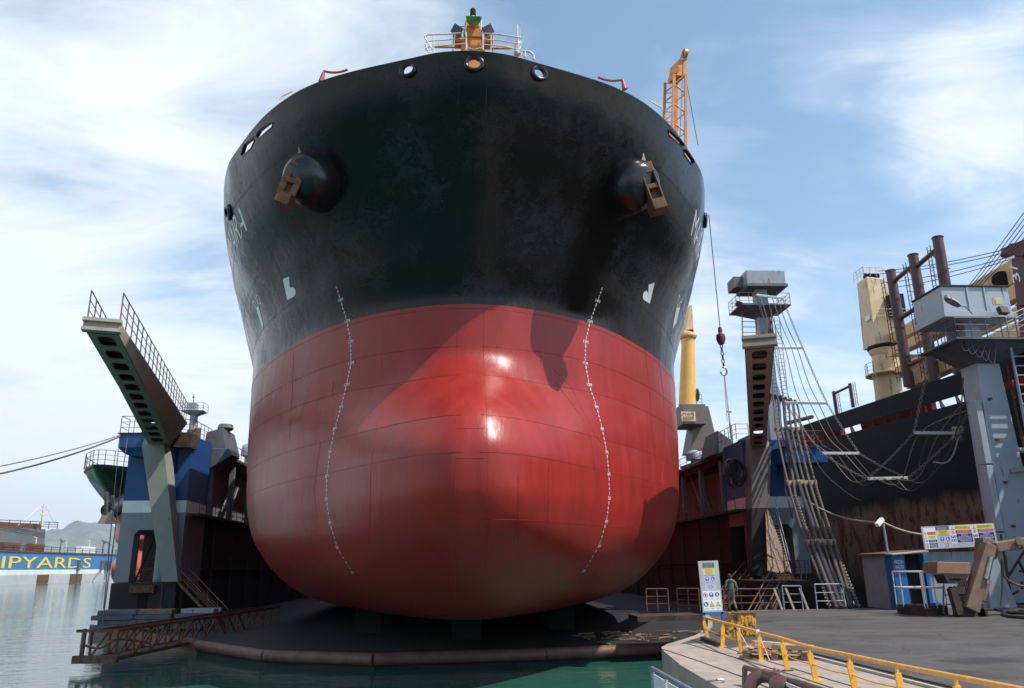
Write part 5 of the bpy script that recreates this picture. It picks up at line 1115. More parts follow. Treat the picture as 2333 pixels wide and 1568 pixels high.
# big hose bundle from the blue platform down to the quay
ba = [((1764, 978), (1829, 978), 62), ((1790, 1101), (1860, 1100), 57), ((1830, 1236), (1903, 1235), 50)]
BQ = []
for i, (p, q, Y_) in enumerate(ba):
    a, b = aY(*p, Y_), aY(*q, Y_); BQ.append((a, b)); s = MB(); s.bar(a, b, .3, .34); s.obox(a.lerp(b, .45)+V((0, -.1, .05)), .6, .4, .3); s.out('hose_clamp', M['woodpale'], None, bevel=.02, label=['timber clamp bar at the hose platform rail', 'middle timber clamp bar across the thick hoses', 'lowest timber clamp bar across the thick hoses above the quay'][i], cat='clamp bar', group='clamp bars of the hose bundle')
gend = [(1898, 1384), (1906, 1386), (1917, 1386), (1927, 1386), (1937, 1385), (1944, 1384)]
for j in range(6):
    f = .04+j*.175; top = aY(1757+j*11, 905+j*3, 64.5); pts = [top+V((0, .6, -.5)), top+V((0, 0, .3)), top+V((0, -.5, -.6))]+[BQ[i][0].lerp(BQ[i][1], f)+V((0, -.2, 0)) for i in range(3)]+[aZ(*gend[j], QZ+.05)]
    if j == 1: pts.insert(-3, aY(1800, 1040, 60)); pts.insert(-2, aY(1818, 1160, 55))
    if j == 2: pts.insert(-2, aY(1850, 1190, 52)); 
    s = MB(); s.path(crv(pts, 10), (.09, .11, .14, .09, .11, .08)[j], 8); s.out('hose', M['hose'] if j != 2 else M['hosedark'], None, smooth=True, label='thick worn hoses running from the blue hose platform down to the quay', cat='hose', group='thick hoses down to the quay')
for (q, l) in ((((1790, 1010, 62), (1805, 1110, 57), (1850, 1240, 50), (1890, 1384, 42)), 'chain along the left edge of the thick hose bundle'), (((1828, 985, 62), (1858, 1105, 57), (1902, 1240, 50), (1958, 1384, 42)), 'chain along the right edge of the thick hose bundle')):
    s = MB(); P = [aY(*x) for x in q]
    for a, b in zip(P[:-1], P[1:]): s.chain(a, b, .15, .3, .03)
    s.out('chain', M['chain'], None, label=l, cat='chain', group='chains of the thick hose bundle')
line('signal_cable', [aY(1779, 1000, 63.5), aY(1790, 1120, 60), aY(1806, 1180, 58)], .05, 'slack dark cable in front of the blue part of the right dock tower', 'hosedark', 'cable')
s = MB(); s.bar(aY(1800, 1080, 60), aY(1815, 1180, 60), .14); s.out('dark_bar', M['hosedark'], None, label='short dark steel bar hanging beside the white band of the right tower', cat='bar')
s = MB(); s.path(cat(aY(1789, 990+100, 64), aZ(1828, 1130, 8), 0, 3), .01, 4)
a, b = aY(1829, 1134, 58), aY(2012, 1190, 41.6); line('mooring_line', [a, b], .06, 'pale twisted mooring line from the right tower to the lamp pole by the shed', 'ragm', 'rope', sag=.5)
line('mooring_line', [b, aY(2112, 1218, 41.4)], .055, 'short green tinted mooring line from the lamp pole to the wide sign', 'ragm', 'rope', sag=.15)
# hook hanging beside the ship
hk = thing('crane_hook', 'red hook block on a long wire with chain and hook hanging right of the ship', 'crane hook', aY(1641, 770, 52))
H = lambda x, y: aY(x, y, 52)
MB().path([H(1615, 490), H(1641, 752)], .035, 5).out('wire', M['wire'], hk)
c = H(1642, 768); s = MB(); s.lathe([(.05, .75), (.12, .7), (.16, .45), (.13, .3), (.3, .15), (.33, -.15), (.22, -.5), (.08, -.6)], c, (0, 0, 1), 14); s.out('hook_block', paint('hook_red', (.16, .03, .035), .5, var=.4), hk, smooth=True)
MB().chain(H(1643, 784), H(1649, 836), 0, .3, .04).out('chain', M['rustdark'], hk)
s = MB(); c = H(1649, 846); s.path([c+V((.22*math.sin(a), 0, .28*math.cos(a))) for a in np.linspace(-.3, 4.6, 14)], .07, 8); s.out('hook', M['steel'], hk, smooth=True)
s = MB(); s.path([H(1650, 856), H(1657, 960)], .03, 5); s.path([H(1651, 856), H(1663, 965)], .05, 5); s.out('sling', M['rail'], hk)
# cranes behind the ship
kc = thing('dock_crane', 'yellow dock crane column on a brown portal seen right of the ship', 'crane', (30, 108, 14))
K = lambda x, y, Y=105: aY(x, y, Y)
s = MB(); a, b = K(1566, 925), K(1568, 772); s.tube(a, b, 1.2, 24, .9); s.out('column', M['craneyellow'], kc, smooth=True, ang=50)
s = MB(); s.lathe([(1.1, 0), (1.25, .3), (1.2, .6)], b, (0, 0, 1), 20); s.hexa([K(1562, 752), K(1580, 756), K(1580, 756)+V((0, 2, 0)), K(1562, 752)+V((0, 2, 0)), K(1572, 695), K(1577, 695), K(1577, 695)+V((0, 2, 0)), K(1572, 695)+V((0, 2, 0))]); s.hexa([K(1560, 775), K(1578, 775), K(1578, 775)+V((0, 2, 0)), K(1560, 775)+V((0, 2, 0)), K(1558, 752), K(1581, 750), K(1581, 750)+V((0, 2, 0)), K(1558, 752)+V((0, 2, 0))]); s.out('crane_head', M['boom'], kc)
s = MB(); s.box(K(1545, 940).x, K(1598, 940).x, 103, 108, K(1570, 972).z, K(1570, 927).z); s.hexa([K(1572, 1030), K(1640, 1030), K(1640, 1030)+V((0, 4, 0)), K(1572, 1030)+V((0, 4, 0)), K(1590, 925), K(1614, 925), K(1614, 925)+V((0, 4, 0)), K(1590, 925)+V((0, 4, 0))]); s.out('portal', M['khaki'] if 0 else paint('portal_brown', (.16, .12, .10), .6, var=.15, rust=.2), kc, bevel=.05)
s = MB(); q0, q1 = K(1553, 960, 102.9), K(1584, 938, 102.9); s.box(q0.x, q1.x, 102.9, 102.97, q0.z, q1.z); pl = s.out('name_plate', M['cream'], kc)
s = MB(); text(s, 'M·A·N', ((q0.x+q1.x)/2, 102.88, q1.z-.35), (1, 0, 0), (0, 0, 1), .55, 1.5); 
for k in range(3): s.box(q0.x+.25, q1.x-.25-.1*k, 102.87, 102.89, q1.z-.75-k*.2, q1.z-.70-k*.2)
s.out('plate_lettering', M['brown'], pl)
s = MB(); s.rail([K(1588, 925), K(1600, 925)], 1.6, 3, 1, .04); s.lathe([(.9, 0), (.9, .1)], K(1588, 900), (1, 0, 0), 14); s.out('crane_railing', M['wire'], kc)
bc = thing('boom_crane', 'orange lattice crane boom rising behind the right side of the ship', 'crane', (26, 66, 15))
Kb = lambda x, y, Y=62: aY(x, y, Y)
s = MB(); base = [Kb(1531, 300), Kb(1560, 320)]; topp = [Kb(1541, 172), Kb(1561, 172)]
Lc = [Kb(1528, 440), Kb(1536, 170)]; Rc = [Kb(1562, 440), Kb(1562, 170)]; off = V((-.5, 1.4, 0))
for A_, B_ in ((Lc[0], Lc[1]), (Rc[0], Rc[1]), (Lc[0]+off, Lc[1]+off), (Rc[0]+off, Rc[1]+off)): s.bar(A_, B_, .24)
for i in range(12):
    t0_, t1_ = i/12, (i+1)/12; A0, A1 = Lc[0].lerp(Lc[1], t0_), Lc[0].lerp(Lc[1], t1_); B0, B1 = Rc[0].lerp(Rc[1], t0_), Rc[0].lerp(Rc[1], t1_)
    (s.tube(A0, B1, .07, 6) if i % 2 else s.tube(B0, A1, .07, 6)); s.tube(A0+off, B1+off, .06, 6); s.tube(A0, A1+off, .05, 6)
s.out('lattice_boom', M['orange'], bc)
s = MB(); s.hexa([Kb(1541, 172), Kb(1564, 172), Kb(1564, 172)+off, Kb(1541, 172)+off, Kb(1548, 135), Kb(1565, 135), Kb(1565, 135)+off, Kb(1548, 135)+off]); s.lathe([(.45, 0), (.45, .3)], Kb(1557, 122), (1, .2, 0), 16); s.bar(Kb(1549, 140), Kb(1556, 114), .1); s.bar(Kb(1564, 136), Kb(1559, 114), .1); s.lathe([(.4, 0), (.4, .2)], Kb(1538, 158), (.3, 1, 0), 14); s.out('boom_head', M['orange'], bc)
s = MB(); s.path([Kb(1564, 185), Kb(1590, 330)], .035, 5); s.path([Kb(1557, 122), Kb(1549, 320)], .03, 5); s.out('boom_wire', M['wire'], bc)
# ------------------------------------------------------------------ left background
def tf(p):  # same family of hull lines, smaller ship in the next dock
    k = .80; return V((-37.4+(p.x-X0)*k, 74.5+(p.y-26.8)*k*1.1, 5.2+(p.z-KZ)*k*.62*1.0))
gs = thing('green_ship', 'dark green ship bow with an anchor, docked beyond the left dock tower', 'ship', (-37, 90, 2))
kk = .72
zt_g = aX(300, 1040, -33).z
g0 = aX(208, 1058, -38.0); 
def sm(t): t = max(0, min(1, t)); return t*t*(3-2*t)
def tf(p): return V((-37.3+(p.x-X0)*.50, g0.y+(p.y-26.8)*1.7+5.5*sm((11.0-(p.z-KZ))/3), 1.2+(p.z-KZ)*(g0.z-1.2)/22.0))
hg, _, _ = hullgrid(0, 22.0, .4, tf); hg.out('hull', M['hull_green'], gs, smooth=True, ang=60, fix=False)
BG = BVHTree.FromPolygons([tuple(p) for p in hg.v], hg.f)
c = contour(22.0); top = [tf(V((X0-l, y, 22.0+KZ))) for l, y in c[::-1]]+[tf(V((X0+l, y, 22.0+KZ))) for l, y in c[1:]]
MB().add([p-V((0, 0, .3)) for p in top], [tuple(range(len(top)))]).out('deck', M['greydark'], gs)
near_ = [p for p in top if p.y < g0.y+34]
MB().rail(near_[::6]+[near_[-1]], 1.5, 3, 3, .035).out('bow_railing', M['railrust'], gs)
q = aX(262, 1155, -35.5); s = MB(); s.tube(aX(268, 1140, -35.5)+V((1.5, 2, .8)), aX(245, 1168, -35.5), 1.0, 20, .85); s.out('anchor_pocket', paint('pocket_navy', (.015, .02, .035), .3), gs, smooth=True, ang=50)
s = MB(); a = aX(236, 1182, -35.3); s.prism([a+V((0, -1.2, -.55)), a+V((0, 1.4, -.45)), a+V((0, .5, .5)), a+V((0, -.3, .6))], V((.7, 0, 0)))
for dy, dz in ((-.55, 2.5), (1.0, 2.3)): s.path(crv([a+V((.35, dy*.4, .1)), a+V((.35, dy, .9)), a+V((.35, dy-.25, dz*.8)), a+V((.35, dy-.35, dz))], 5), .2, 6)
s.out('anchor', paint('anchor_grey', (.10, .095, .085), .8, var=.4, scale=4, bump=.5), gs)
# far floating dock with lettering on its side
XD = -172.0; D_ = lambda x, y: aX(x, y, XD)
fd = thing('far_dock', 'long blue and white floating dock with yellow lettering across the water at left', 'floating dock', (XD-10, 380, 0))
ya, yb = D_(0, 1300).y-60, D_(262, 1300).y+40; zt_ = D_(100, 1260).z; zb1 = D_(100, 1308).z; zb2 = D_(100, 1297).z
fm_ = zbands('far_dock_paint', [(0, (.42, .43, .42)), (zb1-.2, (.66, .68, .66)), (zb2-.2, (.05, .17, .36))], rough=.55, var=.1, scale=.15, rust=.1, streak=True, bump=.05)
s = MB(); s.box(XD-24, XD, ya, yb, -1, zt_); s.out('side_wall', fm_, fd)
s = MB(); s.box(XD-24, XD+.4, ya, yb, zt_, zt_+.5); s.out('top_edge', M['rust'], fd)
s = MB(); s.rail([(XD, ya+60, zt_+.5), (XD, yb-20, zt_+.5)], 2.0, 2, 7, .12); s.out('top_railing', M['rustdark'], fd)
yc0, yc1 = D_(2, 1290).y, D_(206, 1285).y; zc = (D_(100, 1271).z+D_(100, 1296).z)/2
f_ = lambda t: (lambda v: max(q.x for q in v)-min(q.x for q in v))(textmesh(t, 1)[0]); wf = (yc1-yc0)*f_('SHIPYARDS')/f_('IPYARDS'); s = MB(); text(s, 'SHIPYARDS', (XD+.1, yc1-wf/2, zc), (0, 1, 0), (0, 0, 1), D_(100, 1270.5).z-D_(100, 1299).z+1.4, wf, extr=.05)
s.out('dock_lettering', flat('letter_yellow', (.80, .55, .04), .5), fd)
for x, y0_, y1_, r in ((139, 1260, 1232, .8), (237, 1262, 1234, 1.1), (248, 1262, 1240, .7), (258, 1262, 1244, .4)):
    s = MB(); a = D_(x, y0_); b = D_(x, y1_); s.tube(a, V((a.x, a.y, b.z)), r, 12); s.lathe([(r*1.5, 0), (r*1.5, .8)], (a.x, a.y, b.z), (0, 0, 1), 12); s.out('funnel', M['grey'], fd, smooth=True, ang=50)
for x, w_ in ((203, 14), (88, 10), (28, 12)): a = D_(x, 1262); MB().box(XD-3, XD-.5, a.y-w_/2, a.y+w_/2, zt_+.5, zt_+3.5).out('deck_house', M['white'] if x > 100 else M['rust'], fd)
for x in (84, 206, 154): a = D_(x, 1260); s = MB(); s.tube((XD-1, a.y, zt_), (XD-1, a.y, zt_+6), .2, 6); s.bar((XD-1, a.y, zt_+6), (XD-1, a.y-2, zt_+6.2), .4, .3); s.out('lamp_post', M['rail'], fd)
for x, w_ in ((97, 9), (172, 11)): a = D_(x, 1318); MB().box(XD+.02, XD+.3, a.y-w_/2, a.y+w_/2, 0.3, 3.6).out('fender_panel', M['rust'], fd)
for x in (178, 231, 241, 249): a = D_(x, 1280); s = MB(); s.box(XD, XD+1.0, a.y-1, a.y+1, zc-3, zc+1.5); s.tube((XD+.6, a.y, zc-2), (XD+.6, a.y-8*(x == 231), .5), .18, 6); s.out('side_fitting', M['greydark'], fd)
# far dark ship beyond it
fs = thing('far_ship', 'grey black ship with a white mast beyond the blue lettered dock', 'ship', (-215, 420, 0))
XF = -212; F_ = lambda x, y: aX(x, y, XF)
s = MB(); A_ = [F_(-60, 1198), F_(122, 1206), F_(98, 1290), F_(-60, 1290)]; 
s.add([A_[0], A_[1], V((XF, A_[2].y, 0)), V((XF, A_[3].y, 0))]+[p+V((-22, 0, 0)) for p in (A_[0], A_[1])]+[V((XF-22, A_[2].y, 0)), V((XF-22, A_[3].y, 0))], [(0, 1, 2, 3), (7, 6, 5, 4), (0, 4, 5, 1), (1, 5, 6, 2), (3, 2, 6, 7), (0, 3, 7, 4)])
s.v[5] += V((11, 0, 0)); s.v[6] += V((11, 0, 0)); s.v[1] += V((-4, 0, 0))
s.out('hull', paint('far_hull', (.10, .105, .11), .6, var=.3, scale=.05, rust=.3), fs)
s = MB(); s.bar(F_(-60, 1192)+V((-2, 0, 0)), F_(115, 1202)+V((-5, 0, 0)), 1.0, 3.0); s.rail([F_(-60, 1200), F_(130, 1206)], 3.4, 3, 9, .2); s.out('cargo_rail', M['rust'], fs)
s = MB(); m0, m1 = F_(95, 1198), F_(100, 1147); s.tube(m0, V((m0.x, m1.y, m1.z)), .6, 8, .35)
for f in (.5, .7, .85): p = m0.lerp(m1, f); s.bar(p+V((0, -2.2, 0)), p+V((0, 2.2, 0)), .5)
s.path([m1, F_(40, 1198)], .1, 4); s.path([m1, F_(128, 1200)], .1, 4); s.out('mast', M['rail'], fs)
# ------------------------------------------------------------------ objects on the quay
# yellow railing
yr = thing('quay_railing', 'long yellow tubular railing along the concrete quay edge in the foreground', 'railing', (7.5, 18, QZ))
pp = [((1603, 1407), (1613, 1458)), ((1646, 1418), (1646, 1475)), ((1681, 1427), (1690, 1490)), ((1729, 1441), (1735, 1506)), ((1781, 1455), (1795, 1529)), ((1843, 1474), (1860, 1553)), ((1933, 1493), (1951, 1583)), ((2042, 1516), (2066, 1620)), ((2176, 1542), (2205, 1672))]
tops = []
for i, (t_, b_) in enumerate(pp):
    b = G(*b_); t = aY(t_[0], t_[1], b.y-.0); b.x = b.x; tops.append(t)
    w_ = .10; s = MB(); dv = V((.03, .06, 0)).normalized()
    s.bar(b, t-V((0, 0, .12)), .115, .035, (0, 1, 0)); s.bar(t-V((0, 0, .13)), t, .05, .03, (0, 1, 0))
    po = s.out('post', M['yellow'], yr, bevel=.004)
    s = MB(); s.obox(b+V((0, 0, .015)), .22, .12, .025, .2); s.out('foot_plate', M['yellow'] if i % 2 else M['rust'], po)
tp = crv(tops+[tops[-1]*2-tops[-2]], 5)
s = MB(); s.path(tp, .040, 10); s.out('top_rail', paint('rail_top_yellow', (.72, .36, .08), .5, var=.15, scale=8, rust=.22, rustcol=(.25, .12, .08)), yr, smooth=True)
s = MB(); mids = [V((t.x+(G(*b_).x-t.x)*.5, t.y, (t.z+QZ)/2)) for t, (_, b_) in zip(tops, pp)]; 
mp = []
for a, b in zip(mids[:-1], mids[1:]): mp += cat(a, b, .03, 6)[:-1]
s.path(mp+[mids[-1]], .014, 6); s.out('middle_rail', M['yellow'], yr, smooth=True)
# ribbons tied on the rail
tape = flat('tape_white', (.75, .72, .70), .5); tred = flat('tape_red', (.6, .03, .03), .5)
for (x, y, L_, lab) in ((1682, 1430, .55, 'white cord tied round the yellow rail and hanging at the third post'), (1727, 1440, .7, 'white strip knotted on the yellow rail at the fourth post'), (1742, 1478, .3, 'red and white barrier tape on the yellow rail beside the pallet')):
    c = aY(x, y, G(1735, 1506).y if x > 1700 else G(1690, 1490).y); s = MB(); s.lathe([(.055, -.03), (.06, 0), (.055, .03)], c, (1, -.9, 0), 10); s.path(crv([c, c+V((.03, 0, -.2*L_)), c+V((.12, -.05, -.6*L_)), c+V((.22, -.05, -L_))], 4), .012, 4); s.out('tape_strip', tape if x < 1740 else tred, None, label=lab, cat='tape')
# sign board
def pictos():
    return None
navy = flat('sign_navy', (.012, .03, .18), .4); syel = flat('sign_yellow', (.80, .66, .08), .4); sred = flat('sign_red', (.50, .02, .03), .4); lil = flat('sign_lilac', (.50, .50, .66), .4); sblk = flat('sign_black', (.015, .015, .015), .5); sgrey = paint('board_grey', (.42, .45, .46), .5, var=.08, rust=.05); blu = flat('frame_blue', (.02, .16, .48), .4)
SM = [navy, syel, sred, lil, sblk, M['wht']]
class Board:
    """a flat board: origin lower left, r to the right, u up, n towards the reader; artwork stacked in thin raised sheets"""
    def __init__(s, o, r, u, w_, h_):
        s.o = V(o); s.r = V(r).normalized(); s.u = V(u).normalized(); s.n = s.r.cross(s.u); s.w = w_; s.h = h_; s.m = MB(); s.z = .002
    def P(s, x, y, z): return s.o+s.r*(x*s.w)+s.u*(y*s.h)+s.n*z
    def rect(s, x0, y0, x1, y1, k, z): s.m.k = k; s.m.add([s.P(x0, y0, z), s.P(x1, y0, z), s.P(x1, y1, z), s.P(x0, y1, z)], [(0, 1, 2, 3)])
    def poly(s, pts, k, z): s.m.k = k; s.m.add([s.P(x, y, z) for x, y in pts], [tuple(range(len(pts)))])
    def disc(s, x, y, r, k, z, n=22): s.m.k = k; s.m.add([s.o+s.r*(x*s.w+r*math.cos(2*math.pi*i/n))+s.u*(y*s.h+r*math.sin(2*math.pi*i/n))+s.n*z for i in range(n)], [tuple(range(n))])
    def txt(s, st, x, y, size, k, z, wid=None):
        s.m.k = k; text(s.m, st, s.P(x, y, z), s.r, s.u, size, wid, 0)
    def man(s, x, y, r, kind):
        """round blue instruction symbol with a white figure; kind 0 face mask, 1 boot, 2 glove, 3 goggles"""
        s.disc(x, y, r, 0, .004)
        q = lambda a, b: (x+a*r/s.w, y+b*r/s.h)
        if kind == 0:
            s.poly([q(-.42, .1), q(-.5, .45), q(-.25, .75), q(.25, .75), q(.5, .45), q(.42, .1)], 5, .006); s.poly([q(-.42, .05), q(.42, .05), q(.3, -.45), q(0, -.75), q(-.3, -.45)], 5, .006); s.poly([q(-.3, 0), q(.3, 0), q(.18, -.42), q(-.18, -.42)], 0, .008)
        elif kind == 1: s.poly([q(-.45, .65), q(.0, .65), q(.1, 0), q(.6, -.3), q(.6, -.55), q(-.5, -.55)], 5, .006)
        elif kind == 2: s.poly([q(-.25, -.7), q(.25, -.7), q(.35, .2), q(.15, .75), q(-.1, .7), q(-.35, .2)], 5, .006)
        else: s.poly([q(-.4, .6), q(.4, .6), q(.55, 0), q(.3, -.6), q(-.3, -.6), q(-.55, 0)], 5, .006); s.poly([q(-.5, .2), q(.5, .2), q(.45, -.1), q(-.45, -.1)], 0, .008)
    def no(s, x, y, r):
        s.disc(x, y, r, 2, .004); s.disc(x, y, r*.8, 5, .006); q = lambda a, b: (x+a*r/s.w, y+b*r/s.h)
        s.poly([q(-.2, -.5), q(.25, -.5), q(.4, .1), q(.2, .55), q(-.1, .5), q(-.35, 0)], 4, .008); s.poly([q(-.65, .5), q(-.5, .65), q(.65, -.5), q(.5, -.65)], 2, .010)
    def tri(s, x, y, r, ch='!'):
        q = lambda a, b, k: (x+a*r*k/s.w, y+b*r*k/s.h); s.poly([q(-1, -.85, 1), q(1, -.85, 1), q(0, .95, 1)], 4, .004); s.poly([q(-1, -.85, .72), q(1, -.85, .72), q(0, .95, .72)], 1, .006); s.txt(ch, x, y-.1*r/s.h, r*1.1, 4, .008)
    def lines(s, x, y, n, dy, wid, size, k, z, seed=0):
        words = ['ΥΠΟΧΡΕΩΤΙΚΗ ΧΡΗΣΗ', 'ΜΕΣΩΝ ΠΡΟΣΤΑΣΙΑΣ', 'ΕΠΙΣΚΕΠΤΕΣ ΚΑΙ', 'ΣΤΟΝ ΧΩΡΟ ΕΡΓΑΣΙΑΣ', 'ΑΠΑΓΟΡΕΥΕΤΑΙ Η', 'ΚΡΑΝΟΥΣ ΑΣΦΑΛΕΙΑΣ']
        for i in range(n): s.txt(words[(i+seed) % 6], x, y-i*dy, size, k, z, wid*(1-.12*(i % 2)))
    def out(s, par): return s.m.out('sign_print', SM, par, fix=False)
sb = thing('safety_sign', 'tall narrow grey safety sign board on a blue stand near the quay railing', 'sign', G(1630, 1443))
Ys = G(1630, 1443).y; o = aY(1602, 1396, Ys+.0); rr_ = aY(1648, 1394, Ys)-o; uu = aY(1592.5, 1279, Ys)-o
W_, H_ = rr_.length, uu.length; r_ = rr_.normalized(); u_ = (uu-r_*uu.dot(r_)*1.0).normalized(); n_ = r_.cross(u_)
s = MB(); q = [o, o+r_*W_, o+r_*W_+u_*H_, o+u_*H_]; s.hexa([p-n_*.08 for p in q]+q); s.out('board', sgrey, sb, bevel=.004)
b = Board(o, r_, u_, W_, H_)
b.rect(.20, .86, .77, .955, 0, .002); b.rect(.20, .935, .77, .965, 4, .003); b.txt('ΝΑΥΠΗΓΕΙΑ ΧΑΛΚΙΔΑΣ Α.Ε.', .485, .948, .05, 1, .006, W_*.53); b.lines(.485, .922, 3, .024, W_*.5, .035, 5, .005)
b.rect(.20, .735, .78, .86, 1, .002); b.lines(.49, .842, 6, .019, W_*.42, .03, 0, .005, 2)
b.rect(.21, .42, .79, .735, 3, .002); b.txt('ΣΕ ΑΥΤΗ ΤΗΝ ΕΠΙΧΕΙΡΗΣΗ ΕΙΝΑΙ', .5, .72, .035, 0, .005, W_*.5); b.txt('ΥΠΟΧΡΕΩΤΙΚΑ ΤΑ ΠΑΡΑΚΑΤΩ', .5, .70, .035, 0, .005, W_*.46)
b.man(.36, .64, W_*.085, 0); b.man(.64, .645, W_*.085, 1); b.lines(.36, .582, 3, .014, W_*.14, .02, 0, .005); b.lines(.64, .587, 3, .014, W_*.14, .02, 0, .005)
b.disc(.49, .49, W_*.10, 2, .004); b.disc(.49, .49, W_*.08, 5, .006); b.txt('30', .49, .49, .13, 4, .008)
b.rect(.06, .03, .94, .415, 5, .003); b.no(.20, .335, W_*.115); b.man(.49, .335, W_*.115, 0); b.man(.78, .34, W_*.11, 2)
b.man(.19, .155, W_*.115, 1); b.tri(.48, .155, W_*.13, '⚡' if 0 else '!'); b.tri(.78, .155, W_*.13); 
for x in (.2, .49, .78): b.lines(x, .262, 2, .014, W_*.16, .02, 0, .006); b.lines(x, .075, 2, .014, W_*.16, .02, 0, .006)
b.out(sb)
s = MB(); fy = -n_*.05
for t in (.04, .96):
    p = o+r_*W_*t+fy; foot = V((p.x+(.03 if t > .5 else .0), p.y, QZ)); s.bar(foot, p, .09)
s.bar(o+fy-u_*.03, o+r_*W_+fy-u_*.03, .09); s.out('stand', blu, sb)
for t in (.04, .96):
    pass
# yellow timber-faced block
bl = thing('concrete_block', 'battered yellow painted bollard block with a timber face behind the railing', 'block', G(1700, 1441))
Yb = G(1690, 1452).y; P = lambda x, y, Y=Yb: aY(x, y, Y)
fl, fr_, tl_, tr_ = P(1678, 1440), P(1723, 1441), P(1673, 1400), P(1722, 1397)
z0_, z1_ = QZ, (tl_.z+tr_.z)/2
s = MB(); s.hexa([(fl.x-.45, Yb, z0_), (fr_.x, Yb, z0_), (fr_.x+.05, Yb+1.2, z0_), (fl.x-.25, Yb+1.2, z0_), (tl_.x, Yb, z1_), (tr_.x, Yb, z1_), (tr_.x+.0, Yb+1.0, z1_), (tl_.x+.1, Yb+1.0, z1_)]); s.out('body', paint('yellow_worn', (.62, .30, .02), .6, var=.3, scale=4, rust=.5, dirt=.3, rustcol=(.06, .04, .03), bump=.3), bl, bevel=.02)
n_p = 5; 
for k in range(n_p):
    x0_, x1_ = tl_.x+.06+(fr_.x-tl_.x-.06)*k/n_p, tl_.x+.06+(fr_.x-tl_.x-.06)*(k+1)/n_p-.012
    MB().box(x0_, x1_, Yb-.05, Yb-.002, z0_+.06+.02*(k % 2), z1_-.02).out('plank', D.materials['yellow_worn'], bl, bevel=.006)
MB().box(tl_.x+.02, tr_.x+.02, Yb-.07, Yb+.4, z1_+.002, z1_+.03).out('cap', M['rust'], bl)
# pallet with planks
pa = thing('pallet', 'old wooden pallet lying on the quay behind the yellow railing', 'pallet', G(1770, 1500))
pc = G(1768, 1500); rz = -.42; R3 = Matrix.Rotation(rz, 3, 'Z')
def pl_(x, y, z, sx, sy, sz, name, mat, par=None, rot=0, **k):
    s = MB(); c = pc+R3 @ V((x, y, 0))+V((0, 0, z)); s.obox(c, sx, sy, sz, rz+rot, **{q_: v_ for q_, v_ in k.items() if q_ in ('rx', 'ry')}); return s.out(name, mat, par, bevel=.006, **{q_: v_ for q_, v_ in k.items() if q_ not in ('rx', 'ry')})
for x in (-.7, 0, .7):
    for y in (-.4, .4): pl_(x, y, .09, .16, .12, .12, 'pallet_block', M['wood'], pa)
for y in (-.42, 0, .42): pl_(0, y, .165, 1.6, .12, .03, 'runner', M['wood'], pa); 
for x in (-.72, -.48, -.24, 0, .24, .48, .72): pl_(x, 0, .195, .14, 1.0, .028, 'slat', M['wood'], pa)
for y in (-.42, .42): pl_(0, y, .015, 1.6, .12, .028, 'bottom_slat', M['wood'], pa)
pl_(-.1, .25, .30, .95, .32, .14, 'timber_block', M['woodpale'], None, .35, ry=.08, label='thick pale timber lying tilted on top of the pallet, left one', cat='timber')
pl_(.45, .12, .27, .95, .30, .11, 'timber_block', M['woodpale'], None, -.1, label='pale timber with round cut end on the right of the pallet', cat='timber')
q = G(1625, 1467); s = MB(); s.bar(G(1601, 1459)+V((0, 0, .06)), G(1640, 1474)+V((0, 0, .06)), .14, .12); s.out('angle_bar', M['rustdark'], None, label='short dark steel beam lying on the concrete by the first railing posts', cat='beam')
# pipes in the corner of the quay
pg = thing('pipe_group', 'dark brown flanged water pipes and valve at the bottom edge of the quay', 'pipes', G(1720, 1568))
Yp = 16.6; Q = lambda x, y, Y=Yp: aY(x, y, Y)
z_ = Q(1700, 1530).z
s = MB(); s.path([Q(1696, 1600), Q(1697, 1522), Q(1700, 1520)], .055, 10); s.path([Q(1697, 1521), aY(1760, 1538, 15.6), aY(1860, 1568, 14.2), aY(1960, 1600, 13)], .05, 10); s.out('thin_pipe', M['brown'], pg, smooth=True)
s = MB(); s.path(crv([Q(1702, 1620, 16), Q(1706, 1572, 16), Q(1722, 1545, 16), Q(1748, 1541, 15.9), Q(1780, 1556, 15.4), Q(1820, 1574, 14.9), Q(1900, 1610, 14)], 6), .13, 14); s.out('bend_pipe', M['brown'], pg, smooth=True)
for x, y, Y_ in ((1763, 1540, 15.6), (1771, 1543, 15.4)):
    s = MB(); s.lathe([(.15, 0), (.15, .035)], Q(x, y, Y_), (1, -.55, -.1), 18); s.out('flange', M['brown'], pg, smooth=True, ang=40)
s = MB(); c = Q(1762, 1562, 15.3); s.lathe([(.16, 0), (.18, .05), (.18, .3), (.05, .34)], c, (.8, -1, 0), 16); s.out('valve', M['brown'], pg, smooth=True)
s = MB()
for k in range(3): s.path(crv([Q(1768, 1545, 15.3), Q(1790, 1555+k*3, 15), Q(1830, 1572+k*4, 14.4), Q(1870, 1592, 14)], 5), .012, 5)
s.out('wire', M['rail'], pg)
s = MB(); s.tube(Q(1609, 1552, 17.2), Q(1634, 1550, 17.0), .022, 6); s.path(crv([Q(1634, 1549, 17), Q(1647, 1549, 17), Q(1649, 1555, 17), Q(1642, 1562, 17), Q(1637, 1568, 17)], 4), .03, 6); s.out('handle_bar', M['steel'], None, label='bent steel lever with a grip sticking out in front of the quay wall', cat='lever')
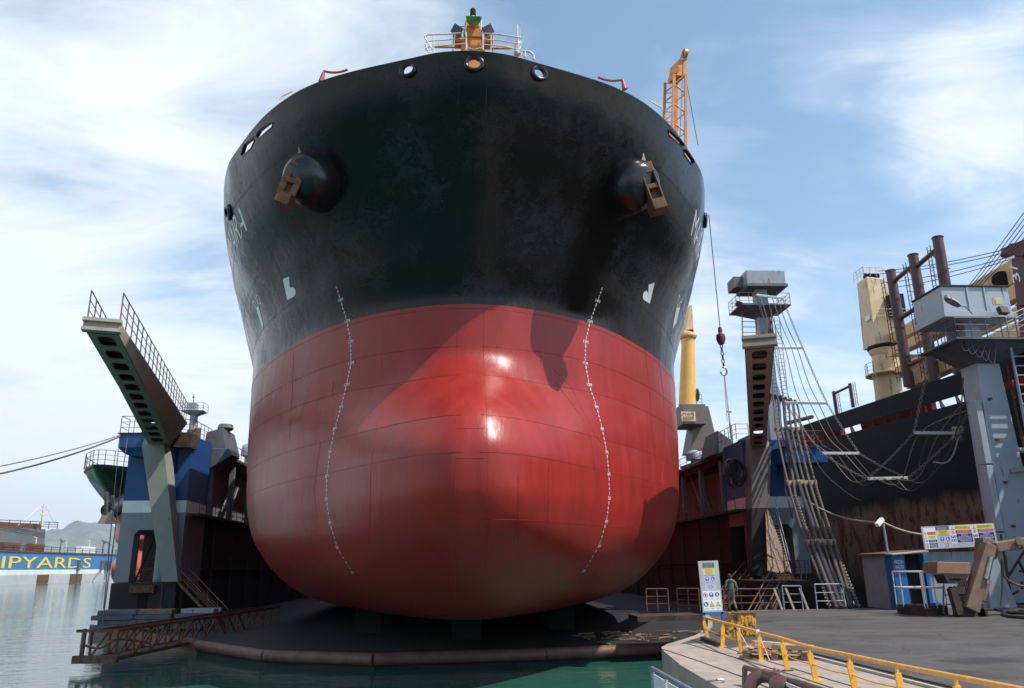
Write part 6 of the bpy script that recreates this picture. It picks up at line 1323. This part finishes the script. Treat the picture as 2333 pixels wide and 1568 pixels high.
# small boat-side panel fence at the water
fp = thing('panel_fence', 'white panelled walkway side with blue tube rail in the bottom corner beside the quay wall', 'panel fence', (3.8, 16, 0))
E_ = lambda x, y, Y: aY(x, y, Y)
a = E_(1486, 1523, 17.6); b = E_(1573, 1572, 14.8); dd = (b-a); b = a+dd*2.0
s = MB(); s.path([a-V((0, 0, 1.4)), a-V((0, 0, .05)), a, b], .045, 10); s.out('tube_rail', paint('tube_blue', (.20, .25, .34), .35, metal=.3, rust=.1), fp, smooth=True)
for k in range(5):
    p, q = a.lerp(b, (k+.08)/5), a.lerp(b, (k+.97)/5); s = MB(); s.add([p-V((0, 0, 1.2)), q-V((0, 0, 1.2)), q-V((0, 0, .1)), p-V((0, 0, .1))]+[x+V((.02, .02, 0)) for x in (p-V((0, 0, 1.2)), q-V((0, 0, 1.2)), q-V((0, 0, .1)), p-V((0, 0, .1)))], [(0, 1, 2, 3), (7, 6, 5, 4), (3, 2, 6, 7)])
    s.out('panel', paint('panel_white', (.55, .60, .65), .5, var=.06, rust=.15) if 'panel_white' not in D.materials else D.materials['panel_white'], fp)
s = MB()
for k in range(6): p = a.lerp(b, k/5); s.bar(p-V((0, 0, 1.4)), p-V((0, 0, .05)), .05)
s.bar(a-V((0, 0, .75)), b-V((0, 0, .75)), .035); s.out('frame', M['rail'], fp)
MB().box(3.2, 4.6, 2, 18, .2, .8).out('float', M['greydark'], fp)
# ------------------------------------------------------------------ shed, water cabinet, wide sign
sh = thing('shed', 'pale grey sheet metal shed standing in front of the old ship', 'shed', (25, 42, QZ))
YS = 40.6; S_ = lambda x, y, Y=YS: aY(x, y, Y)
sgm = paint('shed_grey', (.30, .33, .37), .5, var=.12, scale=1.2, rust=.15, streak=True, bump=.15, dirt=.2)
x0_, x1_, x2_ = S_(2030, 1380).x, S_(2092, 1380).x, S_(2302, 1380).x; zt_ = S_(2120, 1258).z
s = MB(); s.box(S_(2028, 1300).x, x2_-.5, YS+.3, YS+2.8, QZ, zt_); s.out('wall', sgm, sh, bevel=.02)
s = MB(); s.hexa([(x2_-1.1, YS-.05, QZ), (x2_+.35, YS-.05, QZ), (x2_+.35, YS+2.8, QZ), (x2_-.9, YS+2.8, QZ), (x2_-.9, YS-.02, zt_), (x2_-.35, YS-.02, zt_), (x2_-.35, YS+2.8, zt_), (x2_-.9, YS+2.8, zt_)]); s.out('side_panel', sgm, sh, bevel=.02)
zz2 = S_(2120, 1305).z
MB().box(S_(2095, 1300).x, x2_-.9, YS+.27, YS+.3, zz2, zz2+.03).out('seam', M['rustdark'], sh)
s = MB(); s.hexa([(S_(2008, 1260).x, YS-.3, zt_-.12), (S_(2105, 1260).x, YS-.3, zt_+.06), (S_(2105, 1260).x, YS+2.8, zt_+.06), (S_(2008, 1260).x, YS+2.8, zt_-.12), (S_(2008, 1260).x, YS-.3, zt_-.05), (S_(2105, 1260).x, YS-.3, zt_+.13), (S_(2105, 1260).x, YS+2.8, zt_+.13), (S_(2008, 1260).x, YS+2.8, zt_-.05)]); s.out('roof', M['rust'], sh)
wc = thing('water_cabinet', 'tall blue cabinet lettered fresh water at the left end of the grey shed', 'cabinet', S_(2060, 1388))
cb0, cb1 = S_(2046, 1388, YS-.4).x, S_(2075, 1388, YS-.4).x; ct = S_(2050, 1265, YS-.4).z
cbl = paint('cabinet_blue', (.01, .13, .34), .4, var=.12, rust=.08)
MB().box(cb0, cb1, YS-.5, YS+.25, QZ, ct).out('door', cbl, wc, bevel=.02)
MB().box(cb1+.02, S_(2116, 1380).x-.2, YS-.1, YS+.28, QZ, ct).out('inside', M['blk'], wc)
MB().box(S_(2116, 1380).x-.2, S_(2116, 1380).x, YS-.5, YS+.28, QZ, ct+.05).out('side', cbl, wc, bevel=.02)
s = MB(); s.hexa([(cb0-.15, YS-.9, ct+.0), (S_(2116, 1380).x-.1, YS-.9, ct+.15), (S_(2116, 1380).x-.1, YS+.3, ct+.2), (cb0-.15, YS+.3, ct+.05), (cb0-.15, YS-.9, ct+.05), (S_(2116, 1380).x-.1, YS-.9, ct+.2), (S_(2116, 1380).x-.1, YS+.3, ct+.25), (cb0-.15, YS+.3, ct+.1)]); s.out('canopy', M['khaki'], wc)
s = MB(); text(s, 'FRESH', ((cb0+cb1)/2, YS-.51, S_(2055, 1281, YS-.5).z), (1, 0, 0), (0, 0, 1), .27, (cb1-cb0)*.68); text(s, 'WATER', ((cb0+cb1)/2, YS-.51, S_(2055, 1293, YS-.5).z), (1, 0, 0), (0, 0, 1), .27, (cb1-cb0)*.68); s.out('lettering', M['wht'], wc, fix=False)
ws = thing('wide_sign', 'wide yard sign board with yellow, red and navy safety panels above the shed', 'sign', S_(2190, 1255))
o = S_(2112, 1252, YS-.2); rr_ = S_(2279, 1243, YS-.2)-o; uu = S_(2105, 1200, YS-.2)-o; W_ = rr_.length; H_ = uu.length*1.0
r_ = rr_.normalized(); u_ = V((0, 0, 1)); u_ = (u_-r_*u_.dot(r_)).normalized(); n_ = r_.cross(u_); o = o-r_*.1
s = MB(); q = [o, o+r_*W_, o+r_*W_+u_*H_, o+u_*H_]; s.hexa([p-n_*.06 for p in q]+q); s.out('board', sgrey, ws)
b = Board(o, r_, u_, W_, H_)
b.rect(.02, .03, .19, .94, 5, .002)
b.rect(.07, .62, .18, .75, 2, .004); b.rect(.07, .46, .18, .58, 1, .004)
for i, y in enumerate((.31, .18, .06)): b.rect(.07, y, .185, y+.10, 0, .004); b.lines(.1275, y+.068, 2, .036, W_*.09, .045, 5, .006, i); b.man(.043, y+.05, H_*.05, (1, 3, 0)[i])
b.no(.043, .685, H_*.055); b.tri(.043, .52, H_*.055); b.lines(.125, .715, 3, .04, W_*.09, .04, 5, .006, 4); b.lines(.125, .55, 3, .036, W_*.07, .04, 4, .006, 1)
b.rect(.19, .03, .385, .98, 3, .003); b.rect(.19, .80, .37, .98, 0, .005); b.rect(.195, .59, .375, .80, 1, .005); b.txt('ΝΑΥΠΗΓΕΙΑ ΧΑΛΚΙΔΑΣ Α.Ε.', .28, .935, .08, 1, .007, W_*.165); b.lines(.28, .89, 3, .033, W_*.15, .05, 5, .007); b.lines(.285, .765, 5, .036, W_*.12, .05, 4, .007, 2)
b.man(.255, .41, H_*.085, 0); b.man(.335, .41, H_*.085, 1); b.disc(.305, .15, H_*.09, 2, .005); b.disc(.305, .15, H_*.07, 5, .007); b.txt('30', .305, .15, .19, 4, .009); b.lines(.255, .29, 2, .03, W_*.04, .03, 0, .006); b.lines(.335, .29, 2, .03, W_*.04, .03, 0, .006); b.txt('ΥΠΟΧΡΕΩΤΙΚΑ ΤΑ ΠΑΡΑΚΑΤΩ', .29, .555, .06, 0, .007, W_*.14)
for k, (x0_, big, l1, l2, bt_) in enumerate(((.385, 'ΝΑΥΠΗΓΕΙΑ ΧΑΛΚΙΔΑΣ Α.Ε.', 'ΑΠΑΓΟΡΕΥΕΤΑΙ Η ΕΙΣΟΔΟΣ', 'ΣΤΟΥΣ ΜΗ ΕΧΟΝΤΕΣ ΕΡΓΑΣΙΑ', ['ΦΟΡΑΤΕ', 'ΜΕΣΑ ΑΤΟΜΙΚΗΣ', 'ΠΡΟΣΤΑΣΙΑΣ ΟΠΩΣ', 'ΠΡΟΒΛΕΠΕΤΑΙ']), (.685, 'CHALKIS SHIPYARDS S.A.', 'NO ADMITANCE FOR', 'UNAUTHORISED PERSONNEL', ['WEAR PERSONAL', 'PROTECTIVE', 'EQUIPMENT', '']))):
    b.rect(x0_, .20, x0_+.295, .97, 5, .002+.001*k); b.rect(x0_+.065, .78, x0_+.285, .95, 1, .005); b.txt(big, x0_+.175, .865, .17, 4, .008, W_*.2); b.rect(x0_+.07, .62, x0_+.288, .765, 2, .005); b.txt(l1, x0_+.18, .725, .08, 5, .008, W_*.17); b.txt(l2, x0_+.18, .66, .08, 5, .008, W_*.2)
    b.rect(x0_+.075, .22, x0_+.29, .60, 0, .005)
    for i, t_ in enumerate(bt_):
        if t_: b.txt(t_, x0_+.183, .545-i*.09, .12, 5, .008, W_*(.09, .17, .195, .15)[i])
    b.tri(x0_+.033, .86, H_*.09); b.no(x0_+.033, .68, H_*.075)
    for i, (dx, dy, kd) in enumerate(((.018, .49, 0), (.05, .49, 3), (.02, .33, 2), (.052, .33, 1))): b.man(x0_+dx, dy, H_*.066, kd)
b.out(ws)
cp = thing('camera_pole', 'thin pole beside the wide sign carrying a pale box shaped camera', 'camera pole', S_(2022, 1262))
s = MB(); s.tube(S_(2023, 1262, YS+.2), S_(2012, 1192, YS+.2), .06, 8); s.out('pole', M['grey'], cp)
s = MB(); p = S_(2004, 1190, YS-.1); s.obox(p, .62, .22, .2, .5, 0, -.55); s.out('camera_box', M['white'], cp, bevel=.02)
# lift basket and boom
lb = thing('lift_basket', 'rusty work platform basket with tube rails resting on the quay', 'work platform', G(2120, 1402))
YL = G(2120, 1403).y; Lq = lambda x, y, Y=YL: aY(x, y, Y)
xa, xb, xc = Lq(2088, 1390).x, Lq(2110, 1390).x, Lq(2156, 1390).x; zf = QZ+.02
s = MB(); base = [(xa, YL+1.0), (xa+.35, YL-.1), (xc, YL-.1), (xc, YL+1.6), (xa, YL+1.6)]
s.prism([V((x, y, zf)) for x, y in base], V((0, 0, .05)))
for (p, q) in zip(base, base[1:]+base[:1]): s.bar(V((*p, zf+.2)), V((*q, zf+.2)), .04, .42)
s.out('tray', M['rustdark'], lb)
zt1, zt2_ = Lq(2100, 1303).z, Lq(2100, 1340).z
bp_ = [V((*p, zf)) for p in base]
for p in bp_+[bp_[1].lerp(bp_[2], .12), bp_[1].lerp(bp_[2], .55)]: MB().tube(p+V((0, 0, .3)), V((p.x, p.y, zt1)), .03, 8).out('upright', M['rail'], lb, smooth=True)
for z in (zt1, zt2_):
    s = MB()
    for p, q in zip(bp_, bp_[1:]+bp_[:1]): s.tube(V((p.x, p.y, z)), V((q.x, q.y, z)), .035, 8)
    s.out('rail', M['rail'], lb, smooth=True)
jc = MB(); jx = Lq(2134, 1390, YL+.6); jc.hexa([(jx.x-.22, jx.y-.12, zf+.05), (jx.x+.22, jx.y-.12, zf+.05), (jx.x+.22, jx.y+.12, zf+.05), (jx.x-.22, jx.y+.12, zf+.05), (jx.x-.2, jx.y-.12, zf+.5), (jx.x+.2, jx.y-.12, zf+.5), (jx.x+.2, jx.y+.12, zf+.5), (jx.x-.2, jx.y+.12, zf+.5)]); jc.tube((jx.x+.1, jx.y, zf+.5), (jx.x+.1, jx.y, zf+.56), .05, 8)
jc.out('jerrycan', flat('jerry_blue', (.03, .12, .45), .35), None, bevel=.04, label='blue plastic jerrycan standing in the work platform basket', cat='jerrycan')
bm_ = thing('boom_lift_arm', 'rusty articulated lift boom folded down on the quay with an overhead arm', 'boom lift', G(2215, 1405))
YL2 = G(2215, 1406).y; A2 = lambda x, y, Y=YL2: aY(x, y, Y)
s = MB(); p = [A2(2135, 1280), A2(2211, 1282), A2(2211, 1309), A2(2135, 1307)]; s.add(p+[x+V((.1, 1.3, 0)) for x in p], [(0, 1, 2, 3), (7, 6, 5, 4), (0, 4, 5, 1), (1, 5, 6, 2), (2, 6, 7, 3), (3, 7, 4, 0)]); s.out('housing_box', paint('box_brown', (.26, .14, .075), .6, var=.2), bm_, bevel=.03)
s = MB(); s.hexa([A2(2160, 1330), A2(2198, 1330), A2(2198, 1330)+V((0, .8, 0)), A2(2160, 1330)+V((0, .8, 0)), A2(2150, 1309), A2(2208, 1309), A2(2208, 1309)+V((0, .8, 0)), A2(2150, 1309)+V((0, .8, 0))]); s.bar(A2(2165, 1345), A2(2195, 1345), .25, .3); s.bar(A2(2168, 1340), A2(2185, 1400), .3, .3)
for k in range(6): s.path(crv([A2(2165+k*5, 1318), A2(2200-k*3, 1322+k), A2(2200-k*4, 1345), A2(2188-k*2, 1368)], 4), .035, 5)
s.out('rotator', M['rustdark'], bm_)
s = MB(); s.ladder(A2(2162, 1398), A2(2162, 1335), .5, .035, .3); s.out('ladder', M['rustdark'], bm_)
lift = paint('lift_brown', (.20, .12, .085), .6, var=.25, scale=2, rust=.2)
boom('lower_arm', A2(2208, 1390), A2(2252, 1240), .55, .62, .50, lift, bm_)
boom('lift_cylinder', A2(2232, 1368), A2(2246, 1318), .34, .34, .34, lift, bm_)
s = MB(); s.tube(A2(2246, 1320, YL2-.3), A2(2258, 1270, YL2-.3), .12, 12); s.tube(A2(2250, 1330, YL2-.3), A2(2253, 1312, YL2-.3), .06, 10); s.out('piston', M['steel'], bm_, smooth=True)
s = MB(); s.prism([A2(2187, 1408), A2(2185, 1375), A2(2210, 1362), A2(2240, 1375), A2(2248, 1408)], V((0, .5, 0))); s.lathe([(.25, 0), (.25, .7)], A2(2240, 1400), (0, 1, 0), 14); s.out('knuckle', M['rustdark'], bm_)
boom('upper_arm', A2(2262, 1248), A2(2400, 1228), .55, .42, .5, lift, bm_)
s = MB(); s.prism([A2(2238, 1270), A2(2240, 1225), A2(2262, 1228), A2(2282, 1250), A2(2270, 1275)], V((0, .6, 0)))
for x, y in ((2320, 1234), (2335, 1243)): s.lathe([(.18, 0), (.18, .1)], A2(x, y, YL2-.35), (0, -1, 0), 14)
s.out('elbow', lift, bm_, bevel=.02)
s = MB(); s.path(crv([A2(2283, 1280), A2(2286, 1310), A2(2310, 1330), A2(2345, 1338)], 6), .05, 6); s.path(crv([A2(2282, 1275), A2(2284, 1340), A2(2280, 1380)], 5), .035, 6); s.out('hydraulic_hose', M['hose'], bm_, smooth=True)
for i, (pts, l) in enumerate((([(2235, 1394), (2270, 1392), (2310, 1400), (2370, 1403)], 'black hose lying along the quay at the foot of the lift arm'), ([(2345, 1412), (2300, 1408), (2285, 1400), (2310, 1395), (2360, 1396)], 'looped black hose at the right edge of the quay'))):
    s = MB(); s.path(crv([G(*p)+V((0, 0, .07)) for p in pts], 6), .07, 8); s.out('ground_hose', M['hosedark'], None, smooth=True, label=l, cat='hose')
s = MB(); c = G(2322, 1380)+V((.3, .4, .8))
for k in range(5): s.tube(c+V((rnd.uniform(-.6, .6), 0, rnd.uniform(-.5, 2.0))), c+V((rnd.uniform(-.6, 1.6), .3, rnd.uniform(-.7, 3.2))), .07, 8)
s.out('machinery', M['rustdark'], None, label='tangle of dark pipes and fittings at the foot of the far right tower', cat='machinery')
# ------------------------------------------------------------------ fences at the far edge of the quay
def fence(pts, h, rows, sp, lab, mat='railrust', r=.035):
    t = thing('fence', lab, 'fence', pts[0], group='rusty fences along the far edge of the quay')
    U = V((0, 0, 1))
    for k in range(rows):
        s = MB(); s.path([V(p)+U*h*(k+1)/rows for p in pts], r if k == rows-1 else r*.6, 6); s.out('rail', M[mat], t, smooth=True)
    for a, b in zip(pts[:-1], pts[1:]):
        a, b = V(a), V(b); n = max(1, round((b-a).length/sp))
        for i in range(n+1): MB().tube(a.lerp(b, i/n), a.lerp(b, i/n)+U*h, r, 6).out('post', M[mat], t)
fence([G(1474, 1393), G(1524, 1393)], 1.12, 3, .55, 'low rusty fence left of the tall safety sign, nearest the red hull')
fence([G(1545, 1392), G(1595, 1393)], 1.12, 4, .65, 'rusty mesh like fence directly left of the tall safety sign')
fence([G(1612, 1393), G(1690, 1390), G(1778, 1390)], 1.05, 3, 1.15, 'rusty fence behind the walking worker')
fence([G(1787, 1391), G(1830, 1391)], 1.2, 3, 1.0, 'short fence with pale leaning posts beside the hose bundle', 'grey', .035)
fence([G(1862, 1389), G(1926, 1388)], 1.25, 3, 1.4, 'grey tube fence panel in front of the thick hoses', 'grey', .035)
for k, x in enumerate((1771, 1798, 1830)):
    a, b = G(x+12, 1391), G(x-3, 1391)+V((0, 0, 1.1)); s = MB(); s.bar(a, b, .11, .05); s.out('leaning_post', M['ragm'], None, label=['leftmost', 'middle', 'rightmost'][k]+' of three pale leaning posts on the far quay edge', cat='post', group='pale leaning posts')
s = MB(); a, b = G(1452, 1400), G(1600, 1396); s.hexa([V((a.x, a.y, 1.9)), V((b.x, b.y, 1.9)), V((b.x, b.y+2.2, 1.9)), V((a.x, a.y+2.2, 1.9)), V((a.x, a.y, 2.15)), V((b.x, b.y, 2.15)), V((b.x, b.y+2.2, 2.15)), V((a.x, a.y+2.2, 2.15))]); s.out('ramp', M['rustdark'], None, label='dark steel ramp joining the quay to the floating dock left of the sign', cat='ramp')
s = MB()
for k in range(12): s.path(crv([G(1895+k*1.5, 1345+k)+V((0, 0, .8-k*.02)), G(1905+k*2, 1360)+V((0, 0, .5)), G(1915+k*3, 1382)+V((0, 0, .1))], 4), .03, 5)
s.out('rope_bundle', M['rail'], None, smooth=True, label='frayed pale rope bundle at the foot of the thick hoses', cat='rope')
# ------------------------------------------------------------------ people
def skin(name, verts, edges, radii, root, mat, parent, sub=2):
    me = D.meshes.new(name); me.from_pydata([tuple(v) for v in verts], edges, []); o = D.objects.new('t', me); COL.objects.link(o)
    o.modifiers.new('s', 'SKIN'); sl = me.skin_vertices[0].data
    for i, r in enumerate(radii): sl[i].radius = (r, r) if not isinstance(r, tuple) else r; sl[i].use_root = (i == root)
    m = o.modifiers.new('u', 'SUBSURF'); m.levels = sub; m.render_levels = sub
    bpy.context.view_layer.update(); nm = D.meshes.new_from_object(o.evaluated_get(bpy.context.evaluated_depsgraph_get())); D.objects.remove(o)
    s = MB(); s.v = [v.co.copy() for v in nm.vertices]; s.f = [tuple(p.vertices) for p in nm.polygons]; s.m = [0]*len(s.f); return s
def hand(c, d, side, k):
    """palm with four unequal curled fingers and a thumb, as short skinned chains; returns MB"""
    d = d.normalized(); lat = V((0, 1, 0)); inw = V((-side, 0, 0)); out = MB()
    vs = [c, c+d*.045*k, c+d*.09*k]; b = skin('p', vs, [(0, 1), (1, 2)], [(.020*k, .030*k), (.016*k, .040*k), (.013*k, .040*k)], 0, None, None, 1); out.add(b.v, b.f)
    for i, (off, L_) in enumerate(((-.030, .070), (-.010, .080), (.011, .075), (.030, .058))):
        p0 = c+d*.082*k+lat*off*k; p1 = p0+(d+inw*.15)*L_*.45*k; p2 = p1+(d*.8+inw*.6).normalized()*L_*.32*k; p3 = p2+(d*.4+inw).normalized()*L_*.25*k
        b = skin('f', [p0, p1, p2, p3], [(0, 1), (1, 2), (2, 3)], [.0095*k, .009*k, .0082*k, .007*k], 0, None, None, 1); out.add(b.v, b.f)
    p0 = c+d*.03*k-lat*.028*k; p1 = p0+(d*.5-lat*.9+inw*.2).normalized()*.035*k; p2 = p1+(d*.9-lat*.3+inw*.4).normalized()*.03*k
    b = skin('f', [p0, p1, p2], [(0, 1), (1, 2)], [.012*k, .011*k, .009*k], 0, None, None, 1); out.add(b.v, b.f); return out
wk = thing('person', 'worker in grey hooded overalls and dark cap walking away beside the safety sign', 'person', G(1669, 1393), local=False)
wb = G(1669, 1393); k = 1.80/1.75; base = V((wb.x, wb.y, QZ))
J = lambda x, y, z: base+V((x, y, z))*k
# seen from behind, mid-stride: his right leg (picture right) behind and bent a little, left arm bent forward
vs = [J(0, 0, .98), J(0, -.02, 1.18), J(0, -.04, 1.36), J(.0, -.03, 1.46), J(0, 0, 1.53),      # pelvis, belly, chest, neck base, neck
      J(-.10, 0, .90), J(-.11, .14, .50), J(-.115, .04, .09), J(-.12, .18, .035),          # left leg, forward
      J(.09, 0, .90), J(.10, .02, .50), J(.11, -.30, .13), J(.115, -.20, .03),             # right leg, trailing
      J(-.20, -.03, 1.41), J(-.29, -.06, 1.14), J(-.26, .12, .96),                        # left arm
      J(.20, -.03, 1.41), J(.29, -.08, 1.13), J(.31, .02, .88)]
ed = [(0, 1), (1, 2), (2, 3), (3, 4), (0, 5), (5, 6), (6, 7), (7, 8), (0, 9), (9, 10), (10, 11), (11, 12), (3, 13), (13, 14), (14, 15), (3, 16), (16, 17), (17, 18)]
ra = [(.165, .125), (.17, .125), (.185, .13), (.13, .10), .062, .105, .078, .052, .042, .105, .080, .052, .042, .082, .058, .042, .082, .058, .042]
body = skin('body', vs, ed, [(x[0]*k, x[1]*k) if isinstance(x, tuple) else x*k for x in ra], 0, None, None, 2)
bd = MB(); bd.add(body.v, body.f); skinm = flat('skin', (.30, .16, .10), .6)
overall = paint('overalls', (.13, .125, .11), .9, var=.35, scale=9, bump=.6, bscale=14)
for (c_, d_, sd_) in ((J(-.26, .125, .955), V((-.02, .35, -.9)), 1), (J(.31, .03, .87), V((.02, .2, -1)), -1)):
    bd.k = 1; h_ = hand(c_, d_, sd_, k); bd.add(h_.v, h_.f)
bd.out('body', [overall, skinm], wk, smooth=True, ang=180)
hd = MB(); hc = J(-.01, .02, 1.655); hd.ball(hc, .098*k, 20, 1.22, .84, 1.0)
hd.tube(hc-V((0, 0, .15)), hc-V((0, 0, .05)), .055, 12)
for sx in (-1, 1): hd.ball(hc+V((sx*.083*k, .0, -.01)), .022*k, 8, 1.4, .5)
hd.add([hc+V((-.014, .09, .0)), hc+V((.014, .09, .0)), hc+V((0, .125, -.03)), hc+V((0, .088, .035))], [(0, 1, 2), (0, 2, 3), (1, 3, 2)])
h_ = hd.out('head', skinm, wk, smooth=True, ang=180)
MB().ball(hc+V((0, -.012, -.015)), .103*k, 16, 1.0, .84, .95).out('hair', flat('hair_dark', (.02, .016, .014), .8), h_, smooth=True, ang=180)
s = MB(); s.lathe([(.103*k, 0), (.106*k, .03), (.10*k, .075), (.07*k, .115), (.01, .128)], hc+V((0, .0, .025)), (0, 0, 1), 20); s.add([hc+V((-.075, .07, .035)), hc+V((.075, .07, .035)), hc+V((.05, .19, .02)), hc+V((-.05, .19, .02)), hc+V((-.075, .07, .045)), hc+V((.075, .07, .045)), hc+V((.05, .19, .028)), hc+V((-.05, .19, .028))], [(0, 1, 2, 3), (7, 6, 5, 4), (2, 6, 7, 3), (0, 3, 7, 4), (1, 5, 6, 2)]); s.out('cap', flat('cap_dark', (.02, .02, .03), .8), wk, smooth=True, ang=60)
s = MB(); hb = J(0, -.13, 1.47); s.ball(hb, .12*k, 14, .75, 1.0, .55); s.path([J(.14*math.cos(a), -.02+.11*math.sin(a), 1.47+.02*math.sin(a)) for a in np.linspace(-3.2, .1, 9)], .05*k, 8); s.out('hood', overall, wk, smooth=True, ang=180)
s = MB(); s.path([J(.175*math.cos(a), -.0+.13*math.sin(a), 1.03) for a in np.linspace(0, 6.283, 20)], .022, 6); s.out('belt', flat('belt', (.04, .036, .03), .8), wk, smooth=True)
for (h_, t_) in ((J(-.115, .02, .05), J(-.12, .2, .035)), (J(.11, -.31, .09), J(.115, -.17, .03))):
    s = MB(); s.hexa([h_+V((-.05, -.05, -.06)), h_+V((.05, -.05, -.06)), t_+V((.05, .04, -.035)), t_+V((-.05, .04, -.035)), h_+V((-.05, -.05, .08)), h_+V((.05, -.05, .08)), t_+V((.045, .03, .03)), t_+V((-.045, .03, .03))]); s.out('shoe', flat('boot', (.03, .025, .022), .7), wk, bevel=.02)
# ------------------------------------------------------------------ haze: one closed box of thin air round everything but the sky
m = D.materials.new('haze_air'); m.use_nodes = True; nt = m.node_tree; N = nt.nodes; L = nt.links; N.clear()
pv = nd('ShaderNodeVolumePrincipled'); pv.inputs['Color'].default_value = (.72, .84, 1, 1); pv.inputs['Density'].default_value = HAZE; pv.inputs['Anisotropy'].default_value = .2
mo = nd('ShaderNodeOutputMaterial'); L.new(pv.outputs[0], mo.inputs['Volume'])
if HAZE: 
    s = MB(); s.box(-16500, 16500, -700, 22500, -20, 1600); s.out('haze', m, kind='stuff')
